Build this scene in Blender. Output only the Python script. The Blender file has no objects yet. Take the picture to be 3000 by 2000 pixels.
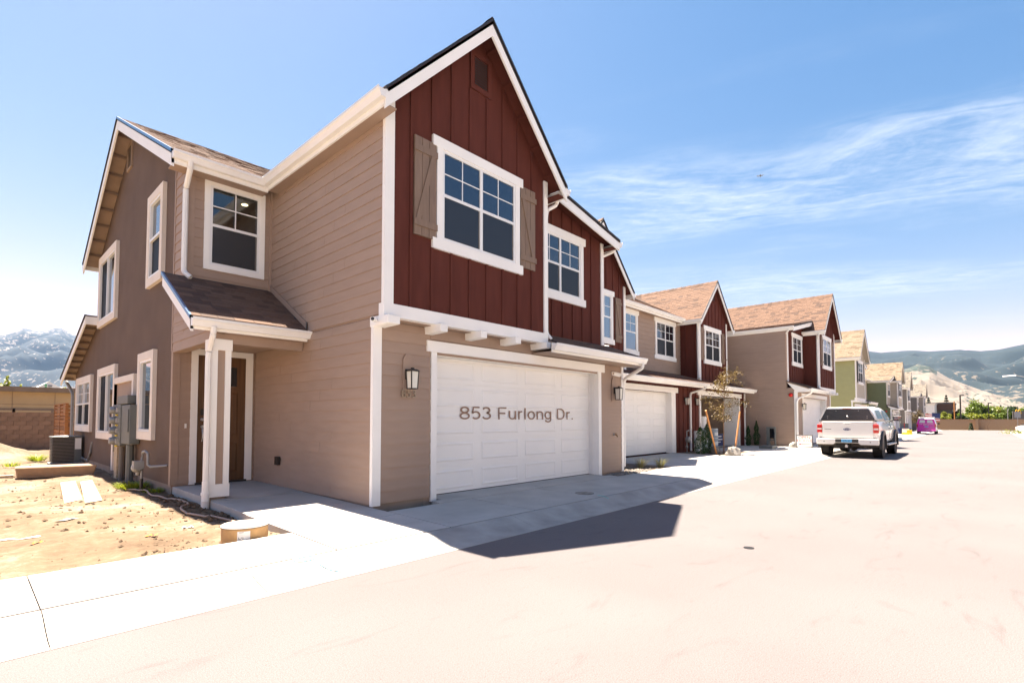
import bpy, bmesh, math, random
from mathutils import Vector, Matrix, noise
random.seed(7)
R = math.radians
SC = bpy.context.scene
COL = SC.collection

# ------------------------------------------------------------------ camera
F, CX, PITCH, YAW, CAMH = 1501.0, 1500.0, R(2.2), R(42.82), 1.42
CY = 1228.0 - F * math.tan(PITCH)
cam = bpy.data.cameras.new('camera')
cam.sensor_width = 36.0
cam.lens = F / 3000 * 36
cam.shift_y = (CY - 1000) / 3000
cam.clip_start, cam.clip_end = 0.05, 60000
camo = bpy.data.objects.new('camera', cam)
COL.objects.link(camo)
camo.location = (0, 0, CAMH)
camo.rotation_euler = (R(90) + PITCH, 0, YAW - R(90))
SC.camera = camo

# ------------------------------------------------------------------ sky, sun, exposure
SUNV = Vector((0.010, 0.385, 1.0)).normalized()
SKY_STRENGTH = 0.060
w = bpy.data.worlds.new('World'); SC.world = w; w.use_nodes = True
nt = w.node_tree; N = nt.nodes; LK = nt.links
N.clear()
def wn(t, **k):
    n = N.new(t)
    for a, b in k.items(): setattr(n, a, b)
    return n
def wmath(op, a, b=None, c=None, clamp=False):
    n = wn('ShaderNodeMath', operation=op); n.use_clamp = clamp
    for i, v in enumerate((a, b, c)):
        if v is None: continue
        if isinstance(v, (int, float)): n.inputs[i].default_value = v
        else: LK.new(v, n.inputs[i])
    return n.outputs[0]
def wramp(v, lo, hi):
    n = wn('ShaderNodeMapRange', interpolation_type='SMOOTHSTEP')
    LK.new(v, n.inputs[0]); n.inputs[1].default_value = lo; n.inputs[2].default_value = hi
    return n.outputs[0]
sky = wn('ShaderNodeTexSky', sky_type='NISHITA', sun_disc=False)
sky.sun_elevation = math.asin(SUNV.z)
sky.sun_rotation = math.atan2(SUNV.x, SUNV.y)
sky.altitude = 1400
sky.air_density = 1.0
sky.dust_density = 1.3
sky.ozone_density = 2.2
tc = wn('ShaderNodeTexCoord')
sep = wn('ShaderNodeSeparateXYZ'); LK.new(tc.outputs['Generated'], sep.inputs[0])
zz = wmath('MAXIMUM', sep.outputs[2], 0.03)
px_ = wmath('DIVIDE', sep.outputs[0], zz); py_ = wmath('DIVIDE', sep.outputs[1], zz)
s_ = wmath('ADD', wmath('MULTIPLY', px_, 0.447), wmath('MULTIPLY', py_, -0.894))
t_ = wmath('ADD', wmath('MULTIPLY', px_, 0.894), wmath('MULTIPLY', py_, 0.447))
def wnoise(a, b, sa, sb, scale, detail, rough, dist=0.0, off=0.0):
    c = wn('ShaderNodeCombineXYZ')
    LK.new(wmath('MULTIPLY_ADD', a, sa, off), c.inputs[0]); LK.new(wmath('MULTIPLY', b, sb), c.inputs[1])
    n = wn('ShaderNodeTexNoise'); n.inputs['Scale'].default_value = scale
    n.inputs['Detail'].default_value = detail; n.inputs['Roughness'].default_value = rough
    n.inputs['Distortion'].default_value = dist
    LK.new(c.outputs[0], n.inputs['Vector'])
    return n.outputs[0]
broad = wnoise(s_, t_, 0.5, 1.2, 1.3, 3, 0.5, 0.3, 4.0)
tw = wmath('MULTIPLY_ADD', wmath('SUBTRACT', broad, 0.5), 1.3, t_)
fib = wnoise(s_, tw, 1.1, 4.2, 1.5, 9, 0.66, 0.35, 1.3)
rip = wnoise(s_, t_, 3.5, 7.0, 2.6, 8, 0.7, 0.3, 9.1)
band1 = wmath('MULTIPLY', wramp(tw, 1.72, 2.15), wmath('SUBTRACT', 1.0, wramp(tw, 2.55, 3.2)))
band2 = wmath('MULTIPLY', wramp(tw, 3.55, 4.1), wmath('SUBTRACT', 1.0, wramp(tw, 4.5, 5.3)))
band2 = wmath('MULTIPLY', band2, wmath('SUBTRACT', 1.0, wramp(s_, 1.5, 3.2)))
veil = wmath('MULTIPLY', wramp(broad, 0.5, 0.75), 0.30)
bands = wmath('MAXIMUM', wmath('MAXIMUM', band1, wmath('MULTIPLY', band2, 0.9)), veil)
dens = wmath('MULTIPLY', wramp(wmath('ADD', wmath('MULTIPLY', fib, 0.66), wmath('MULTIPLY', rip, 0.34)), 0.33, 0.78), bands)
dens = wmath('MULTIPLY', dens, wramp(s_, -1.0, -0.1))
dens = wmath('MULTIPLY', dens, wramp(sep.outputs[2], 0.02, 0.10))
dens = wmath('MULTIPLY', dens, 0.70, clamp=True)
wb = wn('ShaderNodeVectorMath', operation='MULTIPLY'); LK.new(sky.outputs[0], wb.inputs[0]); wb.inputs[1].default_value = (1.12, 0.93, 0.92)   # warm camera white balance
mixc = wn('ShaderNodeMixRGB'); LK.new(dens, mixc.inputs[0]); sx_ = wn('ShaderNodeSeparateXYZ'); LK.new(wb.outputs[0], sx_.inputs[0]); cx_ = wn('ShaderNodeCombineXYZ')
LK.new(wmath('MULTIPLY', wmath('POWER', wmath('DIVIDE', sx_.outputs[0], 3.38), 1.9), 3.38*1.12), cx_.inputs[0])
LK.new(wmath('MULTIPLY', wmath('POWER', wmath('DIVIDE', sx_.outputs[1], 3.38), 1.15), 3.38*0.76), cx_.inputs[1])
LK.new(wmath('DIVIDE', sx_.outputs[2], wmath('MULTIPLY_ADD', sx_.outputs[2], 0.42/3.38, 1.0)), cx_.inputs[2])
LK.new(cx_.outputs[0], mixc.inputs[1])
mixc.inputs[2].default_value = (3.9, 4.0, 4.1, 1)
bg = wn('ShaderNodeBackground'); bg.inputs[1].default_value = SKY_STRENGTH
LK.new(mixc.outputs[0], bg.inputs[0])
out = wn('ShaderNodeOutputWorld'); LK.new(bg.outputs[0], out.inputs[0])

sun = bpy.data.lights.new('sun', 'SUN'); sun.energy = 5.0; sun.angle = R(0.53); sun.color = (1.0, 0.88, 0.735)
suno = bpy.data.objects.new('sun', sun); COL.objects.link(suno)
suno.location = (0, 30, 60)
suno.rotation_euler = (-SUNV).to_track_quat('-Z', 'Y').to_euler()
vs = SC.view_settings
vs.view_transform = 'Standard'; vs.look = 'None'; vs.gamma = 1.0; vs.use_curve_mapping = False
vs.exposure = 2.4
SC.cycles.max_bounces = 7; SC.cycles.diffuse_bounces = 4; SC.cycles.glossy_bounces = 3
SC.cycles.transparent_max_bounces = 8; SC.cycles.volume_bounces = 0
SC.cycles.use_denoising = True
SC.cycles.sample_clamp_indirect = 6.0

# ------------------------------------------------------------------ geometry helpers
def gz(x): return -0.0055 * max(0.0, min(x, 150.0) - 25.0)
def yb(x): return 0.017 * max(0.0, min(x, 150.0) - 33.0)       # the street swings slightly
def ray(u, v):
    r = (u - CX) / F; up = -(v - CY) / F
    fw = math.cos(PITCH) - up * math.sin(PITCH); z = math.sin(PITCH) + up * math.cos(PITCH)
    return Vector((fw * math.cos(YAW) + r * math.sin(YAW), fw * math.sin(YAW) - r * math.cos(YAW), z))
def at(u, v, x=None, y=None, z=None):
    d = ray(u, v)
    k = x / d.x if x is not None else (y / d.y if y is not None else (z - CAMH) / d.z)
    return Vector((0, 0, CAMH)) + d * k

class TFm:
    sx, ox, oy, oz = 1.0, 0.0, 0.0, 0.0
def tf(p): return (TFm.sx * p[0] + TFm.ox, p[1] + TFm.oy, p[2] + TFm.oz)
def set_tf(sx=1.0, ox=0.0, oy=0.0, oz=0.0): TFm.sx, TFm.ox, TFm.oy, TFm.oz = sx, ox, oy, oz
OFF = {}

class MB:
    def __init__(s): s.v = []; s.f = []; s.tone = None
    def quad(s, a, b, c, d):
        n = len(s.v); s.v += [tuple(a), tuple(b), tuple(c), tuple(d)]; s.f.append((n, n+1, n+2, n+3)); return s
    def poly(s, pts):
        n = len(s.v); s.v += [tuple(p) for p in pts]; s.f.append(tuple(range(n, n+len(pts)))); return s
    def hexa(s, p):      # 8 points: bottom 4, top 4
        n = len(s.v); s.v += [tuple(q) for q in p]
        for q in ((0,3,2,1),(4,5,6,7),(0,1,5,4),(1,2,6,5),(2,3,7,6),(3,0,4,7)): s.f.append(tuple(n+i for i in q))
        return s
    def box(s, x0, y0, z0, x1, y1, z1):
        return s.hexa([(x0,y0,z0),(x1,y0,z0),(x1,y1,z0),(x0,y1,z0),(x0,y0,z1),(x1,y0,z1),(x1,y1,z1),(x0,y1,z1)])
    def prism(s, pts, vec):
        n = len(s.v); m = len(pts); vec = Vector(vec)
        s.v += [tuple(p) for p in pts] + [tuple(Vector(p)+vec) for p in pts]
        s.f.append(tuple(range(n+m-1, n-1, -1))); s.f.append(tuple(range(n+m, n+2*m)))
        for i in range(m): s.f.append((n+i, n+(i+1)%m, n+m+(i+1)%m, n+m+i))
        return s
    def tube(s, path, r, k=8, cap=True, flat=1.0):
        path = [Vector(p) for p in path]; rings = []
        for i, p in enumerate(path):
            d = (path[min(i+1, len(path)-1)] - path[max(i-1, 0)]).normalized()
            up = Vector((0,0,1)) if abs(d.z) < 0.9 else Vector((1,0,0))
            a = d.cross(up).normalized(); b = a.cross(d)
            rr = r[i] if isinstance(r, (list, tuple)) else r
            n = len(s.v); rings.append(n)
            for j in range(k):
                t = 2*math.pi*(j+0.5)/k
                s.v.append(tuple(p + a*math.cos(t)*rr + b*math.sin(t)*rr*flat))
        for i in range(len(rings)-1):
            for j in range(k):
                s.f.append((rings[i]+j, rings[i]+(j+1)%k, rings[i+1]+(j+1)%k, rings[i+1]+j))
        if cap:
            s.f.append(tuple(rings[0]+j for j in range(k-1,-1,-1))); s.f.append(tuple(rings[-1]+j for j in range(k)))
        return s
    def cyl(s, a, b, r, k=12, r2=None):
        return s.tube([a, b], [r, r if r2 is None else r2], k)
    def lathe(s, prof, c, axis='z', k=16):
        n0 = len(s.v); c = Vector(c)
        for (r, h) in prof:
            for j in range(k):
                t = 2*math.pi*j/k; a, b = r*math.cos(t), r*math.sin(t)
                s.v.append(tuple(c + (Vector((a,b,h)) if axis=='z' else Vector((a,h,b)) if axis=='y' else Vector((h,a,b)))))
        m = len(prof)
        for i in range(m-1):
            for j in range(k):
                s.f.append((n0+i*k+j, n0+i*k+(j+1)%k, n0+(i+1)*k+(j+1)%k, n0+(i+1)*k+j))
        s.f.append(tuple(n0+j for j in range(k-1,-1,-1))); s.f.append(tuple(n0+(m-1)*k+j for j in range(k)))
        return s
    def ell(s, c, r, k=10, m=7, jit=0.0):
        n0 = len(s.v); c = Vector(c)
        for i in range(m+1):
            ph = math.pi*i/m
            for j in range(k):
                t = 2*math.pi*j/k
                q = 1 + random.uniform(-jit, jit)
                s.v.append((c.x+r[0]*math.sin(ph)*math.cos(t)*q, c.y+r[1]*math.sin(ph)*math.sin(t)*q, c.z-r[2]*math.cos(ph)*q))
        for i in range(m):
            for j in range(k):
                s.f.append((n0+i*k+j, n0+i*k+(j+1)%k, n0+(i+1)*k+(j+1)%k, n0+(i+1)*k+j))
        return s
    def build(s, name, mat, parent=None, smooth=False, loc=None, bevel=0.0):
        off = OFF.get(parent, Vector((0,0,0))) if parent is not None else Vector(tf(loc)) if loc is not None else Vector((0,0,0))
        me = bpy.data.meshes.new(name)
        vv = [Vector(tf(p)) - off for p in s.v]
        me.from_pydata(vv, [], s.f)
        if smooth or bevel or len(vv) <= 400:
            bm = bmesh.new(); bm.from_mesh(me)
            if smooth or bevel: bmesh.ops.remove_doubles(bm, verts=bm.verts, dist=1e-5)
            bmesh.ops.recalc_face_normals(bm, faces=bm.faces)
            if bevel: bmesh.ops.bevel(bm, geom=list(bm.edges), offset=bevel, segments=1, affect='EDGES', clamp_overlap=True)
            bm.to_mesh(me); bm.free()
        if smooth:
            me.polygons.foreach_set('use_smooth', [True]*len(me.polygons))
        if s.tone:
            at_ = me.attributes.new('tone', 'FLOAT', 'FACE'); at_.data.foreach_set('value', s.tone)
        if mat: me.materials.append(mat)
        o = bpy.data.objects.new(name, me); COL.objects.link(o)
        if parent is not None:
            o.parent = parent; OFF[o] = OFF.get(parent, Vector((0,0,0)))
        else:
            o.location = off; OFF[o] = off
        return o
def shade_auto(o, ang=40):
    me = o.data
    me.polygons.foreach_set('use_smooth', [True]*len(me.polygons))
    try: me.set_sharp_from_angle(angle=R(ang))
    except Exception: pass
    return o
def tag(o, label=None, cat=None, group=None, kind=None):
    if label: o['label'] = label
    if cat: o['category'] = cat
    if group: o['group'] = group
    if kind: o['kind'] = kind
    return o
def thing(name, label, cat, loc, group=None, rz=0.0, local=False):
    o = bpy.data.objects.new(name, None); COL.objects.link(o)
    p = Vector(tf(loc)); o.location = p; o.rotation_euler = (0,0,rz); o.empty_display_size = 0.2
    OFF[o] = Vector((0,0,0)) if local else p
    return tag(o, label, cat, group)
def clone(o, dloc, parent=None, name=None):
    c = o.copy(); COL.objects.link(c)
    c.location = o.location + Vector(dloc)
    if parent is not None: c.parent = parent
    OFF[c] = OFF.get(o, Vector((0,0,0)))
    return c
def dup_tree(root, loc, rz=None, label=None):
    c = root.copy(); COL.objects.link(c); c.location = loc
    if rz is not None: c.rotation_euler.z = rz
    if label: c['label'] = label
    for ch in list(root.children):
        d = ch.copy(); COL.objects.link(d); d.parent = c
        for g in list(ch.children):
            e = g.copy(); COL.objects.link(e); e.parent = d
    return c
def text_mb(txt, size, fr_o, ax, up, depth_dir, ext=0.0):
    """lettering as a mesh: origin, axis along the line, axis up"""
    cu = bpy.data.curves.new('t', 'FONT'); cu.body = txt; cu.size = size; cu.align_x = 'CENTER'; cu.align_y = 'CENTER'
    cu.resolution_u = 3
    ob = bpy.data.objects.new('t', cu); COL.objects.link(ob)
    bpy.context.view_layer.update()
    dg = bpy.context.evaluated_depsgraph_get()
    me = bpy.data.meshes.new_from_object(ob.evaluated_get(dg))
    mb = MB(); fr_o = Vector(fr_o); ax = Vector(ax); up = Vector(up)
    for v in me.vertices: mb.v.append(tuple(fr_o + ax*v.co.x + up*v.co.y))
    for p in me.polygons: mb.f.append(tuple(p.vertices))
    bpy.data.objects.remove(ob); bpy.data.curves.remove(cu); bpy.data.meshes.remove(me)
    if ext:
        n = len(mb.v); dd = Vector(depth_dir)*ext
        fs = list(mb.f); mb.v += [tuple(Vector(p)+dd) for p in mb.v]
        ed = {}
        for f in fs:
            for i in range(len(f)):
                a, b = f[i], f[(i+1) % len(f)]
                ed[(a, b)] = 1
        for (a, b) in list(ed):
            if (b, a) not in ed: mb.f.append((a, b, b+n, a+n))
        mb.f += [tuple(i+n for i in f) for f in fs]
    return mb

class Frame:
    """wall frame: s along the wall, d out of the wall, z up"""
    def __init__(s, o, a, n): s.o = Vector(o); s.a = Vector(a); s.n = Vector(n)
    def P(s, q, d, z): return s.o + s.a*q + s.n*d + Vector((0,0,z))
    def box(s, mb, s0, s1, d0, d1, z0, z1):
        P = s.P
        return mb.hexa([P(s0,d0,z0),P(s1,d0,z0),P(s1,d1,z0),P(s0,d1,z0),P(s0,d0,z1),P(s1,d0,z1),P(s1,d1,z1),P(s0,d1,z1)])
def front(y): return Frame((0,y,0), (1,0,0), (0,-1,0))
def side(x, sgn=-1): return Frame((x,0,0), (0,1,0), (sgn,0,0))

# ------------------------------------------------------------------ materials
MT = {}
def mat(name, col, rough=0.6, var=0.08, scale=3.0, bump=0.0, bscale=60.0, metal=0.0, spec=0.5, coat=0.0, detail=5, stretch=None, obrand=0.0, coords='Object'):
    m = bpy.data.materials.new(name); m.use_nodes = True
    t = m.node_tree; b = t.nodes['Principled BSDF']
    b.inputs['Roughness'].default_value = rough; b.inputs['Metallic'].default_value = metal
    b.inputs['Specular IOR Level'].default_value = spec
    if coat: b.inputs['Coat Weight'].default_value = coat; b.inputs['Coat Roughness'].default_value = 0.05
    co = t.nodes.new('ShaderNodeTexCoord'); vec = co.outputs[coords]
    if stretch:
        mp = t.nodes.new('ShaderNodeMapping'); mp.inputs['Scale'].default_value = stretch
        t.links.new(vec, mp.inputs[0]); vec = mp.outputs[0]
    n = t.nodes.new('ShaderNodeTexNoise'); n.inputs['Scale'].default_value = scale; n.inputs['Detail'].default_value = detail
    t.links.new(vec, n.inputs['Vector'])
    mr = t.nodes.new('ShaderNodeMapRange'); mr.inputs[1].default_value = 0.3; mr.inputs[2].default_value = 0.7
    mr.inputs[3].default_value = 1-var; mr.inputs[4].default_value = 1+var
    t.links.new(n.outputs[0], mr.inputs[0]); fac = mr.outputs[0]
    if obrand:
        oi = t.nodes.new('ShaderNodeObjectInfo'); m2 = t.nodes.new('ShaderNodeMapRange')
        m2.inputs[3].default_value = 1-obrand; m2.inputs[4].default_value = 1+obrand
        t.links.new(oi.outputs['Random'], m2.inputs[0])
        mu = t.nodes.new('ShaderNodeMath'); mu.operation = 'MULTIPLY'
        t.links.new(fac, mu.inputs[0]); t.links.new(m2.outputs[0], mu.inputs[1]); fac = mu.outputs[0]
    vm = t.nodes.new('ShaderNodeVectorMath'); vm.operation = 'SCALE'; vm.inputs[0].default_value = col[:3]
    t.links.new(fac, vm.inputs['Scale']); t.links.new(vm.outputs[0], b.inputs['Base Color'])
    if bump:
        n2 = t.nodes.new('ShaderNodeTexNoise'); n2.inputs['Scale'].default_value = bscale; n2.inputs['Detail'].default_value = 4
        t.links.new(vec, n2.inputs['Vector'])
        bp = t.nodes.new('ShaderNodeBump'); bp.inputs['Strength'].default_value = bump; bp.inputs['Distance'].default_value = 0.02
        t.links.new(n2.outputs[0], bp.inputs['Height']); t.links.new(bp.outputs[0], b.inputs['Normal'])
    m['_b'] = 0
    MT[name] = m
    return m
def nodes_of(m): return m.node_tree, m.node_tree.nodes['Principled BSDF']
TAUPE = (0.335, 0.238, 0.180)
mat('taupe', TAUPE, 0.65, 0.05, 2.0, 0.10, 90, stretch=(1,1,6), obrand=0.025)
mat('taupe_plain', TAUPE, 0.7, 0.06, 2.0, 0.08, 60)
mat('red', (0.098, 0.0285, 0.0205), 0.85, 0.10, 1.6, 0.15, 80, spec=0.15, stretch=(6,6,1))
mat('white', (0.85, 0.83, 0.795), 0.5, 0.03, 2.0, 0.03, 60)
mat('gutter_white', (0.80, 0.78, 0.75), 0.35, 0.03, 2.0)
mat('vinyl', (0.78, 0.78, 0.77), 0.35, 0.02, 2.0)
mat('garage_white', (0.86, 0.84, 0.80), 0.45, 0.025, 1.5, 0.05, 120)
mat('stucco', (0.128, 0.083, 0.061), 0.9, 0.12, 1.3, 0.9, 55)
mat('stucco_trim', (0.74, 0.67, 0.60), 0.8, 0.05, 2.0, 0.3, 90)
mat('shutter', (0.20, 0.135, 0.095), 0.65, 0.10, 3.0, 0.15, 70, stretch=(8,8,1))
mat('black_metal', (0.018, 0.016, 0.015), 0.4, 0.1, 8.0)
mat('frost', (0.72, 0.70, 0.62), 0.35, 0.04, 6.0)
mat('roof_edge', (0.022, 0.022, 0.026), 0.7, 0.2, 6.0)
mat('flash_painted_sky', (0.045, 0.15, 0.33), 0.3, 0.05, 4.0)  # drip edge metal; the sky's blue reflection is put into its colour
mat('soffit_tan', (0.30, 0.215, 0.155), 0.7, 0.12, 3.0)
mat('foundation', (0.27, 0.205, 0.16), 0.85, 0.12, 2.5, 0.25, 40)
mat('concrete', (0.40, 0.375, 0.345), 0.85, 0.13, 1.6, 0.15, 80, obrand=0.03)
mat('concrete_old', (0.33, 0.31, 0.285), 0.9, 0.22, 2.2, 0.3, 50)
mat('joint', (0.10, 0.066, 0.040), 0.95, 0.3, 8.0)
mat('dirt_clod', (0.13, 0.085, 0.05), 0.95, 0.35, 6.0, 0.5, 30)
mat('stone', (0.30, 0.275, 0.245), 0.9, 0.35, 4.0, 0.6, 18)
mat('gravel', (0.22, 0.195, 0.17), 0.9, 0.4, 12.0, 0.4, 30)
mat('rubber', (0.016, 0.016, 0.016), 0.8, 0.15, 10.0)
mat('steel', (0.45, 0.45, 0.46), 0.35, 0.1, 8.0, metal=0.9)
mat('galv', (0.27, 0.275, 0.28), 0.5, 0.12, 6.0, metal=0.4)
mat('panel_grey', (0.12, 0.13, 0.125), 0.5, 0.06, 4.0)
mat('hw_bronze', (0.26,0.21,0.16), 0.4, 0.1, metal=0.6)
mat('cond_grey', (0.14, 0.125, 0.11), 0.55, 0.08, 6.0)
mat('wood_board', (0.42, 0.33, 0.22), 0.8, 0.18, 4.0, 0.2, 40, stretch=(1,6,6))
mat('cedar', (0.33, 0.135, 0.04), 0.6, 0.28, 2.0, 0.1, 40, stretch=(1,1,10), obrand=0.3)
mat('stake', (0.46, 0.20, 0.06), 0.7, 0.18, 5.0, 0.1, 40, stretch=(8,8,1))
mat('cream_stucco', (0.47, 0.33, 0.19), 0.9, 0.10, 0.7, 0.2, 30)
mat('brown_trim', (0.20, 0.14, 0.10), 0.8, 0.15, 2.0)
mat('cmu', (0.235, 0.148, 0.098), 0.92, 0.18, 2.5, 0.4, 60, obrand=0.10)
mat('mortar', (0.21, 0.15, 0.11), 0.95, 0.1, 10.0)
mat('paper_white', (0.78, 0.77, 0.74), 0.6, 0.04, 6.0)
mat('ink_red', (0.50, 0.03, 0.02), 0.6, 0.05)
mat('ink_black', (0.03, 0.03, 0.035), 0.6, 0.05)
mat('ink_brown', (0.27, 0.165, 0.115), 0.6, 0.03)
mat('paint_cyan', (0.08, 0.45, 0.42), 0.8, 0.25, 18.0)
mat('paint_blue', (0.25, 0.48, 0.62), 0.8, 0.2, 18.0)
mat('paint_white', (0.140, 0.128, 0.130), 0.9, 0.3, 12.0)
mat('bucket', (0.34, 0.40, 0.45), 0.45, 0.05)
mat('cardboard', (0.25, 0.15, 0.07), 0.85, 0.12, 4.0)
mat('tyre_plain', (0.014,0.013,0.013), 0.85, 0.2, 14.0, 0.3, 40)
mat('truck_white', (0.74, 0.72, 0.69), 0.22, 0.02, 2.0, coat=0.8)
mat('truck_trim', (0.03, 0.03, 0.032), 0.5, 0.1)
mat('tail_red', (0.55, 0.01, 0.012), 0.2, 0.05, coat=0.6)
mat('tail_clear', (0.75, 0.65, 0.6), 0.2, 0.05, coat=0.6)
mat('van_pink', (0.72, 0.022, 0.42), 0.25, 0.04, coat=0.8)
mat('plate_blue', (0.12, 0.42, 0.72), 0.4, 0.05)
mat('under', (0.05, 0.04, 0.032), 0.8, 0.4, 6.0)
mat('flag_blue', (0.02, 0.035, 0.12), 0.7, 0.05); mat('flag_red', (0.45, 0.03, 0.04), 0.7, 0.05); mat('flag_white', (0.75, 0.73, 0.72), 0.7, 0.04)
mat('yellow', (0.75, 0.55, 0.02), 0.5, 0.05)
mat('green_lap', (0.35, 0.345, 0.165), 0.7, 0.04)
mat('green_dark', (0.15, 0.17, 0.085), 0.7, 0.04)
mat('beige_bat', (0.44, 0.385, 0.31), 0.7, 0.05)
mat('grey_lap', (0.17, 0.148, 0.13), 0.7, 0.04)
mat('greige_bat', (0.36, 0.32, 0.275), 0.7, 0.05)
mat('dark_shutter', (0.03, 0.032, 0.036), 0.6, 0.1)
mat('hose', (0.36, 0.25, 0.19), 0.5, 0.1)
mat('brass', (0.30, 0.17, 0.07), 0.4, 0.2, 10.0, metal=0.7)
mat('bark', (0.16, 0.10, 0.065), 0.9, 0.3, 12.0, 0.4, 40)
mat('block_tan', (0.36, 0.24, 0.155), 0.92, 0.12, 6.0, 0.3, 20)
mat('bldg_grey', (0.12, 0.11, 0.105), 0.8, 0.06); mat('bldg_brown', (0.14, 0.075, 0.055), 0.8, 0.06)
mat('sign_green', (0.0, 0.26, 0.06), 0.5, 0.03)
mat('arch_gold', (0.9, 0.5, 0.01), 0.4, 0.02)
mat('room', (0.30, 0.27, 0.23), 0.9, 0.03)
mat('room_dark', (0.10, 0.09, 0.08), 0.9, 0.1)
mat('litter_orange', (0.8, 0.25, 0.02), 0.7, 0.1); mat('litter_red', (0.7, 0.06, 0.02), 0.7, 0.1)
mat('alarm_red', (0.6, 0.015, 0.01), 0.35, 0.03)
mat('drum_side', (0.50, 0.30, 0.125), 0.7, 0.2, 5.0, 0.1, 30)
mat('drum_top', (0.55, 0.50, 0.44), 0.7, 0.12, 5.0)

# leaves
def leafmat(name, col, var=0.35, trans=0.25):
    m = mat(name, col, 0.55, var, 1.2)
    t, b = nodes_of(m)
    tr = t.nodes.new('ShaderNodeBsdfTranslucent'); tr.inputs[0].default_value = (col[0]*1.5, col[1]*1.6, col[2]*0.8, 1)
    mx = t.nodes.new('ShaderNodeMixShader'); mx.inputs[0].default_value = trans
    t.links.new(b.outputs[0], mx.inputs[1]); t.links.new(tr.outputs[0], mx.inputs[2])
    t.links.new(mx.outputs[0], t.nodes['Material Output'].inputs[0])
    return m
leafmat('leaf_green', (0.11, 0.155, 0.02)); leafmat('leaf_yellow', (0.20, 0.22, 0.03)); leafmat('leaf_dark', (0.028, 0.055, 0.012), 0.3, 0.15)
leafmat('leaf_conifer', (0.022, 0.045, 0.026), 0.3, 0.1); leafmat('leaf_bronze', (0.135, 0.088, 0.026), 0.4, 0.25)
leafmat('leaf_arbor', (0.022, 0.062, 0.008), 0.35, 0.2); leafmat('grass_pale', (0.27, 0.25, 0.14), 0.3, 0.2); leafmat('weed', (0.22, 0.25, 0.03), 0.3, 0.3)

def glassmat(name, base, refl, rough=0.02, tint=(0.9, 0.95, 1.0)):
    m = bpy.data.materials.new(name); m.use_nodes = True; t = m.node_tree; t.nodes.clear()
    o = t.nodes.new('ShaderNodeOutputMaterial'); d = t.nodes.new('ShaderNodeBsdfDiffuse'); d.inputs[0].default_value = (*base, 1)
    g = t.nodes.new('ShaderNodeBsdfGlossy'); g.inputs['Roughness'].default_value = rough; g.inputs[0].default_value = (*tint, 1)
    fr = t.nodes.new('ShaderNodeFresnel'); fr.inputs[0].default_value = 1.5
    ad = t.nodes.new('ShaderNodeMath'); ad.operation = 'ADD'; ad.use_clamp = True; ad.inputs[1].default_value = refl or 0.0
    t.links.new(fr.outputs[0], ad.inputs[0])
    co = t.nodes.new('ShaderNodeTexCoord'); n = t.nodes.new('ShaderNodeTexNoise'); n.inputs['Scale'].default_value = 1.3
    bp = t.nodes.new('ShaderNodeBump'); bp.inputs['Strength'].default_value = 0.04; bp.inputs['Distance'].default_value = 0.05
    t.links.new(co.outputs['Object'], n.inputs[0]); t.links.new(n.outputs[0], bp.inputs['Height']); t.links.new(bp.outputs[0], g.inputs['Normal'])
    mx = t.nodes.new('ShaderNodeMixShader'); t.links.new(ad.outputs[0], mx.inputs[0]); t.links.new(d.outputs[0], mx.inputs[1]); t.links.new(g.outputs[0], mx.inputs[2])
    if refl is None: t.links.remove(mx.inputs[0].links[0]); mx.inputs[0].default_value = 0.045
    t.links.new(mx.outputs[0], o.inputs[0]); MT[name] = m; return m
glassmat('glass', (0.012, 0.018, 0.026), 0.10)
glassmat('glass_dark', (0.010, 0.012, 0.014), 0.03)
glassmat('screen', (0.030, 0.034, 0.040), None, 0.2)
glassmat('glass_painted_sky', (0.10, 0.17, 0.25), 0.16)  # blue diffuse base imitates sky mirrored in the panes
def clearmat(name, refl=0.06):
    m = bpy.data.materials.new(name); m.use_nodes = True; t = m.node_tree; t.nodes.clear()
    o = t.nodes.new('ShaderNodeOutputMaterial'); d = t.nodes.new('ShaderNodeBsdfTransparent'); d.inputs[0].default_value = (0.75, 0.8, 0.8, 1)
    g = t.nodes.new('ShaderNodeBsdfGlossy'); g.inputs['Roughness'].default_value = 0.02
    fr = t.nodes.new('ShaderNodeFresnel'); fr.inputs[0].default_value = 1.5
    ad = t.nodes.new('ShaderNodeMath'); ad.operation = 'ADD'; ad.use_clamp = True; ad.inputs[1].default_value = refl
    t.links.new(fr.outputs[0], ad.inputs[0])
    mx = t.nodes.new('ShaderNodeMixShader'); t.links.new(ad.outputs[0], mx.inputs[0]); t.links.new(d.outputs[0], mx.inputs[1]); t.links.new(g.outputs[0], mx.inputs[2])
    t.links.new(mx.outputs[0], o.inputs[0]); MT[name] = m
clearmat('clear_glass')
def emit(name, col, s):
    m = bpy.data.materials.new(name); m.use_nodes = True; t = m.node_tree; b = t.nodes['Principled BSDF']
    b.inputs['Emission Color'].default_value = (*col, 1); b.inputs['Emission Strength'].default_value = s; MT[name] = m; m.cycles.emission_sampling = 'NONE'
emit('lamp_glow', (1.0, 0.75, 0.4), 1.6)

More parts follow.
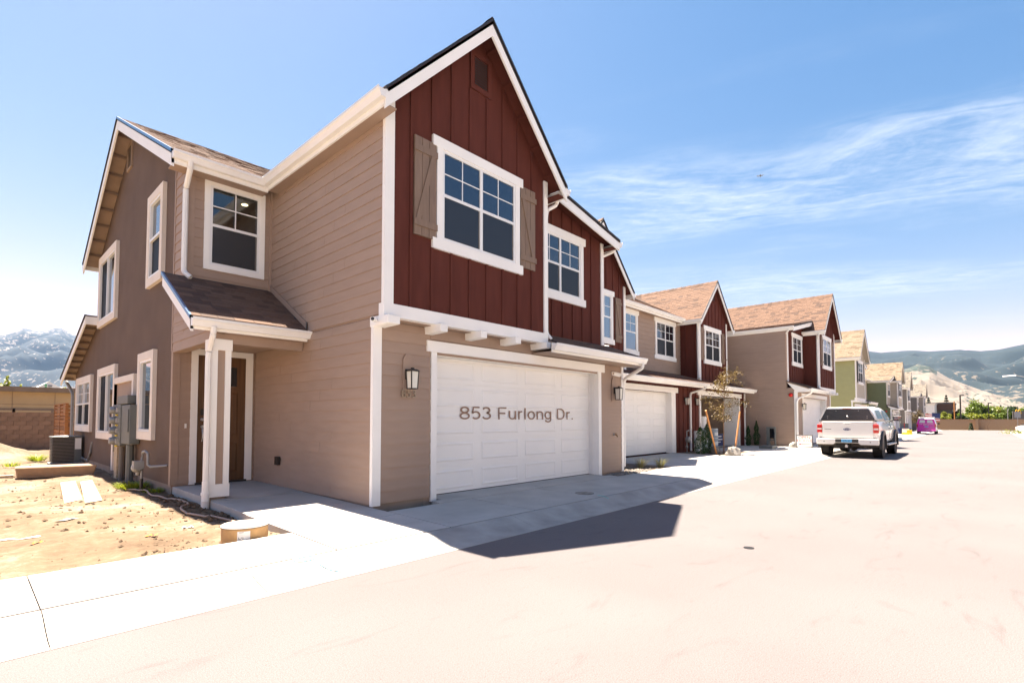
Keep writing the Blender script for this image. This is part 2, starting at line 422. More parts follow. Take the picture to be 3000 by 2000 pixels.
# far lap siding: courses as relief in the material
def add_lap(name, expo=0.175, strength=0.6, axis=2, batt=False):
    t, b = nodes_of(MT[name])
    co = t.nodes.new('ShaderNodeTexCoord'); se = t.nodes.new('ShaderNodeSeparateXYZ'); t.links.new(co.outputs['Object'], se.inputs[0])
    dv = t.nodes.new('ShaderNodeMath'); dv.operation = 'DIVIDE'; dv.inputs[1].default_value = expo; t.links.new(se.outputs[axis], dv.inputs[0])
    frc = t.nodes.new('ShaderNodeMath'); frc.operation = 'FRACT'; t.links.new(dv.outputs[0], frc.inputs[0])
    h = frc.outputs[0]
    if batt:
        gt = t.nodes.new('ShaderNodeMath'); gt.operation = 'GREATER_THAN'; gt.inputs[1].default_value = 0.86; t.links.new(h, gt.inputs[0]); h = gt.outputs[0]
    bp = t.nodes.new('ShaderNodeBump'); bp.invert = not batt; bp.inputs['Strength'].default_value = strength; bp.inputs['Distance'].default_value = 0.02
    t.links.new(h, bp.inputs['Height']); t.links.new(bp.outputs[0], b.inputs['Normal'])
for k in ('green_lap', 'green_dark', 'grey_lap'): add_lap(k)
for k in ('beige_bat', 'greige_bat'): add_lap(k, 0.4, 1.0, 0, True)

# shingles: each piece has its own tone
def shinglemat(name, c0, c1, c2):
    m = mat(name, c1, 0.92, 0.2, 30.0, 0.4, 200)
    t, b = nodes_of(m)
    a = t.nodes.new('ShaderNodeAttribute'); a.attribute_name = 'tone'
    cr = t.nodes.new('ShaderNodeValToRGB'); e = cr.color_ramp.elements
    e[0].position = 0.0; e[0].color = (*c0, 1); e[1].position = 1.0; e[1].color = (*c2, 1)
    x = e.new(0.5); x.color = (*c1, 1)
    t.links.new(a.outputs['Fac'], cr.inputs[0])
    n = t.nodes.new('ShaderNodeTexNoise'); n.inputs['Scale'].default_value = 60; co = t.nodes.new('ShaderNodeTexCoord'); t.links.new(co.outputs['Object'], n.inputs[0])
    mr = t.nodes.new('ShaderNodeMapRange'); mr.inputs[3].default_value = 0.7; mr.inputs[4].default_value = 1.3; t.links.new(n.outputs[0], mr.inputs[0])
    vm = t.nodes.new('ShaderNodeVectorMath'); vm.operation = 'SCALE'; t.links.new(cr.outputs[0], vm.inputs[0]); t.links.new(mr.outputs[0], vm.inputs['Scale'])
    t.links.new(vm.outputs[0], b.inputs['Base Color'])
shinglemat('shingle', (0.070, 0.040, 0.029), (0.125, 0.070, 0.045), (0.152, 0.088, 0.058))
shinglemat('shingle_tan', (0.11, 0.078, 0.05), (0.175, 0.132, 0.088), (0.21, 0.165, 0.115))
shinglemat('shingle_grey', (0.07, 0.06, 0.05), (0.15, 0.13, 0.105), (0.20, 0.175, 0.145))

# wood entry door with grain
mat('door_wood', (0.100, 0.045, 0.0145), 0.45, 0.25, 1.5, 0.06, 50, stretch=(14,14,0.8))

# asphalt
def asphalt():
    m = mat('asphalt', (0.155, 0.138, 0.122), 0.9, 0.12, 0.5, 0.0)
    t, b = nodes_of(m)
    co = t.nodes.new('ShaderNodeTexCoord')
    def nz(scale, det=6, dist=0.0, st=None):
        n = t.nodes.new('ShaderNodeTexNoise'); n.inputs['Scale'].default_value = scale; n.inputs['Detail'].default_value = det; n.inputs['Distortion'].default_value = dist
        src = co.outputs['Object']
        if st:
            mp = t.nodes.new('ShaderNodeMapping'); mp.inputs['Scale'].default_value = st; t.links.new(src, mp.inputs[0]); src = mp.outputs[0]
        t.links.new(src, n.inputs[0]); return n.outputs[0]
    def rg(v, a, b_, lo, hi):
        r = t.nodes.new('ShaderNodeMapRange'); r.interpolation_type = 'SMOOTHSTEP'
        for i, q in enumerate((a, b_, lo, hi)): r.inputs[i+1].default_value = q
        t.links.new(v, r.inputs[0]); return r.outputs[0]
    def mul(a, b_):
        q = t.nodes.new('ShaderNodeMath'); q.operation = 'MULTIPLY'; t.links.new(a, q.inputs[0]); t.links.new(b_, q.inputs[1]); return q.outputs[0]
    v = rg(nz(0.35, 5), 0.3, 0.7, 0.93, 1.08)
    v = mul(v, rg(nz(140, 3), 0.28, 0.72, 0.72, 1.22))
    v = mul(v, rg(nz(45, 2), 0.3, 0.42, 0.86, 1.0))
    v = mul(v, rg(nz(1.1, 4, 1.5, (1.0, 3.0, 1.0)), 0.58, 0.78, 1.0, 0.80))
    v = mul(v, rg(nz(2.6, 3, 0.5), 0.70, 0.78, 1.0, 0.90))
    vm = t.nodes.new('ShaderNodeVectorMath'); vm.operation = 'SCALE'; vm.inputs[0].default_value = (0.124, 0.1085, 0.1085)
    t.links.new(v, vm.inputs['Scale']); t.links.new(vm.outputs[0], b.inputs['Base Color'])
    bp = t.nodes.new('ShaderNodeBump'); bp.inputs['Strength'].default_value = 0.5; bp.inputs['Distance'].default_value = 0.006
    t.links.new(nz(160, 3), bp.inputs['Height']); t.links.new(bp.outputs[0], b.inputs['Normal'])
asphalt()
def dirtmat(name, c, lo, hi):
    m = mat(name, c, 0.95, 0.3, 0.9, 0.6, 22)
    t, b = nodes_of(m)
    co = t.nodes.new('ShaderNodeTexCoord')
    n1 = t.nodes.new('ShaderNodeTexNoise'); n1.inputs['Scale'].default_value = 0.55; n1.inputs['Detail'].default_value = 7; n1.inputs['Roughness'].default_value = 0.62
    n2 = t.nodes.new('ShaderNodeTexNoise'); n2.inputs['Scale'].default_value = 9; n2.inputs['Detail'].default_value = 6; n2.inputs['Roughness'].default_value = 0.7
    ad = t.nodes.new('ShaderNodeMath'); ad.operation = 'MULTIPLY_ADD'; ad.inputs[1].default_value = 0.5
    t.links.new(co.outputs['Object'], n1.inputs[0]); t.links.new(co.outputs['Object'], n2.inputs[0])
    t.links.new(n2.outputs[0], ad.inputs[0]); t.links.new(n1.outputs[0], ad.inputs[2])
    cr = t.nodes.new('ShaderNodeValToRGB'); e = cr.color_ramp.elements
    e[0].position = 0.55; e[0].color = (*lo, 1); e[1].position = 0.98; e[1].color = (*hi, 1); x = e.new(0.76); x.color = (*c, 1)
    t.links.new(ad.outputs[0], cr.inputs[0]); t.links.new(cr.outputs[0], b.inputs['Base Color'])
dirtmat('dirt', (0.145, 0.097, 0.055), (0.080, 0.047, 0.023), (0.23, 0.20, 0.16))
dirtmat('far_ground', (0.17, 0.145, 0.10), (0.10, 0.10, 0.06), (0.22, 0.18, 0.12))

# ================================================================== SETTING
def hash2(x, y, s=0): return noise.noise(Vector((x, y, s)))
gm = MB()
gx = [-7800, 25, 60, 100, 150, 7800]
for i in range(5):
    a, b = gx[i], gx[i+1]
    gm.quad((a,-7800,gz(a)-0.06),(b,-7800,gz(b)-0.06),(b,7800,gz(b)-0.06),(a,7800,gz(a)-0.06))
tag(gm.build('ground', MT['far_ground']), kind='structure')

rd = MB()
xs = [-14, 0, 12, 25, 33] + list(range(40, 126, 6))
def KL(x): return 4.28 + yb(x)
def KR(x): return -2.15 if x < 96 else -2.15 - (x-96)*0.25
for a, b in zip(xs[:-1], xs[1:]):
    rd.quad((a,KR(a),gz(a)),(b,KR(b),gz(b)),(b,KL(b)+0.05,gz(b)),(a,KL(a)+0.05,gz(a)))
tag(rd.build('road', MT['asphalt']), kind='structure')

# rolled kerb, cast in lengths
kb = tag(MB().box(-14,4.30,-0.05,11.4,4.84,-0.01).build('kerb', MT['joint']), kind='structure')
KP = [(4.27,0.003),(4.42,0.012),(4.56,0.040),(4.70,0.078),(4.80,0.097),(4.846,0.10),(4.846,-0.04),(4.27,-0.04)]
def kerb_piece(a, b, name='kerb_length'):
    m = MB(); g = 0.003
    n = len(KP); a += g; b -= g
    for x in (a, b):
        for (y, z) in KP: m.v.append((x, y+yb(x), z+gz(x)))
    m.f.append(tuple(range(n))); m.f.append(tuple(range(2*n-1, n-1, -1)))
    for i in range(n): m.f.append((i, (i+1)%n, n+(i+1)%n, n+i))
    return m.build(name, MT['concrete_old'], kb)
kx = [-14,-11,-8.2,-5.5,-2.9,-0.92,0.425,1.76,2.65,5.2,8.0,11.0,14,17,20,23,27,33,40,50,60,72,84,96,108,122]
for a, b in zip(kx[:-1], kx[1:]): kerb_piece(a, b)

def slab_set(name, rects, parent_mat=MT['joint'], m=MT['concrete'], thick=0.14):
    """a pavement: each rect (x0,y0,x1,y1,z00,z1) becomes one slab; z at y0 and y1"""
    xa = min(r[0] for r in rects); ya = min(r[1] for r in rects); xb = max(r[2] for r in rects); yb_ = max(r[3] for r in rects)
    base = MB()
    for (x0,y0,x1,y1,z0,z1) in rects: base.box(x0+0.02,y0+0.02,min(z0,z1)-thick,x1-0.02,y1-0.02,min(z0,z1)-0.022)
    p = tag(base.build(name, parent_mat), kind='structure')
    for (x0,y0,x1,y1,z0,z1) in rects:
        g = 0.004; b = min(z0,z1)-thick+0.01; c = 0.004
        q = MB(); xa_, xb_, ya_, yb2 = x0+g, x1-g, y0+g, y1-g
        n0 = [(xa_,ya_,b),(xb_,ya_,b),(xb_,yb2,b),(xa_,yb2,b)]
        n1 = [(xa_,ya_,z0-c),(xb_,ya_,z0-c),(xb_,yb2,z1-c),(xa_,yb2,z1-c)]
        n2 = [(xa_+c,ya_+c,z0),(xb_-c,ya_+c,z0),(xb_-c,yb2-c,z1),(xa_+c,yb2-c,z1)]
        q.v = n0+n1+n2
        for k in (0, 4):
            for i in range(4): q.f.append((k+i, k+(i+1)%4, k+4+(i+1)%4, k+4+i))
        q.f.append((8,9,10,11))
        q.build('slab', m, p)
    return p
wr = []
wx = [-14,-11,-8.2,-5.5,-2.9,-0.92,0.425,1.76,2.65]
for a, b in zip(wx[:-1], wx[1:]): wr.append((a,4.882,b,5.93,0.10,0.115))
slab_set('sidewalk', wr)
tag(MB().box(-14,4.84,-0.02,11.0,4.89,0.082).build('expansion_joint', MT['joint']), kind='structure')
slab_set('entry_walk', [(2.66,4.882,4.15,5.98,0.10,0.12),(2.66,5.99,4.15,7.35,0.12,0.14),(2.68,7.36,4.15,8.86,0.14,0.155),(2.72,8.87,4.15,11.1,0.16,0.175)], thick=0.2)
slab_set('driveway', [(4.16,4.882,5.75,6.24,0.10,0.125),(5.76,4.882,7.45,6.24,0.10,0.125),(7.46,4.882,9.15,6.24,0.10,0.125),(9.16,4.882,11.0,6.24,0.10,0.125)])
slab_set('garage_threshold', [(5.1,6.25,7.6,6.46,0.128,0.135),(7.61,6.25,10.3,6.46,0.128,0.135),(5.34,6.47,10.13,6.95,0.13,0.14)])
wide = []
for a, b in ((11.01,13.5),(13.51,16.2),(16.21,18.9),(18.91,21.6),(21.61,24.3),(24.31,27.2)):
    wide.append((a,4.86,b,6.4,0.10,0.115))
    if a > 13 and not (18 < a < 21): wide.append((a,6.41,b,8.95,0.115,0.13))
    if 18 < a < 21: wide.append((a,6.41,b,6.9,0.115,0.12))
slab_set('shared_driveway', wide)
bed = MB().box(11.3,6.42,0.0,13.5,8.98,0.085).box(18.9,6.9,0.0,21.6,8.98,0.105)
tag(bed.build('planting_bed', MT['dirt']), kind='structure')
fs = MB()
xx = [27.2,33,45,60,75,90,105,124]
for a, b in zip(xx[:-1], xx[1:]):
    fs.hexa([(a,4.86+yb(a),gz(a)-0.2),(b,4.86+yb(b),gz(b)-0.2),(b,6.9+yb(b),gz(b)-0.2),(a,6.9+yb(a),gz(a)-0.2),(a,4.86+yb(a),gz(a)+0.1),(b,4.86+yb(b),gz(b)+0.1),(b,6.9+yb(b),gz(b)+0.12),(a,6.9+yb(a),gz(a)+0.12)])
tag(fs.build('far_sidewalk', MT['concrete']), kind='structure')
fr_ = MB()
for a, b in zip([-14,20,40,60,80,96,124][:-1], [-14,20,40,60,80,96,124][1:]):
    ya, yc = KR(a), KR(b)
    fr_.hexa([(a,ya-2.6,gz(a)-0.2),(b,yc-2.6,gz(b)-0.2),(b,yc,gz(b)-0.2),(a,ya,gz(a)-0.2),(a,ya-2.6,gz(a)+0.12),(b,yc-2.6,gz(b)+0.12),(b,yc,gz(b)+0.1),(a,ya,gz(a)+0.1)])
tag(fr_.build('opposite_sidewalk', MT['concrete']), kind='structure')

# bare building plot left of the house
def dirt_z(x, y):
    z = 0.035 + 0.05*hash2(x*0.5, y*0.5) + 0.035*hash2(x*1.7, y*1.7, 3) + 0.022*hash2(x*5, y*5, 5) + 0.016*abs(hash2(x*13, y*13, 8))
    if y > 24:
        z += 0.55*math.exp(-((x-0.6)**2/1.2 + (y-27.6)**2/2.5))
        z += 0.006*(y-24)
    edge = min(1.0, max(0.0, (y-5.93)/0.25)); z = 0.06*(1-edge) + z*edge
    return min(z, 0.085) if y < 6.2 else z
dm = MB(); X0, X1, Y0_, Y1_ = -9.0, 4.3, 5.9, 33.0
nx, ny = 170, 330
for j in range(ny+1):
    q = (j/ny)**1.5; y = Y0_ + (Y1_-Y0_)*q
    for i in range(nx+1):
        p = i/nx; x = X0 + (X1-X0)*(1-(1-p)**1.6)
        dm.v.append((x, y, dirt_z(x, y)))
for j in range(ny):
    for i in range(nx):
        n = j*(nx+1)+i; dm.f.append((n, n+1, n+nx+2, n+nx+1))
tag(dm.build('dirt_plot', MT['dirt'], smooth=True), kind='structure')
cl = MB()
def clod(mb, c, r):
    n = len(mb.v); c = Vector(c)
    for d in ((1,0,0),(-1,0,0),(0,1,0),(0,-1,0),(0,0,0.7),(0,0,-0.5)):
        mb.v.append(tuple(c + Vector(d)*r*random.uniform(0.6,1.3) + Vector((random.uniform(-.3,.3),random.uniform(-.3,.3),0))*r))
    for f in ((0,2,4),(2,1,4),(1,3,4),(3,0,4),(2,0,5),(1,2,5),(3,1,5),(0,3,5)): mb.f.append(tuple(n+i for i in f))
for i in range(4800):
    y = 6.0 + 16*random.random()**1.9; x = random.uniform(-5, 2.62)
    if hash2(x*0.8, y*0.5, 11) < -0.12 and random.random() < 0.75: continue
    r = 0.006 + 0.030*random.random()**4
    clod(cl, (x, y, dirt_z(x, y)+r*0.2), r)
for i in range(260):
    y = random.uniform(7.6, 10.9); x = 2.66 - abs(random.gauss(0, 0.16)); r = 0.012 + 0.05*random.random()**3
    clod(cl, (x, y, dirt_z(x, y)+r*0.3), r)
tag(cl.build('dirt_clods', MT['dirt_clod']), 'loose brown clods and pebbles scattered over the bare dirt plot', 'clods', kind='stuff')
gv = MB()
for i in range(520):
    x, y = random.uniform(10.4, 12.1), random.uniform(6.28, 6.72)
    if x < 11.3 and y > 6.62: continue
    r = random.uniform(0.012, 0.034); clod(gv, (x, y, 0.12+r*0.3), r)
for i in range(500):
    x, y = random.uniform(11.35, 13.4), random.uniform(6.5, 8.9); r = random.uniform(0.012, 0.03); clod(gv, (x, y, 0.09+r*0.3), r)
tag(gv.build('gravel', MT['gravel']), 'grey brown gravel at the foot of the garage corner', 'gravel', kind='stuff')

# ================================================================== HOUSES
XC, XG, XR = 4.17, 7.92, 11.22
YF, YG, YW, YI, YD, YBK = 6.67, 6.40, 7.10, 10.44, 11.12, 14.9
XS = 2.70
G1 = dict(xl=3.93, zl=6.07, xp=6.04, zp=8.29, xr=8.15)     # steep front gable, top of roofing
def gable_z(x, g=G1):
    return g['zp'] - abs(x-g['xp'])*(g['zp']-g['zl'])/(g['xp']-g['xl'])

class Pal: pass
def palette(lap, bat, trim, shingle, shutter):
    p = Pal(); p.lap, p.bat, p.trim, p.shingle, p.shutter = lap, bat, trim, shingle, shutter
    return p

def lap_boards(parent, fr, s0, s1, z0, z1, m, expo=0.175, first=None):
    """clapboards, one object per board; long courses are made of two or three boards"""
    z = z0; proto = {}
    def one(a, b, z, h, key):
        t = h+0.012 if h >= expo-1e-4 else h
        if key in proto:
            o, zb = proto[key]; return clone(o, (0,0,z-zb), parent)
        mb = MB(); P = fr.P
        mb.prism([P(a,0,z), P(a,0.026,z), P(a,0.013,z+t), P(a,0,z+t)], fr.a*(b-a))
        o = mb.build('siding_board', m, parent)
        if h >= expo-1e-4: proto[key] = (o, z)
        return o
    cuts = [s0+(s1-s0)*f for f in (0.27, 0.44, 0.61, 0.36, 0.72)]
    k = 0
    while z < z1-0.02:
        h = min(expo, z1-z)
        full = h >= expo-1e-4
        if s1-s0 > 3.2:
            c = cuts[(k*2) % 5]; one(s0, c-0.002, z, h, ('a', (k*2) % 5) if full else None); one(c+0.002, s1, z, h, ('b', (k*2) % 5) if full else None)
        else: one(s0, s1, z, h, 'w' if full else None)
        z += expo; k += 1

def window(parent, fr, s0, s1, z0, z1, kind='twin', casing='craft', glass='glass', m_trim='white', lower='screen', cw=0.115, grid=True, d0=0.0, sub=True, room=False, case_d=0.04, split=0.5):
    """s0..z1 is the outside of the casing"""
    P = fr.P
    ch = 0.17 if casing == 'craft' else cw
    ov = 0.0
    a0, a1, b0, b1 = s0+cw, s1-cw, z0+ch, z1-ch
    if casing == 'craft': a0, a1 = s0+0.085+cw, s1-0.085-cw
    fw = 0.045
    mb = MB()
    cd = case_d
    for (p0,p1,q0,q1) in ((a0,a0+fw,b0,b1),(a1-fw,a1,b0,b1),(a0+fw,a1-fw,b0,b0+fw),(a0+fw,a1-fw,b1-fw,b1)):
        fr.box(mb, p0,p1,d0,d0+cd-0.012,q0,q1)
    w = mb.build('window', MT['vinyl'], parent)
    def bd(n, p0,p1,q0,q1,dd=cd,m=m_trim): fr.box(MB(),p0,p1,d0-0.002,d0+dd,q0,q1).build(n, MT[m], w) if False else _b(n,p0,p1,q0,q1,dd,m)
    def _b(n, p0,p1,q0,q1,dd,m):
        q = MB(); fr.box(q,p0,p1,d0-0.003,d0+dd,q0,q1); return q.build(n, MT[m], w)
    if casing == 'craft':
        bd('header_trim', s0, s1, b1, z1, cd+0.006); bd('sill_trim', s0, s1, z0, b0, cd+0.006)
        bd('side_trim', a0-cw, a0, b0, b1); bd('side_trim', a1, a1+cw, b0, b1)
    else:
        bd('header_trim', s0, s1, b1, z1); bd('sill_trim', s0, s1, z0, b0)
        bd('side_trim', s0, a0, b0, b1); bd('side_trim', a1, s1, b0, b1)
    bays = [(a0+fw, a1-fw)]
    if kind == 'twin':
        c = a0+(a1-a0)*split; bays = [(a0+fw, c-0.032), (c+0.032, a1-fw)]
        bd('mullion', c-0.032, c+0.032, b0+fw, b1-fw, cd-0.012, 'vinyl')
    mid = (b0+b1)/2
    for (p0,p1) in bays:
        if kind == 'fixed':
            q = MB(); fr.box(q,p0,p1,d0-0.001,d0+0.012,b0+fw,b1-fw); q.build('pane', MT[glass], w); continue
        if kind == 'slider':
            c = (p0+p1)/2
            bd('meeting_rail', c-0.025, c+0.025, b0+fw, b1-fw, cd-0.015, 'vinyl')
            q = MB(); fr.box(q,p0,c-0.025,d0-0.001,d0+0.012,b0+fw,b1-fw); q.build('pane', MT[glass], w)
            q = MB(); fr.box(q,c+0.025,p1,d0-0.001,d0+0.016,b0+fw,b1-fw); q.build('screen', MT[lower], w)
            continue
        bd('meeting_rail', p0, p1, mid-0.025, mid+0.025, cd-0.012, 'vinyl')
        if room:
            q = MB(); fr.box(q,p0,p1,d0-0.03,d0-0.024,mid+0.025,b1-fw); q.build('pane', MT['clear_glass'], w)
        else:
            q = MB(); fr.box(q,p0,p1,d0-0.001,d0+0.010,mid+0.025,b1-fw); q.build('pane', MT[glass], w)
        q = MB(); fr.box(q,p0+0.012,p1-0.03,d0-0.001,d0+0.018,b0+fw+0.012,mid-0.025); q.build('screen', MT[lower], w)
        q = MB(); fr.box(q,p0,p1,d0-0.002,d0+0.008,b0+fw,mid-0.0255); q.build('sash_edge', MT['cond_grey'], w)
        if grid:
            c = (p0+p1)/2; e = (mid+0.025+b1-fw)/2
            bd('muntin', c-0.009, c+0.009, mid+0.025, b1-fw, 0.015, 'vinyl')
            bd('muntin', p0, p1, e-0.009, e+0.009, 0.0165, 'vinyl')
    return w

def gutter(parent, p0, p1, outd, m='gutter_white', h=0.13, name='gutter'):
    p0, p1, o = Vector(p0), Vector(p1), Vector(outd)
    prof = [(0,-h),(0.075,-h),(0.085,-h*0.8),(0.105,-h*0.45),(0.125,-h*0.3),(0.125,0),(0.112,0),(0.108,-0.02),(0.012,-0.02),(0.0,0.0)]
    mb = MB(); mb.prism([p0+o*a+Vector((0,0,b)) for a, b in prof], p1-p0)
    return mb.build(name, MT[m], parent)
def pipe(parent, pts, r=0.042, name='downspout', m='gutter_white', flat=0.75):
    # round off the corners
    P = [Vector(p) for p in pts]; q = [P[0]]
    for i in range(1, len(P)-1):
        a, b, c = P[i-1], P[i], P[i+1]
        l = min(0.09, (a-b).length*0.45, (c-b).length*0.45)
        s, e = b+(a-b).normalized()*l, b+(c-b).normalized()*l
        for k in range(5):
            t = k/4; q.append(s*(1-t)**2 + b*2*t*(1-t) + e*t*t)
    q.append(P[-1])
    mb = MB().tube(q, r, 8, True)
    return mb.build(name, MT[m], parent, smooth=False)

SH = {}
def shingle_proto(matname):
    if matname in SH: return SH[matname]
    L = []
    for k in range(9):
        wd = (0.22,0.30,0.26,0.34,0.20,0.30,0.24,0.28,0.32)[k]; th = (0.000,0.004,0.001,0.005,0.000,0.005,0.002,0.001,0.004)[k]
        me = bpy.data.meshes.new('shingle')
        e = 0.2; x0, x1 = 0.003, wd-0.003
        v = [(x0,0,0),(x1,0,0),(x1,0,th+0.004),(x0,0,th+0.004),(x0,e,0.0005),(x1,e,0.0005)]
        me.from_pydata(v, [], [(0,1,2,3),(3,2,5,4),(0,3,4),(1,5,2)])
        a = me.attributes.new('tone','FLOAT','FACE'); t = (0.15,0.75,0.5,0.9,0.3,0.62,0.05,0.82,0.45)[k]; a.data.foreach_set('value', [t]*4)
        me.materials.append(MT[matname]); L.append((me, wd))
    SH[matname] = L
    return L
def shingle_slope(parent, p0, u, v, L, Hh, matname, single=False, expo=0.14, clip=None, rnd=random):
    """p0 lower corner on the roof surface, u along the eave, v up the slope. local (untransformed) coordinates"""
    p0, u, v = Vector(p0), Vector(u).normalized(), Vector(v).normalized()
    n = u.cross(v)
    if n.z < 0: n = -n
    rows = int(Hh/expo)
    if single:
        pr = shingle_proto(matname); cnt = 0
        off = OFF[parent]
        for i in range(rows):
            s = -rnd.uniform(0, 0.2)
            while s < L-0.05:
                me, wd = rnd.choice(pr)
                a = max(s, 0)
                if s >= 0 and s+wd <= L and (clip is None or clip(p0+u*(s+wd/2)+v*(i*expo))):
                    o = bpy.data.objects.new('shingle', me); COL.objects.link(o); o.parent = parent
                    q = p0 + u*s + v*(i*expo) + n*0.004
                    M = Matrix(((u.x,v.x,n.x,0),(u.y,v.y,n.y,0),(u.z,v.z,n.z,0),(0,0,0,1)))
                    o.matrix_local = Matrix.Translation(Vector(q)-off) @ M
                    OFF[o] = off; cnt += 1
                elif clip is None or clip(p0+u*(s+wd/2)+v*(i*expo)):
                    e = min(s+wd, L)
                    if e-a > 0.03:
                        mb = MB(); g = 0.003; q0 = p0+u*(a+g)+v*(i*expo)+n*0.004; q1 = p0+u*(e-g)+v*(i*expo)+n*0.004
                        mb.hexa([q0,q1,q1+v*0.2,q0+v*0.2,q0+n*0.007,q1+n*0.007,q1+v*0.2+n*0.002,q0+v*0.2+n*0.002]); mb.tone = [rnd.random()]*6
                        mb.build('shingle', MT[matname], parent)
                s += wd
        return
    mb = MB(); mb.tone = []
    for i in range(rows):
        s = -rnd.uniform(0, 0.25)
        while s < L:
            wd = rnd.uniform(0.17, 0.36); a, e = max(s, 0), min(s+wd, L); s += wd
            if e-a < 0.02: continue
            c = p0+u*((a+e)/2)+v*(i*expo)
            if clip and not clip(c): continue
            th = rnd.choice((0.005, 0.009)); g = 0.003
            q0 = p0+u*(a+g)+v*(i*expo)+n*0.004; q1 = p0+u*(e-g)+v*(i*expo)+n*0.004
            nb = len(mb.v)
            mb.v += [tuple(q) for q in (q0,q1,q1+n*th,q0+n*th,q0+v*0.2,q1+v*0.2)]
            mb.f += [(nb,nb+1,nb+2,nb+3),(nb+3,nb+2,nb+5,nb+4)]
            t = rnd.random(); t = t*0.55+0.35 if rnd.random() < 0.8 else t*0.3; mb.tone += [t]*2
    o = mb.build('shingle_field', MT[matname], parent)
    o['kind'] = 'stuff'
    return o

def roof_plane(parent, a, b, c, d, under='soffit_tan', edge='roof_edge', th=0.05, name='roof_deck'):
    """a,b on the eave, c,d at the ridge (a-d and b-c are rakes); top surface given"""
    a, b, c, d = map(Vector, (a, b, c, d))
    n = (b-a).cross(d-a).normalized()
    if n.z < 0: n = -n
    mb = MB(); t0, t1 = -n*0.02, -n*(0.02+th)
    mb.hexa([a+t1,b+t1,c+t1,d+t1,a+t0,b+t0,c+t0,d+t0])
    o = mb.build(name, MT[under], parent)
    mb = MB(); t2 = -n*0.0195
    mb.hexa([a+t2,b+t2,c+t2,d+t2,a,b,c,d])
    mb.build('underlay', MT[edge], o)
    return o

def rake_board(parent, p0, p1, nrm, h=0.20, th=0.035, m='white', top=0.045, name='rake_board'):
    """fascia following the rake from p0 to p1 (top of roofing); nrm = outward horizontal"""
    p0, p1, n = Vector(p0), Vector(p1), Vector(nrm)
    dz = Vector((0,0,1))
    mb = MB(); k = top
    mb.hexa([p0-dz*(h+k)-n*th, p1-dz*(h+k)-n*th, p1-dz*(h+k), p0-dz*(h+k), p0-dz*k-n*th, p1-dz*k-n*th, p1-dz*k, p0-dz*k])
    o = mb.build(name, MT[m], parent)
    mb = MB(); e = n*0.02
    mb.hexa([p0-dz*(k-0.004)-n*th, p1-dz*(k-0.004)-n*th, p1-dz*(k-0.004)+e, p0-dz*(k-0.004)+e, p0+dz*0.008-n*th, p1+dz*0.008-n*th, p1+dz*0.008+e, p0+dz*0.008+e])
    mb.build('shingle_edge', MT['roof_edge'], o)
    return o

def battens(parent, fr, xs_, zlo, ztop, m, holes=()):
    for x in xs_:
        segs = [(zlo, ztop(x))]
        for (h0,h1,k0,k1) in holes:
            if h0-0.02 < x < h1+0.02:
                ns = []
                for (a,b) in segs:
                    if k0 > a: ns.append((a, min(b,k0)))
                    if k1 < b: ns.append((max(a,k1), b))
                segs = ns
        for (a,b) in segs:
            if b-a > 0.06:
                q = MB(); fr.box(q, x-0.024, x+0.024, 0, 0.022, a, b); q.build('batten', m, parent)

def shutter(parent, fr, s0, s1, z0, z1, flip=False, m='shutter'):
    M_ = MT[m]
    q = MB(); fr.box(q, s0, s1, 0.004, 0.026, z0, z1); sh = q.build('shutter', M_, parent)
    n = 3; w = (s1-s0)/n
    for i in range(n):
        q = MB(); fr.box(q, s0+i*w+0.004, s0+(i+1)*w-0.004, 0.026, 0.038, z0, z1); q.build('plank', M_, sh)
    r0, r1 = z0+0.14, z1-0.24
    for zz_ in (r0, r1):
        q = MB(); fr.box(q, s0-0.012, s1+0.012, 0.038, 0.06, zz_, zz_+0.10); q.build('rail', M_, sh)
    a, b = (s0+0.02, s1-0.02) if not flip else (s1-0.02, s0+0.02)
    q = MB(); P = fr.P; e = 0.045
    lo, hi = r0+0.10, r1
    sg = 1 if b > a else -1
    q.prism([P(a,0.038,lo),P(a+sg*e*2,0.038,lo),P(b,0.038,hi),P(b-sg*e*2,0.038,hi)], fr.n*0.018)
    q.build('brace', M_, sh)
    return sh

def gable_vent(parent, fr, s0, s1, z0, z1, m, slats=11, frame=0.09):
    q = MB()
    for (a,b,c,d) in ((s0,s0+frame,z0,z1),(s1-frame,s1,z0,z1),(s0+frame,s1-frame,z0,z0+frame),(s0+frame,s1-frame,z1-frame,z1)): fr.box(q,a,b,0,0.034,c,d)
    v = q.build('gable_vent', m, parent)
    q = MB(); fr.box(q, s0+frame, s1-frame, 0.001, 0.004, z0+frame, z1-frame); q.build('backing', MT['ink_black'], v)
    h = (z1-z0-2*frame)/slats; P = fr.P
    for i in range(slats):
        z = z0+frame+i*h
        q = MB().prism([P(s0+frame,0.028,z),P(s0+frame,0.030,z+0.006),P(s0+frame,0.006,z+h*0.75),P(s0+frame,0.004,z+h*0.7)], fr.a*(s1-s0-2*frame)); q.build('slat', m, v)
    return v

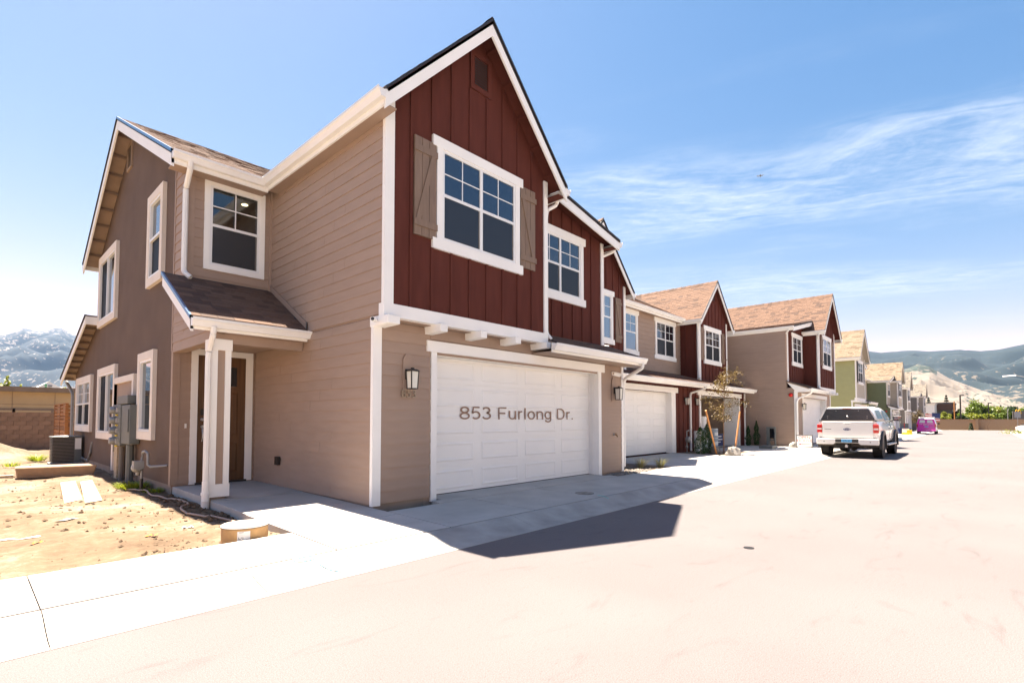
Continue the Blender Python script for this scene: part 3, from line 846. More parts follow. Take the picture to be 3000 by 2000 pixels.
def garage_door(parent, fr, s0, s1, z0, z1, rows=5, cols=4, letters=False):
    q = MB(); fr.box(q, s0, s1, -0.03, -0.012, z0, z1); gd = q.build('garage_door', MT['garage_white'], parent)
    q = MB(); fr.box(q, s0, s1, -0.02, 0.004, z0-0.012, z0+0.014); q.build('bottom_seal', MT['rubber'], gd)
    h = (z1-z0)/rows
    for i in range(rows):
        a, b = z0+i*h+0.004+(0.012 if i == 0 else 0), z0+(i+1)*h-0.003
        q = MB(); fr.box(q, s0, s1, -0.012, 0.0, a, b); q.build('door_section', MT['garage_white'], gd)
        w = (s1-s0)/cols; P = fr.P
        for j in range(cols):
            p0, p1, q0, q1 = s0+j*w+0.10, s0+(j+1)*w-0.10, z0+i*h+0.075, z0+(i+1)*h-0.075
            m = MB(); e = 0.018
            # a groove ring and a raised field
            ring = [[P(p0,0.0005,q0),P(p1,0.0005,q0),P(p1,0.0005,q1),P(p0,0.0005,q1)],
                    [P(p0+e,0.010,q0+e),P(p1-e,0.010,q0+e),P(p1-e,0.010,q1-e),P(p0+e,0.010,q1-e)],
                    [P(p0+2*e,0.010,q0+2*e),P(p1-2*e,0.010,q0+2*e),P(p1-2*e,0.010,q1-2*e),P(p0+2*e,0.010,q1-2*e)],
                    [P(p0+3*e,0.003,q0+3*e),P(p1-3*e,0.003,q0+3*e),P(p1-3*e,0.003,q1-3*e),P(p0+3*e,0.003,q1-3*e)]]
            for r_ in ring: m.v += [tuple(v_) for v_ in r_]
            for k in range(3):
                for t in range(4): m.f.append((4*k+t, 4*k+(t+1)%4, 4*k+4+(t+1)%4, 4*k+4+t))
            m.f.append((12,13,14,15))
            m.build('raised_panel', MT['garage_white'], gd)
    return gd

def trim_box(parent, name, x0,y0,z0,x1,y1,z1, m='white', bevel=0.0):
    return MB().box(x0,y0,z0,x1,y1,z1).build(name, MT[m], parent, bevel=bevel)

def unit(label, pal, group, near=0, sides=True, door=True):
    """one end-of-terrace house. near: 2 = the nearest house, 1 = board detail, 0 = far"""
    t = thing('townhouse', label, 'house', (XC, YF, 0), group)
    lap, bat = MT[pal.lap], MT[pal.bat]
    # ---- bodies
    mb = MB()
    mb.box(XC,YF,0,5.33,6.95,2.95).box(10.14,YF,0,XR,6.95,2.95).box(5.33,YF,2.49,10.14,6.95,2.95).box(XC,6.95,0,XR,YBK,2.95)
    gw = mb.build('garage_wall', lap, t)
    mb = MB(); k = 0.10
    mb.prism([(XC,YG,2.93),(XG,YG,2.93),(XG,YG,gable_z(XG)-k),(G1['xp'],YG,gable_z(G1['xp'])-k),(XC,YG,gable_z(XC)-k)], (0,YBK-YG,0))
    ga = mb.build('gable_wall', bat, t)
    wz = lambda x: 5.955+0.2*(11.26-x)
    mb = MB(); mb.prism([(XG,YW,2.95),(XR-0.17,YW,2.95),(XR-0.17,YW,wz(XR-0.17)-k),(XG,YW,wz(XG)-k)], (0,YBK-YW,0))
    wg = mb.build('wing_wall', bat, t)
    fg, ff, fw_ = front(YG), front(YF), front(YW)
    sl, sr = side(XC), side(XR, 1)
    if near == 2:
        lap_boards(gw, sl, YF+0.02, YD, 0.165, 2.93, lap)
        sw = MB().box(XC-0.001, YG+0.03, 2.94, XC+0.01, YI, 6.15).build('side_wall', lap, t)
        lap_boards(sw, sl, YG+0.036, YI, 2.965, 6.12, lap)
        lap_boards(gw, ff, XC+0.12, 5.215, 0.165, 2.90, lap)
        lap_boards(gw, ff, 10.26, XR-0.05, 0.165, 2.70, lap)
        lap_boards(gw, ff, 5.215, 10.26, 2.73, 2.92, lap)
        MB().box(XC-0.004,YF-0.004,0.0,5.1,YF+0.1,0.16).box(XC-0.004,YF,0,XC+0.1,YD,0.16).build('foundation', MT['foundation'], t)
    else:
        sw = MB().box(XR-0.171, YW+0.003, 2.95, XR+0.002, YBK, 5.86).build('side_wall', lap, t)
        MB().box(XC-0.002, YG+0.003, 2.93, XC+0.1, YBK, 6.14).build('side_wall', lap, t)
        if near == 1:
            lap_boards(gw, sr, YF+0.02, 10.6, 0.165, 2.93, lap)
            lap_boards(sw, sr, YW+0.02, 10.6, 2.965, 5.82, lap)
    # ---- white trim
    W = pal.trim
    trim_box(t,'corner_trim', XC-0.03,YF-0.035,0.14,XC+0.115,YF+0.03,2.80,W)
    trim_box(t,'corner_trim', XR-0.06,YF-0.035,0.14,XR+0.035,YF+0.11,2.80,W)
    trim_box(t,'corner_trim', XC-0.03,YG-0.03,3.12,XC+0.135,YG+0.035,gable_z(XC+0.13)-0.13,W)
    trim_box(t,'corner_trim', XG-0.10,YG-0.03,3.12,XG+0.012,YG+0.10,gable_z(XG)-0.13,W)
    trim_box(t,'corner_trim', XR-0.27,YW-0.03,3.2,XR-0.15,YW+0.10,wz(XR-0.2)-0.12,W)
    trim_box(t,'jetty_band', XC-0.03,YG-0.032,2.925,XG+0.012,YG+0.10,3.12,W)
    MB().box(XC+0.01,YG+0.10,2.915,XG-0.01,YF+0.05,2.929).build('jetty_soffit', MT['taupe_plain'] if near else lap, t)
    for i in range(5):
        x, x2 = (4.135, 4.345) if i == 0 else (4.225+0.875*i, 4.225+0.875*i+0.148)
        q = MB(); yf = 6.25
        q.hexa([(x,yf,2.805),(x2,yf,2.805),(x2,YF+0.06,2.795),(x,YF+0.06,2.795),(x,yf,2.93),(x2,yf,2.93),(x2,YF+0.06,2.945),(x,YF+0.06,2.945)]).build('corbel', MT[W], t, bevel=0.008)
    # ---- battens, windows, shutters, vent
    holes = [(5.02,7.17,4.14,5.97),(5.80,6.36,7.12,7.84),(4.66,5.1,4.27,5.82),(7.10,7.54,4.29,5.87)]
    if near:
        battens(ga, fg, [4.62+0.406*i for i in range(8)], 3.12, lambda x: gable_z(x)-0.12, bat, holes)
        battens(wg, fw_, [8.17,8.57,8.97,9.37,9.76,10.15,10.54], 3.0, lambda x: wz(x)-0.12, bat, [(8.28,10.26,4.11,5.78)])
        if near == 1:
            for y in (6.9,7.3): pass
    window(t, fg, 5.02, 7.17, 4.14, 5.97, 'twin', grid=True)
    window(t, fw_, 8.28, 10.25, 4.12, 5.78, 'twin')
    shutter(t, fg, 4.665, 5.09, 4.27, 5.82, False, pal.shutter); shutter(t, fg, 7.11, 7.535, 4.29, 5.84, True, pal.shutter)
    gable_vent(t, fg, 5.83, 6.34, 7.14, 7.83, bat, 11 if near else 5)
    # ---- garage
    fd = front(6.905)
    gd = garage_door(t, fd, 5.30, 10.17, 0.10 if False else 0.135, 2.52)
    trim_box(t,'garage_header', 5.13,YF-0.05,2.525,10.38,YF+0.02,2.705,W)
    trim_box(t,'garage_casing', 5.225,YF-0.036,0.09,5.34,YF+0.10,2.525,W); trim_box(t,'garage_casing', 10.13,YF-0.036,0.09,10.25,YF+0.10,2.525,W)
    jb = MB()
    for i in range(3): jb.box(5.33,6.70+i*0.07,0.13,5.352-0.004*i,6.76+i*0.07,2.5).box(10.118+0.004*i,6.70+i*0.07,0.13,10.14,6.76+i*0.07,2.5).box(5.352,6.70+i*0.07,2.478+0.004*i,10.118,6.76+i*0.07,2.5)
    jb.build('door_jamb', MT[W], t)
    # ---- lean-to roof over the garage
    a, b = (7.945,6.10,2.915), (11.30,6.10,2.915)
    sd = roof_plane(t, a, b, (11.30,YW,3.29), (7.945,YW,3.29), name='lean_to_roof')
    shingle_slope(sd, (7.945,6.10,2.915),(1,0,0),(0,1.0,0.375),3.34,1.05,pal.shingle)
    MB().box(7.76,6.12,2.72,11.28,6.15,2.90).build('fascia', MT[W], t)
    MB().box(7.76,6.15,2.725,11.26,YF,2.745).build('lean_to_soffit', lap, t)
    MB().prism([(11.262,6.13,2.72),(11.262,YF,2.72),(11.262,YW,3.24),(11.262,6.13,2.88)],(0.03,0,0)).build('end_board', MT[W], t)
    gutter(t, (7.74,6.12,2.89),(11.33,6.12,2.89),(0,-1,0))
    pipe(t, [(11.16,6.05,2.78),(11.17,6.06,2.66),(11.24,6.60,2.42),(11.29,6.66,2.25),(11.29,6.66,0.25)])
    # ---- steep gable roof
    g = G1; yr = 6.05; zp, zl = g['zp'], g['zl']
    d1 = roof_plane(t, (g['xl'],yr,zl),(g['xl'],YBK,zl),(g['xp'],YBK,zp),(g['xp'],yr,zp), pal.bat)
    d2 = roof_plane(t, (g['xr'],yr,zl),(g['xr'],YBK,zl),(g['xp'],YBK,zp),(g['xp'],yr,zp), pal.bat)
    sv = Vector((g['xp']-g['xl'],0,zp-zl)); sl_ = sv.length
    if near == 1 or near == 0:
        shingle_slope(d2, (g['xr'],yr,zl),(0,1,0),(-(g['xp']-g['xl']),0,zp-zl), 7.0, sl_, pal.shingle)
    shingle_slope(d1, (g['xl'],yr,zl),(0,1,0),sv, 6.0 if near == 2 else 2.0, sl_, pal.shingle)
    cap = MB()
    for i in range(int((YBK-yr)/0.22)):
        y = yr+i*0.22; q = 0.012 if i % 2 else 0.02
        for sg in (-1, 1):
            cap.quad((g['xp'],y,zp+0.02+q),(g['xp'],y+0.24,zp+0.02),(g['xp']+sg*0.13,y+0.24,zp-0.125),(g['xp']+sg*0.13,y,zp-0.12+q))
    cap.tone = [random.random() for _ in cap.f]
    c_ = cap.build('ridge_cap', MT[pal.shingle], t)
    rake_board(t, (g['xl'],yr,zl),(g['xp'],yr,zp),(0,-1,0),0.26,m=W); rake_board(t, (g['xr'],yr,zl),(g['xp'],yr,zp),(0,-1,0),0.26,m=W)
    if near:
        for sg, xe in ((1,g['xl']),(-1,g['xr'])):
            for i in range(5):
                x = xe+sg*(0.3+0.4*i)
                q = MB(); z = gable_z(x)-0.09; dzs = sg*0.05*(zp-zl)/(g['xp']-g['xl'])
                q.hexa([(x-0.02,yr+0.036,z-0.07-dzs*0.4),(x+0.02,yr+0.036,z-0.07+dzs*0.4),(x+0.02,YG,z-0.07+dzs*0.4),(x-0.02,YG,z-0.07-dzs*0.4),(x-0.02,yr+0.036,z-dzs*0.4),(x+0.02,yr+0.036,z+dzs*0.4),(x+0.02,YG,z+dzs*0.4),(x-0.02,YG,z-dzs*0.4)]).build('lookout', bat, t)
    ye = 10.12 if near == 2 else YBK
    MB().box(g['xl']+0.0,yr+0.03,zl-0.235,g['xl']+0.03,ye,zl-0.045).build('fascia', MT[W], t)
    MB().box(g['xr']-0.03,yr+0.03,zl-0.235,g['xr'],YBK,zl-0.045).build('fascia', MT[W], t)
    MB().box(g['xl']+0.03,YG+0.17,zl-0.225,XC,ye,zl-0.205).build('soffit', MT['taupe_plain'] if near else lap, t)
    MB().box(XG,yr+0.04,zl-0.225,g['xr']-0.03,YBK,zl-0.205).build('soffit', bat, t); MB().box(g['xl']+0.03,yr+0.04,zl-0.225,XC-0.03,YG+0.17,zl-0.205).build('soffit', MT['taupe_plain'] if near else lap, t)
    gutter(t, (g['xl'],yr-0.01,zl-0.03),(g['xl'],ye-0.01,zl-0.03),(-1,0,0)); gutter(t, (g['xr'],yr-0.01,zl-0.03),(g['xr'],YBK,zl-0.03),(1,0,0))
    pipe(t, [(g['xr']+0.03,6.30,5.90),(g['xr']+0.02,6.33,5.78),(8.0,6.44,5.66),(7.965,6.44,5.5),(7.965,6.44,3.14),(8.02,6.36,3.02)], r=0.038)
    # ---- low-pitched wing roof
    xr2 = 11.28; yr2 = 6.72
    wr_ = roof_plane(t, (xr2,yr2,wz(xr2)),(xr2,YBK,wz(xr2)),(XG-0.6,YBK,wz(XG-0.6)),(XG-0.6,yr2,wz(XG-0.6)), pal.bat)
    shingle_slope(wr_, (xr2,yr2,wz(xr2)),(0,1,0),(-1,0,0.2),6.5,3.4,pal.shingle)
    rake_board(t, (xr2,yr2,wz(xr2)),(XG-0.2,yr2,wz(XG-0.2)),(0,-1,0),0.22,m=W)
    MB().box(xr2-0.03,yr2+0.03,wz(xr2)-0.22,xr2,YBK,wz(xr2)-0.045).build('fascia', MT[W], t)
    MB().box(XR-0.17,yr2+0.04,wz(xr2)-0.215,xr2-0.03,YBK,wz(xr2)-0.195).build('soffit', bat, t)
    gutter(t, (xr2,yr2-0.01,wz(xr2)-0.03),(xr2,YBK,wz(xr2)-0.03),(1,0,0))
    pipe(t, [(xr2+0.05,6.92,5.82),(xr2+0.04,6.95,5.72),(11.10,7.16,5.58),(11.10,7.16,5.45),(11.10,7.16,3.36)], r=0.038)
    return t

PA = palette('taupe','red','white','shingle','shutter')
H1 = unit('nearest townhouse with red gable, brown siding and white two-car garage door numbered 853', PA, 'townhouses along the street', near=2)
t = H1
# letters on the garage door and the metal house numbers
gd1 = [c for c in H1.children if c.name.startswith('garage_door')][0]
def arc(cx, cy, rx, ry, a0, a1, n=14): return [(cx+rx*math.cos(R(a0+(a1-a0)*i/n)), cy+ry*math.sin(R(a0+(a1-a0)*i/n))) for i in range(n+1)]
GL = {  # plain grotesque letters as centre lines (cap height 1)
 '8': (0.60, [arc(0.30,0.73,0.19,0.205,-90,270,24), arc(0.30,0.275,0.225,0.215,-90,270,24)]),
 '5': (0.60, [[(0.50,0.945),(0.17,0.945),(0.105,0.50)]+arc(0.29,0.33,0.215,0.265,140,-140,20)]),
 '3': (0.60, [arc(0.28,0.73,0.19,0.205,160,-80,16)+arc(0.285,0.285,0.22,0.225,85,-160,20)]),
 'F': (0.66, [[(0.12,0.0),(0.12,0.945),(0.58,0.945)],[(0.12,0.50),(0.51,0.50)]]),
 'u': (0.60, [[(0.11,0.72),(0.11,0.27)]+arc(0.29,0.235,0.18,0.18,180,330,12)+[(0.49,0.36)],[(0.49,0.72),(0.49,0.0)]]),
 'r': (0.40, [[(0.11,0.0),(0.11,0.72)],[(0.11,0.42)]+arc(0.29,0.45,0.18,0.215,170,75,8)]),
 'l': (0.25, [[(0.12,0.0),(0.12,0.98)]]),
 'o': (0.60, [arc(0.30,0.36,0.215,0.315,-90,270,26)]),
 'n': (0.60, [[(0.11,0.0),(0.11,0.72)],[(0.11,0.44)]+arc(0.31,0.49,0.18,0.185,160,0,12)+[(0.49,0.0)]]),
 'g': (0.60, [arc(0.285,0.37,0.20,0.305,-90,270,26),[(0.49,0.72),(0.49,0.02)]+arc(0.29,0.0,0.20,0.215,0,-160,14)]),
 'D': (0.76, [[(0.12,0.055),(0.12,0.945),(0.36,0.945)]+arc(0.36,0.50,0.275,0.445,90,-90,18)+[(0.12,0.055)]]),
 '.': (0.30, [[(0.13,0.0),(0.13,0.12)]]), ' ': (0.30, [])}
def letters(parent, txt, left, right, base, cap, y, m, name='letter', wd=0.105):
    tot = sum(GL[c][0] for c in txt); kx_ = (right-left)/tot; x = left
    for c in txt:
        adv, st = GL[c]
        if st:
            mb = MB()
            for k, ln in enumerate(st):
                P = [Vector((x+p[0]*kx_, y-0.0003*k, base+p[1]*cap)) for p in ln]
                L = []
                for i in range(len(P)):
                    d = P[min(i+1,len(P)-1)]-P[max(i-1,0)]; d = d.normalized(); nn = Vector((-d.z,0,d.x))
                    nn = Vector((nn.x*1.55,0,nn.z)); L.append((P[i]+nn*wd*cap/2, P[i]-nn*wd*cap/2))
                for i in range(len(P)-1): mb.quad(L[i][0], L[i][1], L[i+1][1], L[i+1][0])
            mb.build(name, m, parent)
        x += adv*kx_
letters(gd1, '853 Furlong Dr.', 6.05, 9.52, 1.42, 0.235, 6.905-0.0135, MT['ink_brown'], wd=0.125)
tm = text_mb('853', 0.178, (4.775, YF-0.040, 1.815), (1.12,0,0), (0,0,1), (0,-1,0), 0.012)
hn = tm.build('house_number', MT['hw_bronze'], H1)
# mounting plates behind the lamps
for x in (4.76, 10.80):
    q = MB(); q.prism([(x-0.095,YF-0.03,1.86),(x+0.095,YF-0.03,1.86),(x+0.095,YF-0.03,2.35),(x+0.045,YF-0.03,2.44),(x-0.045,YF-0.03,2.44),(x-0.095,YF-0.03,2.35)],(0,-0.018,0))
    q.build('lamp_block', MT['taupe_plain'], H1)

# ---- entry wing of the nearest house
lap = MT['taupe']
fi, fdn, ss = front(YI), front(YD), side(XS)
RX, RYf, RZf, RYr, RZr, RYb, RZb = 2.35, 10.10, 6.04, 14.9, 8.56, 19.35, 5.98
mrz = lambda y: RZf+(y-RYf)*(RZr-RZf)/(RYr-RYf) if y < RYr else RZr+(y-RYr)*(RZb-RZr)/(RYb-RYr)
# front wall round a real window opening, with a room behind it
W0, W1, WZ0, WZ1 = 3.03, 3.95, 4.25, 5.78
MB().box(XS+0.005,YI,2.8,W0,YI+0.14,6.1).box(W1,YI,2.8,XC,YI+0.14,6.1).box(W0,YI,2.8,W1,YI+0.14,WZ0).box(W0,YI,WZ1,W1,YI+0.14,6.1).build('entry_upper_wall', lap, H1)
euw = [c for c in H1.children if c.name.startswith('entry_upper_wall')][0]
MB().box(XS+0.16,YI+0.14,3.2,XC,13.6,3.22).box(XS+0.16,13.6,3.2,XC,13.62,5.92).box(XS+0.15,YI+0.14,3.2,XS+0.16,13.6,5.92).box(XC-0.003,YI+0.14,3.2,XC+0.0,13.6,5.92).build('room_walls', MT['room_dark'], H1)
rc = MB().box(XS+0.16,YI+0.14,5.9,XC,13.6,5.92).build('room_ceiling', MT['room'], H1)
MB().lathe([(0.062,0.0),(0.062,-0.006)],(3.94,11.27,5.898),k=16).build('ceiling_light', MT['lamp_glow'], rc)
lap_boards(euw, fi, XS+0.1, 2.95, 2.965, 6.05, lap); lap_boards(euw, fi, 4.02, XC-0.03, 2.965, 6.05, lap)
lap_boards(euw, fi, 2.95, 4.02, 2.965, 4.17, lap); lap_boards(euw, fi, 2.95, 4.02, 5.85, 6.05, lap)
window(H1, fi, 2.95, 4.02, 4.17, 5.85, 'single', casing='plain', room=True, cw=0.095, d0=0.004, glass='glass_dark')
trim_box(H1,'corner_trim', XC-0.055,YI-0.055,3.9,XC-0.005,YI-0.005,6.0,'taupe')
# stucco gable end
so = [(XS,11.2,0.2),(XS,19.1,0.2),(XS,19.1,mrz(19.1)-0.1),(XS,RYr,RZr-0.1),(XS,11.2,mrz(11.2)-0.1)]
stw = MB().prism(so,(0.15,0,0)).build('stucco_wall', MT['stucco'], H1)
MB().prism([(XS+0.004,YI,2.80),(XS+0.004,11.2,2.80),(XS+0.004,11.2,mrz(11.2)-0.1),(XS+0.004,YI,mrz(YI)-0.1)],(0.14,0,0)).build('return_wall', lap, H1)
rtw = [c for c in H1.children if c.name.startswith('return_wall')][0]
lap_boards(rtw, Frame((XS+0.004,0,0),(0,1,0),(-1,0,0)), YI+0.06, 11.14, 2.965, 6.25, lap)
trim_box(H1,'corner_trim', XS-0.028,11.14,2.7,XS+0.05,11.2,6.3,'taupe'); trim_box(H1,'corner_trim', XS-0.028,YI-0.03,3.9,XS+0.1,YI+0.06,6.0,'taupe')
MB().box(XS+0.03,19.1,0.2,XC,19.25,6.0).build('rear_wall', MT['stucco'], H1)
MB().box(XC,YBK,0,XR,19.1,6.0).build('rear_block', lap, H1)
MB().prism([(XR-0.2,YBK,5.9),(XR-0.2,19.1,5.9),(XR-0.2,RYr,RZr-0.1)],(-0.05,0,0)).build('rear_gable', lap, H1)
MB().box(XS+0.012,11.2,-0.05,XS+0.2,23.6,0.2).box(XS+0.012,YD,-0.05,XC,YD+0.1,0.165).build('foundation', MT['foundation'], H1)
# single-storey rear part
lz = lambda y: 4.42-(y-18.6)*(4.42-2.86)/(23.5-18.6)
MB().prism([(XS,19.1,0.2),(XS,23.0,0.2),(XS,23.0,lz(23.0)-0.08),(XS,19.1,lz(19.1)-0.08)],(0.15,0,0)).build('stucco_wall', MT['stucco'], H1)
MB().box(XS+0.5,23.0,0.1,XC+2,23.1,2.9).build('rear_wall', MT['brown_trim'], H1)
lr = roof_plane(H1, (2.36,23.55,lz(23.55)),(6.0,23.55,lz(23.55)),(6.0,18.7,lz(18.7)),(2.36,18.7,lz(18.7)))
rake_board(H1,(2.36,23.55,lz(23.55)),(2.36,18.7,lz(18.7)),(-1,0,0),0.2)
for i in range(9):
    y = 19.3+0.5*i; z = lz(y)-0.09
    MB().box(2.39,y-0.03,z-0.05,XS,y+0.03,z).build('lookout', MT['brown_trim'], H1)
MB().box(2.36,18.66,lz(18.7)-0.27,XS+0.02,18.72,lz(18.7)-0.05).build('roof_end_board', MT['white'], H1)
pipe(H1,[(2.52,23.6,2.75),(2.6,23.35,2.5),(2.66,23.2,2.3),(2.66,23.2,0.2)],0.05,m='galv')
# main roof over the entry wing
mf = roof_plane(H1,(RX,RYf,RZf),(XR-0.1,RYf,RZf),(XR-0.1,RYr,RZr),(RX,RYr,RZr))
mr_ = roof_plane(H1,(RX,RYb,RZb),(XR-0.1,RYb,RZb),(XR-0.1,RYr,RZr),(RX,RYr,RZr))
vv = (0,RYr-RYf,RZr-RZf)
shingle_slope(mf,(RX,RYf,RZf),(1,0,0),vv,1.55,5.42,'shingle',single=True,clip=lambda p: True)
shingle_slope(mf,(RX+1.55,RYf,RZf),(1,0,0),vv,2.2,5.42,'shingle',clip=lambda p: p.z > gable_z(p.x)+0.05 or p.x < 4.0)
rake_board(H1,(RX,RYf,RZf),(RX,RYr,RZr),(-1,0,0),0.25); rake_board(H1,(RX,RYb,RZb),(RX,RYr,RZr),(-1,0,0),0.25)
MB().hexa([(RX-0.022,RYf,RZf-0.05),(RX-0.022,RYr,RZr-0.05),(RX+0.01,RYr,RZr-0.05),(RX+0.01,RYf,RZf-0.05),(RX-0.022,RYf,RZf+0.012),(RX-0.022,RYr,RZr+0.012),(RX+0.01,RYr,RZr+0.012),(RX+0.01,RYf,RZf+0.012)]).build('drip_edge', MT['flash_painted_sky'], H1)
for i in range(1, 9):
    y = RYb-0.52*i; z = mrz(y)-0.085
    MB().hexa([(RX+0.03,y-0.02,z-0.06),(XS,y-0.02,z-0.06),(XS,y+0.02,z-0.07),(RX+0.03,y+0.02,z-0.07),(RX+0.03,y-0.02,z),(XS,y-0.02,z),(XS,y+0.02,z-0.01),(RX+0.03,y+0.02,z-0.01)]).build('lookout', MT['brown_trim'], H1)
MB().box(RX,RYf,RZf-0.235,3.95,RYf+0.03,RZf-0.045).build('fascia', MT['white'], H1)
MB().box(RX+0.03,RYf+0.03,RZf-0.225,3.96,YI,RZf-0.205).build('soffit', MT['taupe_plain'], H1)
gutter(H1,(RX,RYf,RZf-0.03),(3.86,RYf,RZf-0.03),(0,-1,0))
gutter(H1,(RX,RYb,RZb-0.03),(5,RYb,RZb-0.03),(0,1,0))
pipe(H1,[(2.62,RYf-0.06,5.90),(2.62,RYf-0.03,5.78),(2.635,YI-0.08,5.52),(2.635,YI-0.08,5.4),(2.635,YI-0.08,4.02),(2.72,YI-0.16,3.93)],0.045)
# entry door wall under the porch
edw = MB().box(XS,YD,0.16,XC,YD+0.15,2.95).build('entry_wall', lap, H1)
lap_boards(edw, fdn, XS+0.06, 3.0, 0.21, 2.75, lap); lap_boards(edw, fdn, 4.09, XC-0.02, 0.21, 2.75, lap)
trim_box(H1,'corner_trim', XS-0.02,YD-0.03,0.2,XS+0.10,YD+0.08,2.78,'taupe')
trim_box(H1,'threshold', 3.08,YD-0.06,0.17,4.0,YD+0.02,0.215,'black_metal')
dr = MB().box(3.10,YD-0.012,0.215,3.97,YD+0.03,2.66).build('entry_door', MT['door_wood'], H1)
for (a,b,c,d) in ((3.24,3.83,0.38,0.95),(3.24,3.50,1.1,1.95),(3.57,3.83,1.1,1.95)):
    q = MB(); e = 0.03
    q.v = [(a,YD-0.0125,c),(b,YD-0.0125,c),(b,YD-0.0125,d),(a,YD-0.0125,d),(a+e,YD-0.022,c+e),(b-e,YD-0.022,c+e),(b-e,YD-0.022,d-e),(a+e,YD-0.022,d-e)]
    for i in range(4): q.f.append((i,(i+1)%4,4+(i+1)%4,4+i))
    q.f.append((4,5,6,7)); q.build('door_panel', MT['door_wood'], dr)
MB().box(3.62,YD-0.018,2.08,3.80,YD-0.011,2.46).build('door_light', MT['glass_dark'], dr)
MB().lathe([(0.03,0),(0.034,-0.012),(0.02,-0.03)],(3.19,YD-0.012,1.42),axis='y',k=12).build('deadbolt', MT['steel'], dr)
MB().box(3.16,YD-0.035,1.50,3.22,YD-0.012,1.62).build('keypad', MT['black_metal'], dr)
MB().lathe([(0.03,0),(0.034,-0.012),(0.026,-0.05)],(3.19,YD-0.012,1.28),axis='y',k=12).tube([(3.19,YD-0.05,1.24),(3.19,YD-0.075,1.15),(3.19,YD-0.07,1.06),(3.19,YD-0.03,1.0)],0.012,8).build('handle', MT['steel'], dr)
trim_box(H1,'door_header', 2.985,YD-0.04,2.66,4.10,YD+0.01,2.775,'white')
trim_box(H1,'door_casing', 2.985,YD-0.04,0.19,3.10,YD+0.01,2.66,'white'); trim_box(H1,'door_casing', 3.97,YD-0.04,0.19,4.10,YD+0.01,2.66,'white')
trim_box(H1,'doorbell', 2.895,YD-0.045,1.255,2.925,YD-0.02,1.34,'paper_white')
# porch
PZ0, PY0, PZ1 = 2.985, 8.74, 3.97
pr = roof_plane(H1,(2.33,PY0,PZ0),(XC-0.03,PY0,PZ0),(XC-0.03,YI-0.02,PZ1),(2.33,YI-0.02,PZ1),'taupe_plain',name='porch_roof')
pv = (0,YI-0.02-PY0,PZ1-PZ0)
shingle_slope(pr,(2.33,PY0,PZ0),(1,0,0),pv,XC-0.03-2.33,1.96,'shingle',single=True)
rake_board(H1,(2.33,PY0,PZ0),(2.33,YI-0.02,PZ1),(-1,0,0),0.19)
MB().hexa([(2.308,PY0,PZ0-0.045),(2.308,YI-0.02,PZ1-0.045),(2.34,YI-0.02,PZ1-0.045),(2.34,PY0,PZ0-0.045),(2.308,PY0,PZ0+0.012),(2.308,YI-0.02,PZ1+0.012),(2.34,YI-0.02,PZ1+0.012),(2.34,PY0,PZ0+0.012)]).build('drip_edge', MT['flash_painted_sky'], H1)
MB().box(2.33,PY0,PZ0-0.20,XC-0.035,PY0+0.03,PZ0-0.045).build('fascia', MT['white'], H1)
gutter(H1,(2.33,PY0,PZ0-0.03),(XC-0.005,PY0,PZ0-0.03),(0,-1,0))
MB().box(XS+0.15,PY0+0.03,2.785,XC-0.03,YD,2.80).build('porch_ceiling', MT['taupe_plain'], H1)
cw_ = MB().prism([(XS,8.95,2.66),(XS,11.2,2.66),(XS,11.2,3.95),(XS,YI-0.02,PZ1-0.09),(XS,8.95,PZ0+0.03)],(0.15,0,0)).build('porch_cheek', lap, H1)
for i in range(7):
    z = 2.665+0.175*i
    y0 = max(8.96, PY0+(z+0.24-PZ0)*(YI-0.02-PY0)/(PZ1-PZ0))
    if y0 > 11: continue
    Pq = Frame((XS,0,0),(0,1,0),(-1,0,0)).P
    MB().prism([Pq(y0,0,z),Pq(y0,0.026,z),Pq(y0,0.013,z+0.187),Pq(y0,0,z+0.187)],(0,11.13-y0,0)).build('siding_board', lap, cw_)
MB().box(2.72,8.93,2.64,XC-0.03,9.1,2.784).build('porch_beam', MT['taupe_plain'], H1)
trim_box(H1,'step_flashing', XC-0.05,8.76,3.0,XC-0.03,8.78,3.12,'panel_grey')
MB().hexa([(XC-0.045,PY0+0.02,PZ0+0.02),(XC-0.028,PY0+0.02,PZ0+0.02),(XC-0.028,YI-0.03,PZ1+0.02),(XC-0.045,YI-0.03,PZ1+0.02),(XC-0.045,PY0+0.02,PZ0+0.13),(XC-0.028,PY0+0.02,PZ0+0.13),(XC-0.028,YI-0.03,PZ1+0.13),(XC-0.045,YI-0.03,PZ1+0.13)]).build('wall_flashing', MT['taupe_plain'], H1)
# porch post: tan core with white corner boards
x0,x1,y0,y1 = 2.685,2.965,8.93,9.21
po = MB().box(x0+0.025,y0+0.025,0.2,x1-0.025,y1-0.025,2.66).build('porch_post', MT['taupe_plain'], H1)
for (a,b,c,d) in ((x0,x0+0.085,y0,y0+0.085),(x1-0.085,x1,y0,y0+0.085),(x0,x0+0.085,y1-0.085,y1),(x1-0.085,x1,y1-0.085,y1)):
    trim_box(po,'post_board', a,c,0.40,b,d,2.52,'white')
trim_box(po,'post_cap', x0-0.015,y0-0.015,2.52,x1+0.015,y1+0.015,2.70,'white',0.004); trim_box(po,'post_base', x0-0.01,y0-0.01,0.20,x1+0.01,y1+0.01,0.40,'white',0.004)
trim_box(H1,'post_footing', x0+0.02,y0+0.03,-0.08,x1-0.06,y1-0.03,0.2,'foundation')
pipe(H1,[(2.62,8.66,2.84),(2.62,8.68,2.72),(2.63,8.88,2.50),(2.625,8.90,2.38),(2.625,8.90,0.36)],0.043)
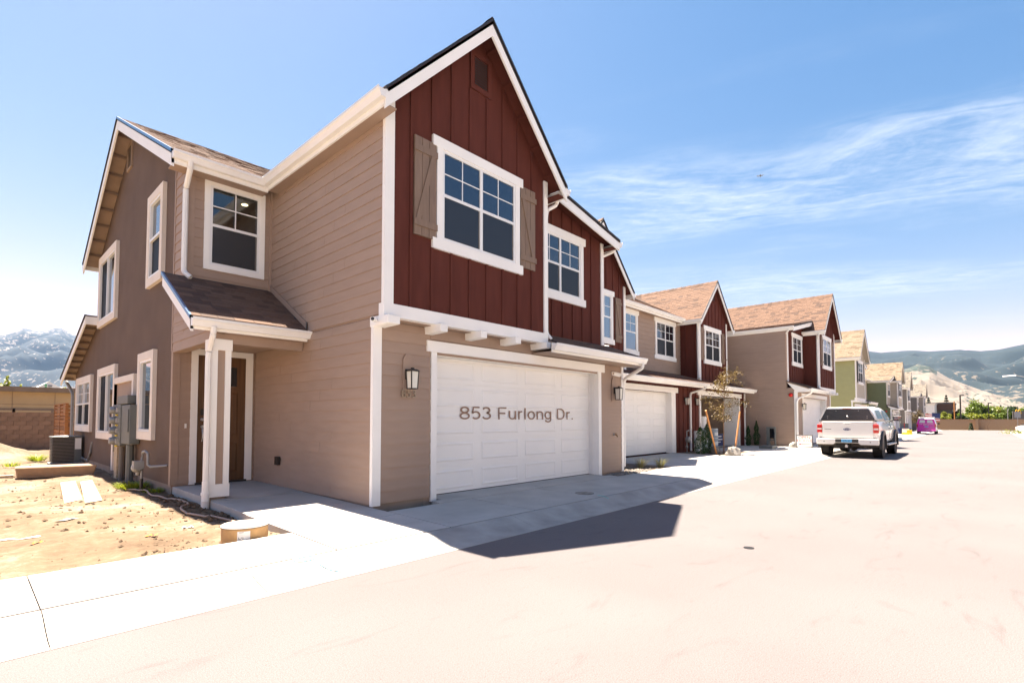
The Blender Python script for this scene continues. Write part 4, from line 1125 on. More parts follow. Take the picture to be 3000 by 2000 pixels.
MB().lathe([(0.055,0.0),(0.055,0.09),(0.066,0.09),(0.066,0.13),(0.052,0.13),(0.05,0.3)],(2.625,8.90,-0.02+0.18),k=12).build('pipe_adaptor', MT['white'], H1)
MB().cyl((2.625,8.90,-0.08),(2.625,8.90,0.16),0.058,12).build('drain_pipe', MT['stucco_trim'], H1)
# windows and utility door on the stucco side
def swin(a,b,c,d,kind,**k): return window(H1, ss, a, b, c, d, kind, casing='plain', m_trim='stucco_trim', cw=0.17, d0=0.0, grid=k.pop('grid',False), case_d=0.075, **k)
swin(11.88,13.10,4.20,6.15,'single')
swin(16.3,18.7,4.02,6.03,'slider')
swin(12.3,13.62,1.0,2.84,'fixed')
swin(16.05,18.42,0.9,2.82,'slider')
swin(19.5,22.3,1.05,2.76,'twin',grid=True)
gable_vent(H1, ss, 15.05,15.55,7.55,8.2, MT['soffit_tan'], 10, 0.05)
MB().box(XS-0.012,14.15,0.15,XS+0.01,16.05,2.33).build('utility_door', MT['taupe_plain'], H1)
trim_box(H1,'utility_casing', XS-0.07,13.98,0.15,XS+0.02,14.15,2.45,'stucco_trim'); trim_box(H1,'utility_casing', XS-0.07,16.05,0.15,XS+0.02,16.22,2.45,'stucco_trim'); trim_box(H1,'utility_casing', XS-0.07,14.15,2.30,XS+0.02,16.05,2.45,'stucco_trim')

# ---- recessed middle pair of the first terrace
def middle():
    t = thing('townhouse', 'recessed red board-and-batten townhouses with an open garage behind the small tree', 'house', (11.3, 9.0, 0), 'townhouses along the street')
    red, lapm = MT['red'], MT['taupe']
    Y2, YU, YL = 9.0, 9.4, 10.3
    x0, x1 = 11.24, 27.06
    A0, A1, B0, B1, ZT = 14.05, 18.78, 21.55, 26.14, 2.46
    mb = MB()
    mb.box(x0,Y2,0.1,A0,Y2+0.2,3.1).box(A1,Y2,0.1,B0,Y2+0.2,3.1).box(B1,Y2,0.1,x1,Y2+0.2,3.1).box(A0,Y2,ZT,A1,Y2+0.2,3.1).box(B0,Y2,ZT,B1,Y2+0.2,3.1)
    mb.box(x0,Y2+0.26,0,A1+0.5,YBK,3.0)
    lw = mb.build('garage_wall', red, t)
    battens(lw, front(Y2), [11.5+0.4*i for i in range(39)], 0.15, lambda x: 2.78, red, [(A0-0.35,A1+0.35,0,2.66),(B0-0.35,B1+0.35,0,2.70)])
    fd = front(Y2+0.2)
    garage_door(t, fd, A0-0.02, A1+0.02, 0.14, ZT+0.03, 5, 4)
    for (a, b) in ((A0,A1),(B0,B1)):
        trim_box(t,'garage_header', a-0.30,Y2-0.055,ZT,b+0.55 if b < 20 else b+0.38,Y2+0.02,ZT+0.20)
        trim_box(t,'garage_casing', a-0.12,Y2-0.045,0.12,a+0.012,Y2+0.10,ZT); trim_box(t,'garage_casing', b-0.012,Y2-0.045,0.12,b+0.34 if b < 20 else b+0.12,Y2+0.10,ZT)
    MB().box(A1-0.02,Y2+0.04,0.12,A1+0.0,Y2+0.2,ZT).build('door_jamb', MT['white'], t); MB().box(B1-0.02,Y2+0.1,0.12,B1,Y2+0.7,ZT).build('door_jamb', MT['white'], t)
    # open garage interior
    g = MB(); g.quad((B0-0.3,Y2+0.2,0.13),(B1+0.3,Y2+0.2,0.13),(B1+0.3,14,0.13),(B0-0.3,14,0.13)); g.build('garage_floor', MT['concrete'], t)
    g = MB(); g.quad((B0-0.3,Y2+0.2,0.1),(B0-0.3,14,0.1),(B0-0.3,14,2.9),(B0-0.3,Y2+0.2,2.9)).quad((B1+0.3,Y2+0.2,0.1),(B1+0.3,14,0.1),(B1+0.3,14,2.9),(B1+0.3,Y2+0.2,2.9)).quad((B0-0.3,14,0.1),(B1+0.3,14,0.1),(B1+0.3,14,2.9),(B0-0.3,14,2.9)).quad((B0-0.3,Y2+0.2,2.9),(B1+0.3,Y2+0.2,2.9),(B1+0.3,14,2.9),(B0-0.3,14,2.9))
    g.build('garage_interior', MT['room'], t)
    for i in range(4): MB().box(B0,Y2+0.45+i*0.56,2.50,B1,Y2+0.98+i*0.56,2.54).build('raised_door_section', MT['garage_white'], t)
    # lean-to roof along the front
    gy, gzv = 8.46, 2.90
    vz = (3.46-gzv)/(YL-gy)
    lr_ = roof_plane(t,(x0+0.05,gy,gzv),(26.95,gy,gzv),(26.95,YL,3.46),(x0+0.05,YL,3.46),'red',name='lean_to_roof')
    shingle_slope(lr_,(x0+0.05,gy,gzv),(1,0,0),(0,1,vz),15.6,1.9,'shingle')
    MB().box(x0,gy+0.02,gzv-0.2,26.93,gy+0.05,gzv-0.03).build('fascia', MT['white'], t); MB().box(x0,gy+0.05,gzv-0.19,26.9,Y2,gzv-0.175).build('soffit', red, t)
    gutter(t,(x0,gy+0.02,gzv-0.02),(27.0,gy+0.02,gzv-0.02),(0,-1,0))
    pipe(t,[(20.75,gy-0.05,2.78),(20.75,gy-0.03,2.68),(20.45,Y2-0.08,2.50),(20.40,Y2-0.08,2.4),(20.40,Y2-0.08,0.14)],0.045)
    trim_box(t,'corner_trim', x1-0.10,Y2-0.035,0.12,x1+0.02,Y2+0.1,2.75)
    # upper walls
    lpw = MB().box(15.9,YL,3.1,22.7,YL+0.2,6.0).build('upper_wall', lapm, t)
    lap_boards(lpw, front(YL), 16.06, 22.5, 3.3, 5.78, lapm)
    G3 = dict(xl=12.32,zl=5.95,xp=14.33,zp=8.05,xr=16.33); G4 = dict(xl=22.18,zl=5.88,xp=24.16,zp=7.93,xr=26.14)
    for g, a, b, ridge in ((G3,12.55,16.06,14.9),(G4,22.52,25.80,15.5)):
        mb = MB(); mb.prism([(a,YU,2.95),(b,YU,2.95),(b,YU,gable_z(b,g)-0.1),(g['xp'],YU,g['zp']-0.1),(a,YU,gable_z(a,g)-0.1)],(0,YBK-YU,0))
        gw = mb.build('gable_wall', red, t)
        hs = [(14.1,15.35,3.98,5.9)] if g is G3 else [(22.98,25.06,3.97,5.72),(22.6,25.5,4.1,5.6),(23.85,24.5,6.9,7.5)]
        battens(gw, front(YU), [a+0.28+0.406*i for i in range(8)], 3.0, lambda x: gable_z(x,g)-0.12, red, hs)
        battens(gw, side(a), [YU+0.25,YU+0.65], 3.2, lambda y: gable_z(a,g)-0.25, red)
        for (p, q, sd_) in ((a-0.025,a+0.10,0),(b-0.10,b+0.03,1)): trim_box(t,'corner_trim', p,YU-0.03,3.15,q,YU+0.1,gable_z((p+q)/2,g)-0.14)
        yr = 9.15
        for sg, xe in ((-1,g['xl']),(1,g['xr'])):
            d = roof_plane(t,(xe,yr,g['zl']),(xe,ridge,g['zl']),(g['xp'],ridge,g['zp']),(g['xp'],yr,g['zp']),'red')
            rake_board(t,(xe,yr,g['zl']),(g['xp'],yr,g['zp']),(0,-1,0),0.22)
            sv = Vector((g['xp']-xe,0,g['zp']-g['zl']))
            if g is G4 and sg < 0: shingle_slope(d,(xe,yr,g['zl']),(0,1,0),sv,ridge-yr,sv.length,'shingle')
            if g is G3 and sg > 0: shingle_slope(d,(xe,yr,g['zl']),(0,1,0),sv,3.5,sv.length,'shingle')
            MB().box(xe-0.015,yr+0.03,g['zl']-0.2,xe+0.015,YL+0.3,g['zl']-0.045).build('fascia', MT['white'], t)
            gutter(t,(xe,yr-0.01,g['zl']-0.03),(xe,YL-0.35,g['zl']-0.03),(sg,0,0))
        cap = MB()
        for i in range(int((ridge-yr)/0.22)):
            y = yr+i*0.22; q = 0.012 if i % 2 else 0.024
            for sg in (-1,1): cap.quad((g['xp'],y,g['zp']+0.02+q),(g['xp'],y+0.24,g['zp']+0.02),(g['xp']+sg*0.13,y+0.24,g['zp']-0.12),(g['xp']+sg*0.13,y,g['zp']-0.115+q))
        cap.tone = [random.random() for _ in cap.f]; cap.build('ridge_cap', MT['shingle'], t)
    gable_vent(t, front(YU), 23.9,24.45,6.92,7.5, red, 6, 0.07)
    window(t, front(YU), 14.15,15.32,3.98,5.82,'single', glass='glass_painted_sky', lower='glass_painted_sky')
    shutter(t, front(YU), 15.40,15.78,4.1,5.65, True)
    window(t, front(YL), 17.35,18.62,3.98,5.78,'single', glass='glass_painted_sky', lower='glass_painted_sky', d0=0.02)
    window(t, front(YL), 19.95,22.0,4.0,5.78,'twin', d0=0.02)
    window(t, front(YU), 22.98,25.06,3.97,5.72,'twin')
    shutter(t, front(YU), 22.62,22.95,4.1,5.6, False); shutter(t, front(YU), 25.1,25.45,4.1,5.6, True)
    # main roof between the gables
    e, ez = 9.98, 5.98
    mz = lambda y: ez+(y-e)*0.525
    mr = roof_plane(t,(11.2,e,ez),(27.3,e,ez),(27.3,14.9,mz(14.9)),(11.2,14.9,mz(14.9)))
    roof_plane(t,(11.2,19.8,ez),(27.3,19.8,ez),(27.3,14.9,mz(14.9)),(11.2,14.9,mz(14.9)))
    shingle_slope(mr,(15.4,e,ez),(1,0,0),(0,1,0.525),7.6,5.2,'shingle')
    MB().box(16.2,e,ez-0.23,22.3,e+0.03,ez-0.045).build('fascia', MT['white'], t); MB().box(16.2,e+0.03,ez-0.2,22.5,YL,ez-0.185).build('soffit', MT['taupe_plain'], t)
    gutter(t,(16.3,e,ez-0.03),(22.15,e,ez-0.03),(0,-1,0))
    pipe(t,[(22.25,9.35,5.8),(22.27,9.36,5.7),(22.44,9.42,5.5),(22.46,9.42,5.35),(22.46,9.42,3.35),(22.40,9.36,3.25)],0.045)
    MB().box(11.24,9.3,0,13.0,14.9,5.9).build('party_wall', lapm, t)
    MB().box(26.3,Y2+0.1,0,x1,14.9,3.0).box(22.6,YL,3.0,27.3,14.9,5.9).build('inner_wall', lapm, t)
    return t
H2 = middle()

# mirrored end house and the two coloured terraces beyond
def place(sx, xa, x, oy, oz=0.0): set_tf(sx, x - sx*xa, oy, oz)
place(-1, XR, 27.30, 0.0)
unit('brown and red end townhouse with tall side wall behind the white pickup', PA, 'townhouses along the street', near=1)
PG = palette('green_lap','beige_bat','white','shingle_tan','dark_shutter')
PG2 = palette('green_dark','beige_bat','white','shingle_tan','dark_shutter')
PY1 = palette('grey_lap','greige_bat','white','shingle_grey','dark_shutter')
place(1, XC, 44.5, 0.57, gz(45)); unit('olive green townhouse with tan roof beyond the pickup', PG, 'townhouses along the street')
place(-1, XR, 69.3, 0.97, gz(70)); unit('darker green townhouse with small black roof triangle, tan shingles', PG2, 'townhouses along the street')
place(1, XC, 87.4, 1.47, gz(88)); unit('narrow grey townhouse between the green house and the farthest house', PY1, 'townhouses along the street')
place(-1, XR, 114.0, 1.85, gz(114)); unit('farthest grey townhouse at the end of the row', PY1, 'townhouses along the street')
set_tf()
def plain_middle(xa, xb, oy, oz, pal, label):
    t = thing('townhouse', label, 'house', (xa, 9.0+oy, oz), 'townhouses along the street')
    MB().box(xa,9.0+oy,oz,xb,15+oy,5.9+oz).build('wall', MT[pal.bat], t)
    r = roof_plane(t,(xa-0.2,8.6+oy,5.95+oz),(xb+0.2,8.6+oy,5.95+oz),(xb+0.2,13.5+oy,8.4+oz),(xa-0.2,13.5+oy,8.4+oz)); r.name = 'roof'
    gutter(t,(xa,8.6+oy,5.92+oz),(xb,8.6+oy,5.92+oz),(0,-1,0))
    for i in range(2):
        x = xa+2.5+i*8
        garage_door(t, front(9.0+oy-0.02), x, x+4.6, 0.1+oz, 2.45+oz, 5, 1)
        window(t, front(9.0+oy), x+1, x+3, 4.0+oz, 5.6+oz, 'twin', grid=False)
def opposite_house(xa, label, m):
    # houses across the street, facing the sun (behind the camera)
    t = thing('townhouse', label, 'house', (xa, -10.5, 0), 'townhouses across the street'); xb = xa+13.0
    fr = Frame((0,-10.5,0),(-1,0,0),(0,1,0))
    MB().box(xa,-19,0,xb,-10.5,5.9).build('wall', MT[m], t)
    roof_plane(t,(xa-0.4,-10.0,5.75),(xb+0.4,-10.0,5.75),(xb+0.4,-14.7,8.2),(xa-0.4,-14.7,8.2), name='roof'); roof_plane(t,(xa-0.4,-19.4,5.75),(xb+0.4,-19.4,5.75),(xb+0.4,-14.7,8.2),(xa-0.4,-14.7,8.2), name='roof')
    for i in range(2):
        x = xa+0.8+i*6.5
        garage_door(t, fr, -(x+4.8), -x, 0.13, 2.45, 5, 4)
        window(t, fr, -(x+4.0), -(x+1.6), 3.9, 5.4, 'twin')
        MB().box(x-0.3,-10.4,0.0,x+5.3,-4.75,0.12).build('driveway_slab', MT['concrete'], t)
for xa_, m_, l_ in ((-9.0,'beige_bat','cream townhouse across the street behind the camera'),(6.5,'greige_bat','pale townhouse across the street facing house 853'),(22.0,'beige_bat','cream townhouse across the street facing the open garage')):
    opposite_house(xa_, l_, m_)
plain_middle(51.6, 69.2, 0.8, gz(60), PG, 'recessed beige middle houses of the green terrace')
plain_middle(94.6, 113.9, 1.6, gz(104), PY1, 'recessed beige middle houses of the grey terrace')

# ================================================================== THINGS ON THE HOUSES
def lantern(label, c, s=1.0):
    """c: point on the wall at the lamp's mid height; lamp faces -y"""
    t = thing('wall_lantern', label, 'lamp', c, 'black wall lanterns')
    x, y, z = c
    MB().box(x-0.055*s,y-0.02,z-0.02*s,x+0.055*s,y,z+0.14*s).build('back_plate', MT['black_metal'], t)
    MB().box(x-0.015,y-0.10*s,z+0.085*s,x+0.015,y-0.01,z+0.115*s).build('arm', MT['black_metal'], t)
    h, b, yc = 0.066*s, 0.055*s, y-0.115*s
    q = MB()
    for sx_ in (-1,1):
        for sy in (-1,1):
            q.hexa([(x+sx_*b-0.007,yc+sy*b-0.007,z-0.16*s),(x+sx_*b+0.007,yc+sy*b-0.007,z-0.16*s),(x+sx_*b+0.007,yc+sy*b+0.007,z-0.16*s),(x+sx_*b-0.007,yc+sy*b+0.007,z-0.16*s),
                    (x+sx_*h-0.007,yc+sy*h-0.007,z+0.10*s),(x+sx_*h+0.007,yc+sy*h-0.007,z+0.10*s),(x+sx_*h+0.007,yc+sy*h+0.007,z+0.10*s),(x+sx_*h-0.007,yc+sy*h+0.007,z+0.10*s)])
    q.box(x-b-0.008,yc-b-0.008,z-0.172*s,x+b+0.008,yc+b+0.008,z-0.158*s)
    q.build('cage', MT['black_metal'], t)
    q = MB(); q.hexa([(x-b,yc-b,z-0.157*s),(x+b,yc-b,z-0.157*s),(x+b,yc+b,z-0.157*s),(x-b,yc+b,z-0.157*s),(x-h,yc-h,z+0.099*s),(x+h,yc-h,z+0.099*s),(x+h,yc+h,z+0.099*s),(x-h,yc+h,z+0.099*s)]); q.build('glass', MT['frost'], t)
    e = 0.085*s
    MB().hexa([(x-e,yc-e,z+0.10*s),(x+e,yc-e,z+0.10*s),(x+e,yc+e,z+0.10*s),(x-e,yc+e,z+0.10*s),(x-0.05*s,yc-0.05*s,z+0.135*s),(x+0.05*s,yc-0.05*s,z+0.135*s),(x+0.05*s,yc+0.05*s,z+0.135*s),(x-0.05*s,yc+0.05*s,z+0.135*s)]).box(x-0.02,yc-0.02,z+0.135*s,x+0.02,yc+0.02,z+0.16*s).build('lid', MT['black_metal'], t)
    return t
lantern('black wall lantern above the house number 853', (4.755,YF-0.05,2.06))
lantern('black wall lantern right of the nearest garage door', (10.82,YF-0.05,2.06))
lantern('black wall lantern right of the second garage door, left of the downspout', (20.0,8.98,2.18))
lantern('black wall lantern between the downspout and the open garage', (21.05,8.98,2.18))
lantern('black wall lantern at the right end of the red garage wall', (26.75,8.98,2.18))
lantern('black wall lantern on the brown house left of its garage door, near the pickup', (28.0,YF-0.05,2.06))
lantern('small black lantern on the dark green house beyond the pickup', (70.9,YF+0.97,gz(70)+2.06))
lantern('small black lantern at the right of the dark green house garage', (76.0,YF+0.97,gz(76)+2.06))

def small(name, label, cat, mb, m, loc, group=None, **k):
    return tag(mb.build(name, MT[m], loc=loc, **k), label, cat, group)
# cameras and flood light
def cam_bullet(label, c, d):
    t = thing('security_camera', label, 'camera', c)
    c, d = Vector(c), Vector(d).normalized()
    MB().cyl(c, c+d*0.14, 0.034, 12).build('body', MT['white'], t, smooth=False); MB().cyl(c+d*0.1405, c+d*0.146, 0.026, 12).build('lens', MT['ink_black'], t)
    MB().cyl(c+d*0.02, c-d*0.06+Vector((0.05,0,0)), 0.012, 8).build('bracket', MT['white'], t)
cam_bullet('white bullet camera on the end of the corner corbel', (4.10,6.52,2.87), (-0.75,-0.65,-0.05))
cam_bullet('small camera at the foot of the red wing wall', (11.55,7.4,3.35), (0.6,-0.8,-0.1))
t = thing('flood_light', 'small white motion light above the right garage lantern', 'lamp', (10.74,YF-0.03,2.53))
MB().lathe([(0.05,0),(0.05,-0.02)],(10.74,YF-0.03,2.53),'y',12).build('base', MT['stucco_trim'], t)
MB().cyl((10.76,YF-0.05,2.53),(10.93,YF-0.13,2.50),0.05,10).build('head', MT['white'], t)
MB().cyl((10.74,YF-0.03,2.53),(10.80,YF-0.09,2.53),0.018,8).build('arm', MT['brass'], t)
t = thing('hose_bib', 'brass hose tap on the right garage pier', 'tap', (10.80,YF-0.03,1.05))
MB().lathe([(0.035,0),(0.035,-0.015)],(10.80,YF-0.03,1.05),'y',10).build('flange', MT['galv'], t)
MB().tube([(10.80,YF-0.04,1.05),(10.80,YF-0.10,1.05),(10.80,YF-0.13,1.0)],0.016,8).build('spout', MT['brass'], t); MB().lathe([(0.035,0.0),(0.035,0.012)],(10.80,YF-0.09,1.075),'z',8).build('handle', MT['brass'], t)
t = thing('outdoor_socket', 'covered outdoor socket low on the porch side wall', 'socket', (XC-0.03,9.87,0.60))
MB().box(XC-0.075,9.80,0.56,XC-0.027,9.94,0.72).build('cover', MT['black_metal'], t); MB().box(XC-0.085,9.94,0.57,XC-0.027,10.0,0.70).build('plate', MT['taupe_plain'], t)
for lab, c in (('red alarm bell on the brown side wall of the end townhouse',(27.27,6.92,2.6)),('red alarm bell on the dark green house side wall',(69.25,8.1,2.3))):
    t = thing('alarm_bell', lab, 'alarm', c)
    MB().lathe([(0.09,0),(0.09,-0.02),(0.07,-0.05),(0.02,-0.07)],c,'x',16).build('dome', MT['alarm_red'], t)
    MB().lathe([(0.1,0.02),(0.1,0.0)],c,'x',16).build('rim', MT['ink_black'], t)

# electric meter bank
t = thing('meter_bank', 'grey electric meter bank with stacked round meters on the stucco wall', 'meter', (2.6,14.5,0.1))
mx = 2.44
MB().box(mx+0.06,13.55,0.88,XS-0.01,14.35,1.74).build('breaker_cabinet', MT['panel_grey'], t, bevel=0.01)
MB().box(mx+0.035,13.58,1.15,mx+0.06,13.9,1.64).build('cabinet_door', MT['panel_grey'], t)
MB().box(mx+0.04,14.36,0.82,XS-0.01,15.25,1.76).build('meter_cabinet', MT['panel_grey'], t, bevel=0.01)
MB().box(mx+0.05,13.75,1.765,XS-0.01,14.8,1.95).build('top_box', MT['panel_grey'], t, bevel=0.01)
for i in range(4):
    z = 0.93+i*0.235
    m_ = MB().lathe([(0.088,0),(0.088,-0.05),(0.075,-0.11),(0.06,-0.12)],(mx+0.04,14.85,z),'x',14).build('meter_glass', MT['galv'], t, smooth=False)
    MB().box(mx-0.01,14.45,z-0.05,mx+0.04,14.58,z+0.05).build('meter_lug', MT['steel'], m_)
    MB().box(mx+0.005,14.62,z-0.13,mx+0.04,14.70,z-0.10).build('seal_tag', MT['yellow'], m_)
MB().cyl((2.58,13.85,0.0),(2.58,13.85,0.86),0.075,10).build('conduit', MT['panel_grey'], t); MB().cyl((2.56,14.6,0.0),(2.56,14.6,0.8),0.05,10).build('conduit', MT['cond_grey'], t)
MB().box(2.52,14.85,0.0,2.66,15.15,0.8).build('post', MT['wood_board'], t)
t = thing('wall_box', 'small dark box low on the stucco wall by the condenser', 'box', (XS,15.9,0.6))
MB().box(XS-0.06,15.75,0.62,XS,16.1,0.86).build('cover', MT['black_metal'], t); MB().box(XS-0.03,16.1,0.66,XS,16.35,0.72).build('stub', MT['brass'], t)
# gas meter near the corner
def gas_meter(label, c, s=1.0, wall=None):
    t = thing('gas_meter', label, 'meter', c, 'gas meters')
    x, y, z = c
    MB().cyl((x,y,0.0),(x,y,0.30*s),0.028,10).build('riser_sleeve', MT['black_metal'], t); MB().cyl((x,y,0.2*s),(x,y,0.72*s),0.022,10).build('riser', MT['galv'], t)
    MB().lathe([(0.05,-0.1*s),(0.1*s,-0.06*s),(0.1*s,0.06*s),(0.05,0.1*s)],(x-0.06,y+0.05,0.52*s),'y',14).build('meter_body', MT['galv'], t)
    MB().box(x-0.14,y-0.08,0.50*s,x+0.02,y+0.1,0.66*s).build('index_head', MT['galv'], t)
    MB().lathe([(0.06,-0.03),(0.075,0.0),(0.06,0.03)],(x-0.03,y+0.15,0.42*s),'x',12).build('regulator', MT['galv'], t)
    MB().tube([(x,y,0.70*s),(x,y-0.05,0.84*s),(x,y-0.25,0.86*s),(x+0.02,y-0.34,0.82*s),(x+0.02,y-0.36,0.60*s),(x+0.05,y-0.42,0.56*s)]+([wall] if wall else []),0.024,8).build('outlet_pipe', MT['galv'], t)
    return t
gas_meter('grey gas meter with a bent pipe by the stucco corner', (2.42,11.95,0.0), 0.95, (XS,11.35,0.55))
def gas_meter_front(label, c):
    t = thing('gas_meter', label, 'meter', c, 'gas meters'); x, y, z = c
    MB().cyl((x,y,0.1),(x,y,0.95),0.02,8).build('riser', MT['galv'], t)
    MB().lathe([(0.05,-0.09),(0.12,-0.06),(0.12,0.06),(0.05,0.09)],(x-0.02,y-0.06,0.62),'y',12).build('meter_body', MT['galv'], t)
    MB().tube([(x,y,0.95),(x+0.2,y,0.98),(x+0.42,y+0.02,0.98)],0.018,8).build('outlet_pipe', MT['galv'], t)
    MB().lathe([(0.05,-0.03),(0.06,0.03)],(x-0.05,y-0.02,0.33),'y',10).build('regulator', MT['galv'], t)
gas_meter_front('grey gas meter left of the downspout on the red wall', (19.75,8.8,0.1)); gas_meter_front('grey gas meter right of the downspout on the red wall', (20.85,8.8,0.1))
# condenser
t = thing('air_conditioner', 'brown outdoor air conditioner unit beside the rear of the house', 'air conditioner', (2.3,21.2,0.05))
ax0,ax1,ay0,ay1 = 1.95,2.62,20.75,21.45
MB().box(ax0-0.05,ay0-0.05,0.0,ax1+0.08,ay1+0.05,0.09).build('pad', MT['concrete'], t)
MB().box(ax0+0.02,ay0+0.02,0.10,ax1-0.02,ay1-0.02,0.86).build('coil', MT['rubber'], t)
MB().box(ax1-0.16,ay0-0.01,0.10,ax1+0.01,ay0+0.3,0.86).build('corner_panel', MT['panel_grey'], t)
MB().box(ax0-0.03,ay0-0.03,0.86,ax1+0.03,ay1+0.03,0.90).build('top', MT['panel_grey'], t, bevel=0.012)
for i in range(17):
    z = 0.12+i*0.044
    MB().box(ax0,ay0-0.004,z,ax1-0.16,ay0+0.012,z+0.024).build('louvre', MT['cond_grey'], t)
    MB().box(ax0-0.004,ay0,z,ax0+0.012,ay1,z+0.024).build('louvre', MT['cond_grey'], t)
fn = MB()
for k in range(4): fn.lathe([(0.08+k*0.065,0.0),(0.088+k*0.065,0.008)],((ax0+ax1)/2,(ay0+ay1)/2,0.902),k=20)
MB().lathe([(0.30,0),(0.28,0.015),(0.06,0.022)],((ax0+ax1)/2,(ay0+ay1)/2,0.90),k=20).build('fan_guard', MT['galv'], t)
MB().box(ax1-0.15,ay0-0.014,0.50,ax1,ay0-0.0105,0.84).build('label_plate', MT['paper_white'], t)
MB().tube([(ax1,21.0,0.3),(2.66,20.6,0.2),(2.70,20.0,0.18),(2.66,19.4,0.45),(2.69,19.35,0.75)],0.03,8).build('refrigerant_line', MT['galv'], t)

# ================================================================== YARD
small('concrete_beam','long pale concrete kerb block lying on the dirt','concrete block',
      MB().hexa([(0.95,16.55,0.03),(2.30,16.25,0.03),(2.33,16.75,0.03),(0.98,17.05,0.03),(0.92,16.45,0.30),(2.36,16.15,0.30),(2.38,16.8,0.30),(0.94,17.1,0.30)]),'block_tan',(1.6,16.6,0.03),bevel=0.02)
for lab, P4 in (('left one of two pale boards lying on the dirt',((1.49,14.35),(1.75,14.5),(1.46,11.25),(1.19,10.9))),('right one of two pale boards lying on the dirt',((1.80,14.25),(2.03,14.45),(1.67,10.88),(1.42,10.68)))):
    q = MB(); z0, z1 = 0.02, 0.075
    q.hexa([(*P4[3],z0),(*P4[2],z0),(*P4[1],z0+0.02),(*P4[0],z0+0.02),(*P4[3],z1),(*P4[2],z1),(*P4[1],z1+0.02),(*P4[0],z1+0.02)])
    small('board', lab, 'board', q, 'wood_board', (P4[3][0],P4[3][1],0.02), 'boards on the dirt')
small('board','long plank half hidden behind the concrete block','board',MB().box(-0.6,17.1,0.04,0.93,17.25,0.09),'wood_board',(0,17.1,0.04))
t = thing('cable_drum_cover', 'round tan drum with a flat lid and paper label beside the sidewalk', 'drum', (2.24,6.20,0.03))
dc = (2.24,6.20,0.02)
MB().lathe([(0.235,0.0),(0.238,0.03),(0.238,0.19),(0.235,0.205)],dc,k=40).build('side', MT['drum_side'], t, smooth=False)
ld = MB().lathe([(0.245,0.205),(0.247,0.212),(0.240,0.222)],dc,k=40).build('lid', MT['drum_top'], t)
MB().lathe([(0.2485,0.203),(0.2485,0.2065)],dc,k=40).build('rim', MT['ink_black'], t)
q = MB()
for i in range(9):
    a, b = R(232+i*3.4), R(232+(i+1)*3.4)
    q.quad((dc[0]+0.2395*math.cos(a),dc[1]+0.2395*math.sin(a),dc[2]+0.05),(dc[0]+0.2395*math.cos(b),dc[1]+0.2395*math.sin(b),dc[2]+0.05),(dc[0]+0.2395*math.cos(b),dc[1]+0.2395*math.sin(b),dc[2]+0.18),(dc[0]+0.2395*math.cos(a),dc[1]+0.2395*math.sin(a),dc[2]+0.18))
lb = q.build('label', MT['paper_white'], t)
q = MB()
for j, (z, f) in enumerate(((0.165,0.5),(0.11,0.55),(0.096,0.5),(0.078,0.45))):
    for i in range(int(9*f)):
        if (i*7+j*3) % 5 == 0: continue
        a, b = R(234+i*3.4), R(234+i*3.4+2.6)
        q.quad((dc[0]+0.2400*math.cos(a),dc[1]+0.2400*math.sin(a),dc[2]+z),(dc[0]+0.2400*math.cos(b),dc[1]+0.2400*math.sin(b),dc[2]+z),(dc[0]+0.2400*math.cos(b),dc[1]+0.2400*math.sin(b),dc[2]+z+0.008),(dc[0]+0.2400*math.cos(a),dc[1]+0.2400*math.sin(a),dc[2]+z+0.008))
o = q.build('print', MT['panel_grey'], lb); o['kind'] = 'stuff'
MB().tube([(dc[0]+0.09*math.cos(R(a)),dc[1]+0.05+0.07*math.sin(R(a)),dc[2]+0.224) for a in range(0,330,20)]+[(dc[0]+0.18,dc[1]-0.03,dc[2]+0.224)],0.009,6,flat=0.2).build('blue_scrawl', MT['paint_blue'], ld)
MB().tube([(dc[0]-0.08,dc[1]-0.14,dc[2]+0.222),(dc[0]-0.08,dc[1]-0.15,dc[2]+0.24),(dc[0]-0.03,dc[1]-0.16,dc[2]+0.24),(dc[0]-0.03,dc[1]-0.15,dc[2]+0.222)],0.005,6).build('handle', MT['black_metal'], ld)
hp = [(2.45,13.3),(2.30,12.4),(2.42,11.6),(2.38,11.0),(2.50,10.45),(2.60,9.95),(2.56,9.5),(2.34,9.05),(2.32,8.5),(2.42,8.0),(2.55,7.5),(2.62,7.1)]
hs = []
for i in range(len(hp)-1):
    for k in range(5):
        a = k/5; p0, p1, p2, p3 = [hp[max(0,min(len(hp)-1,i+d))] for d in (-1,0,1,2)]
        f = lambda q0,q1,q2,q3: 0.5*((2*q1)+(-q0+q2)*a+(2*q0-5*q1+4*q2-q3)*a*a+(-q0+3*q1-3*q2+q3)*a**3)
        x, y = f(p0[0],p1[0],p2[0],p3[0]), f(p0[1],p1[1],p2[1],p3[1]); hs.append((x,y,dirt_z(x,y)+0.03))
small('hose','tan garden hose snaking over the dirt past the porch','hose',MB().tube(hs,0.016,8),'hose',(2.4,9.5,0.03),smooth=True)
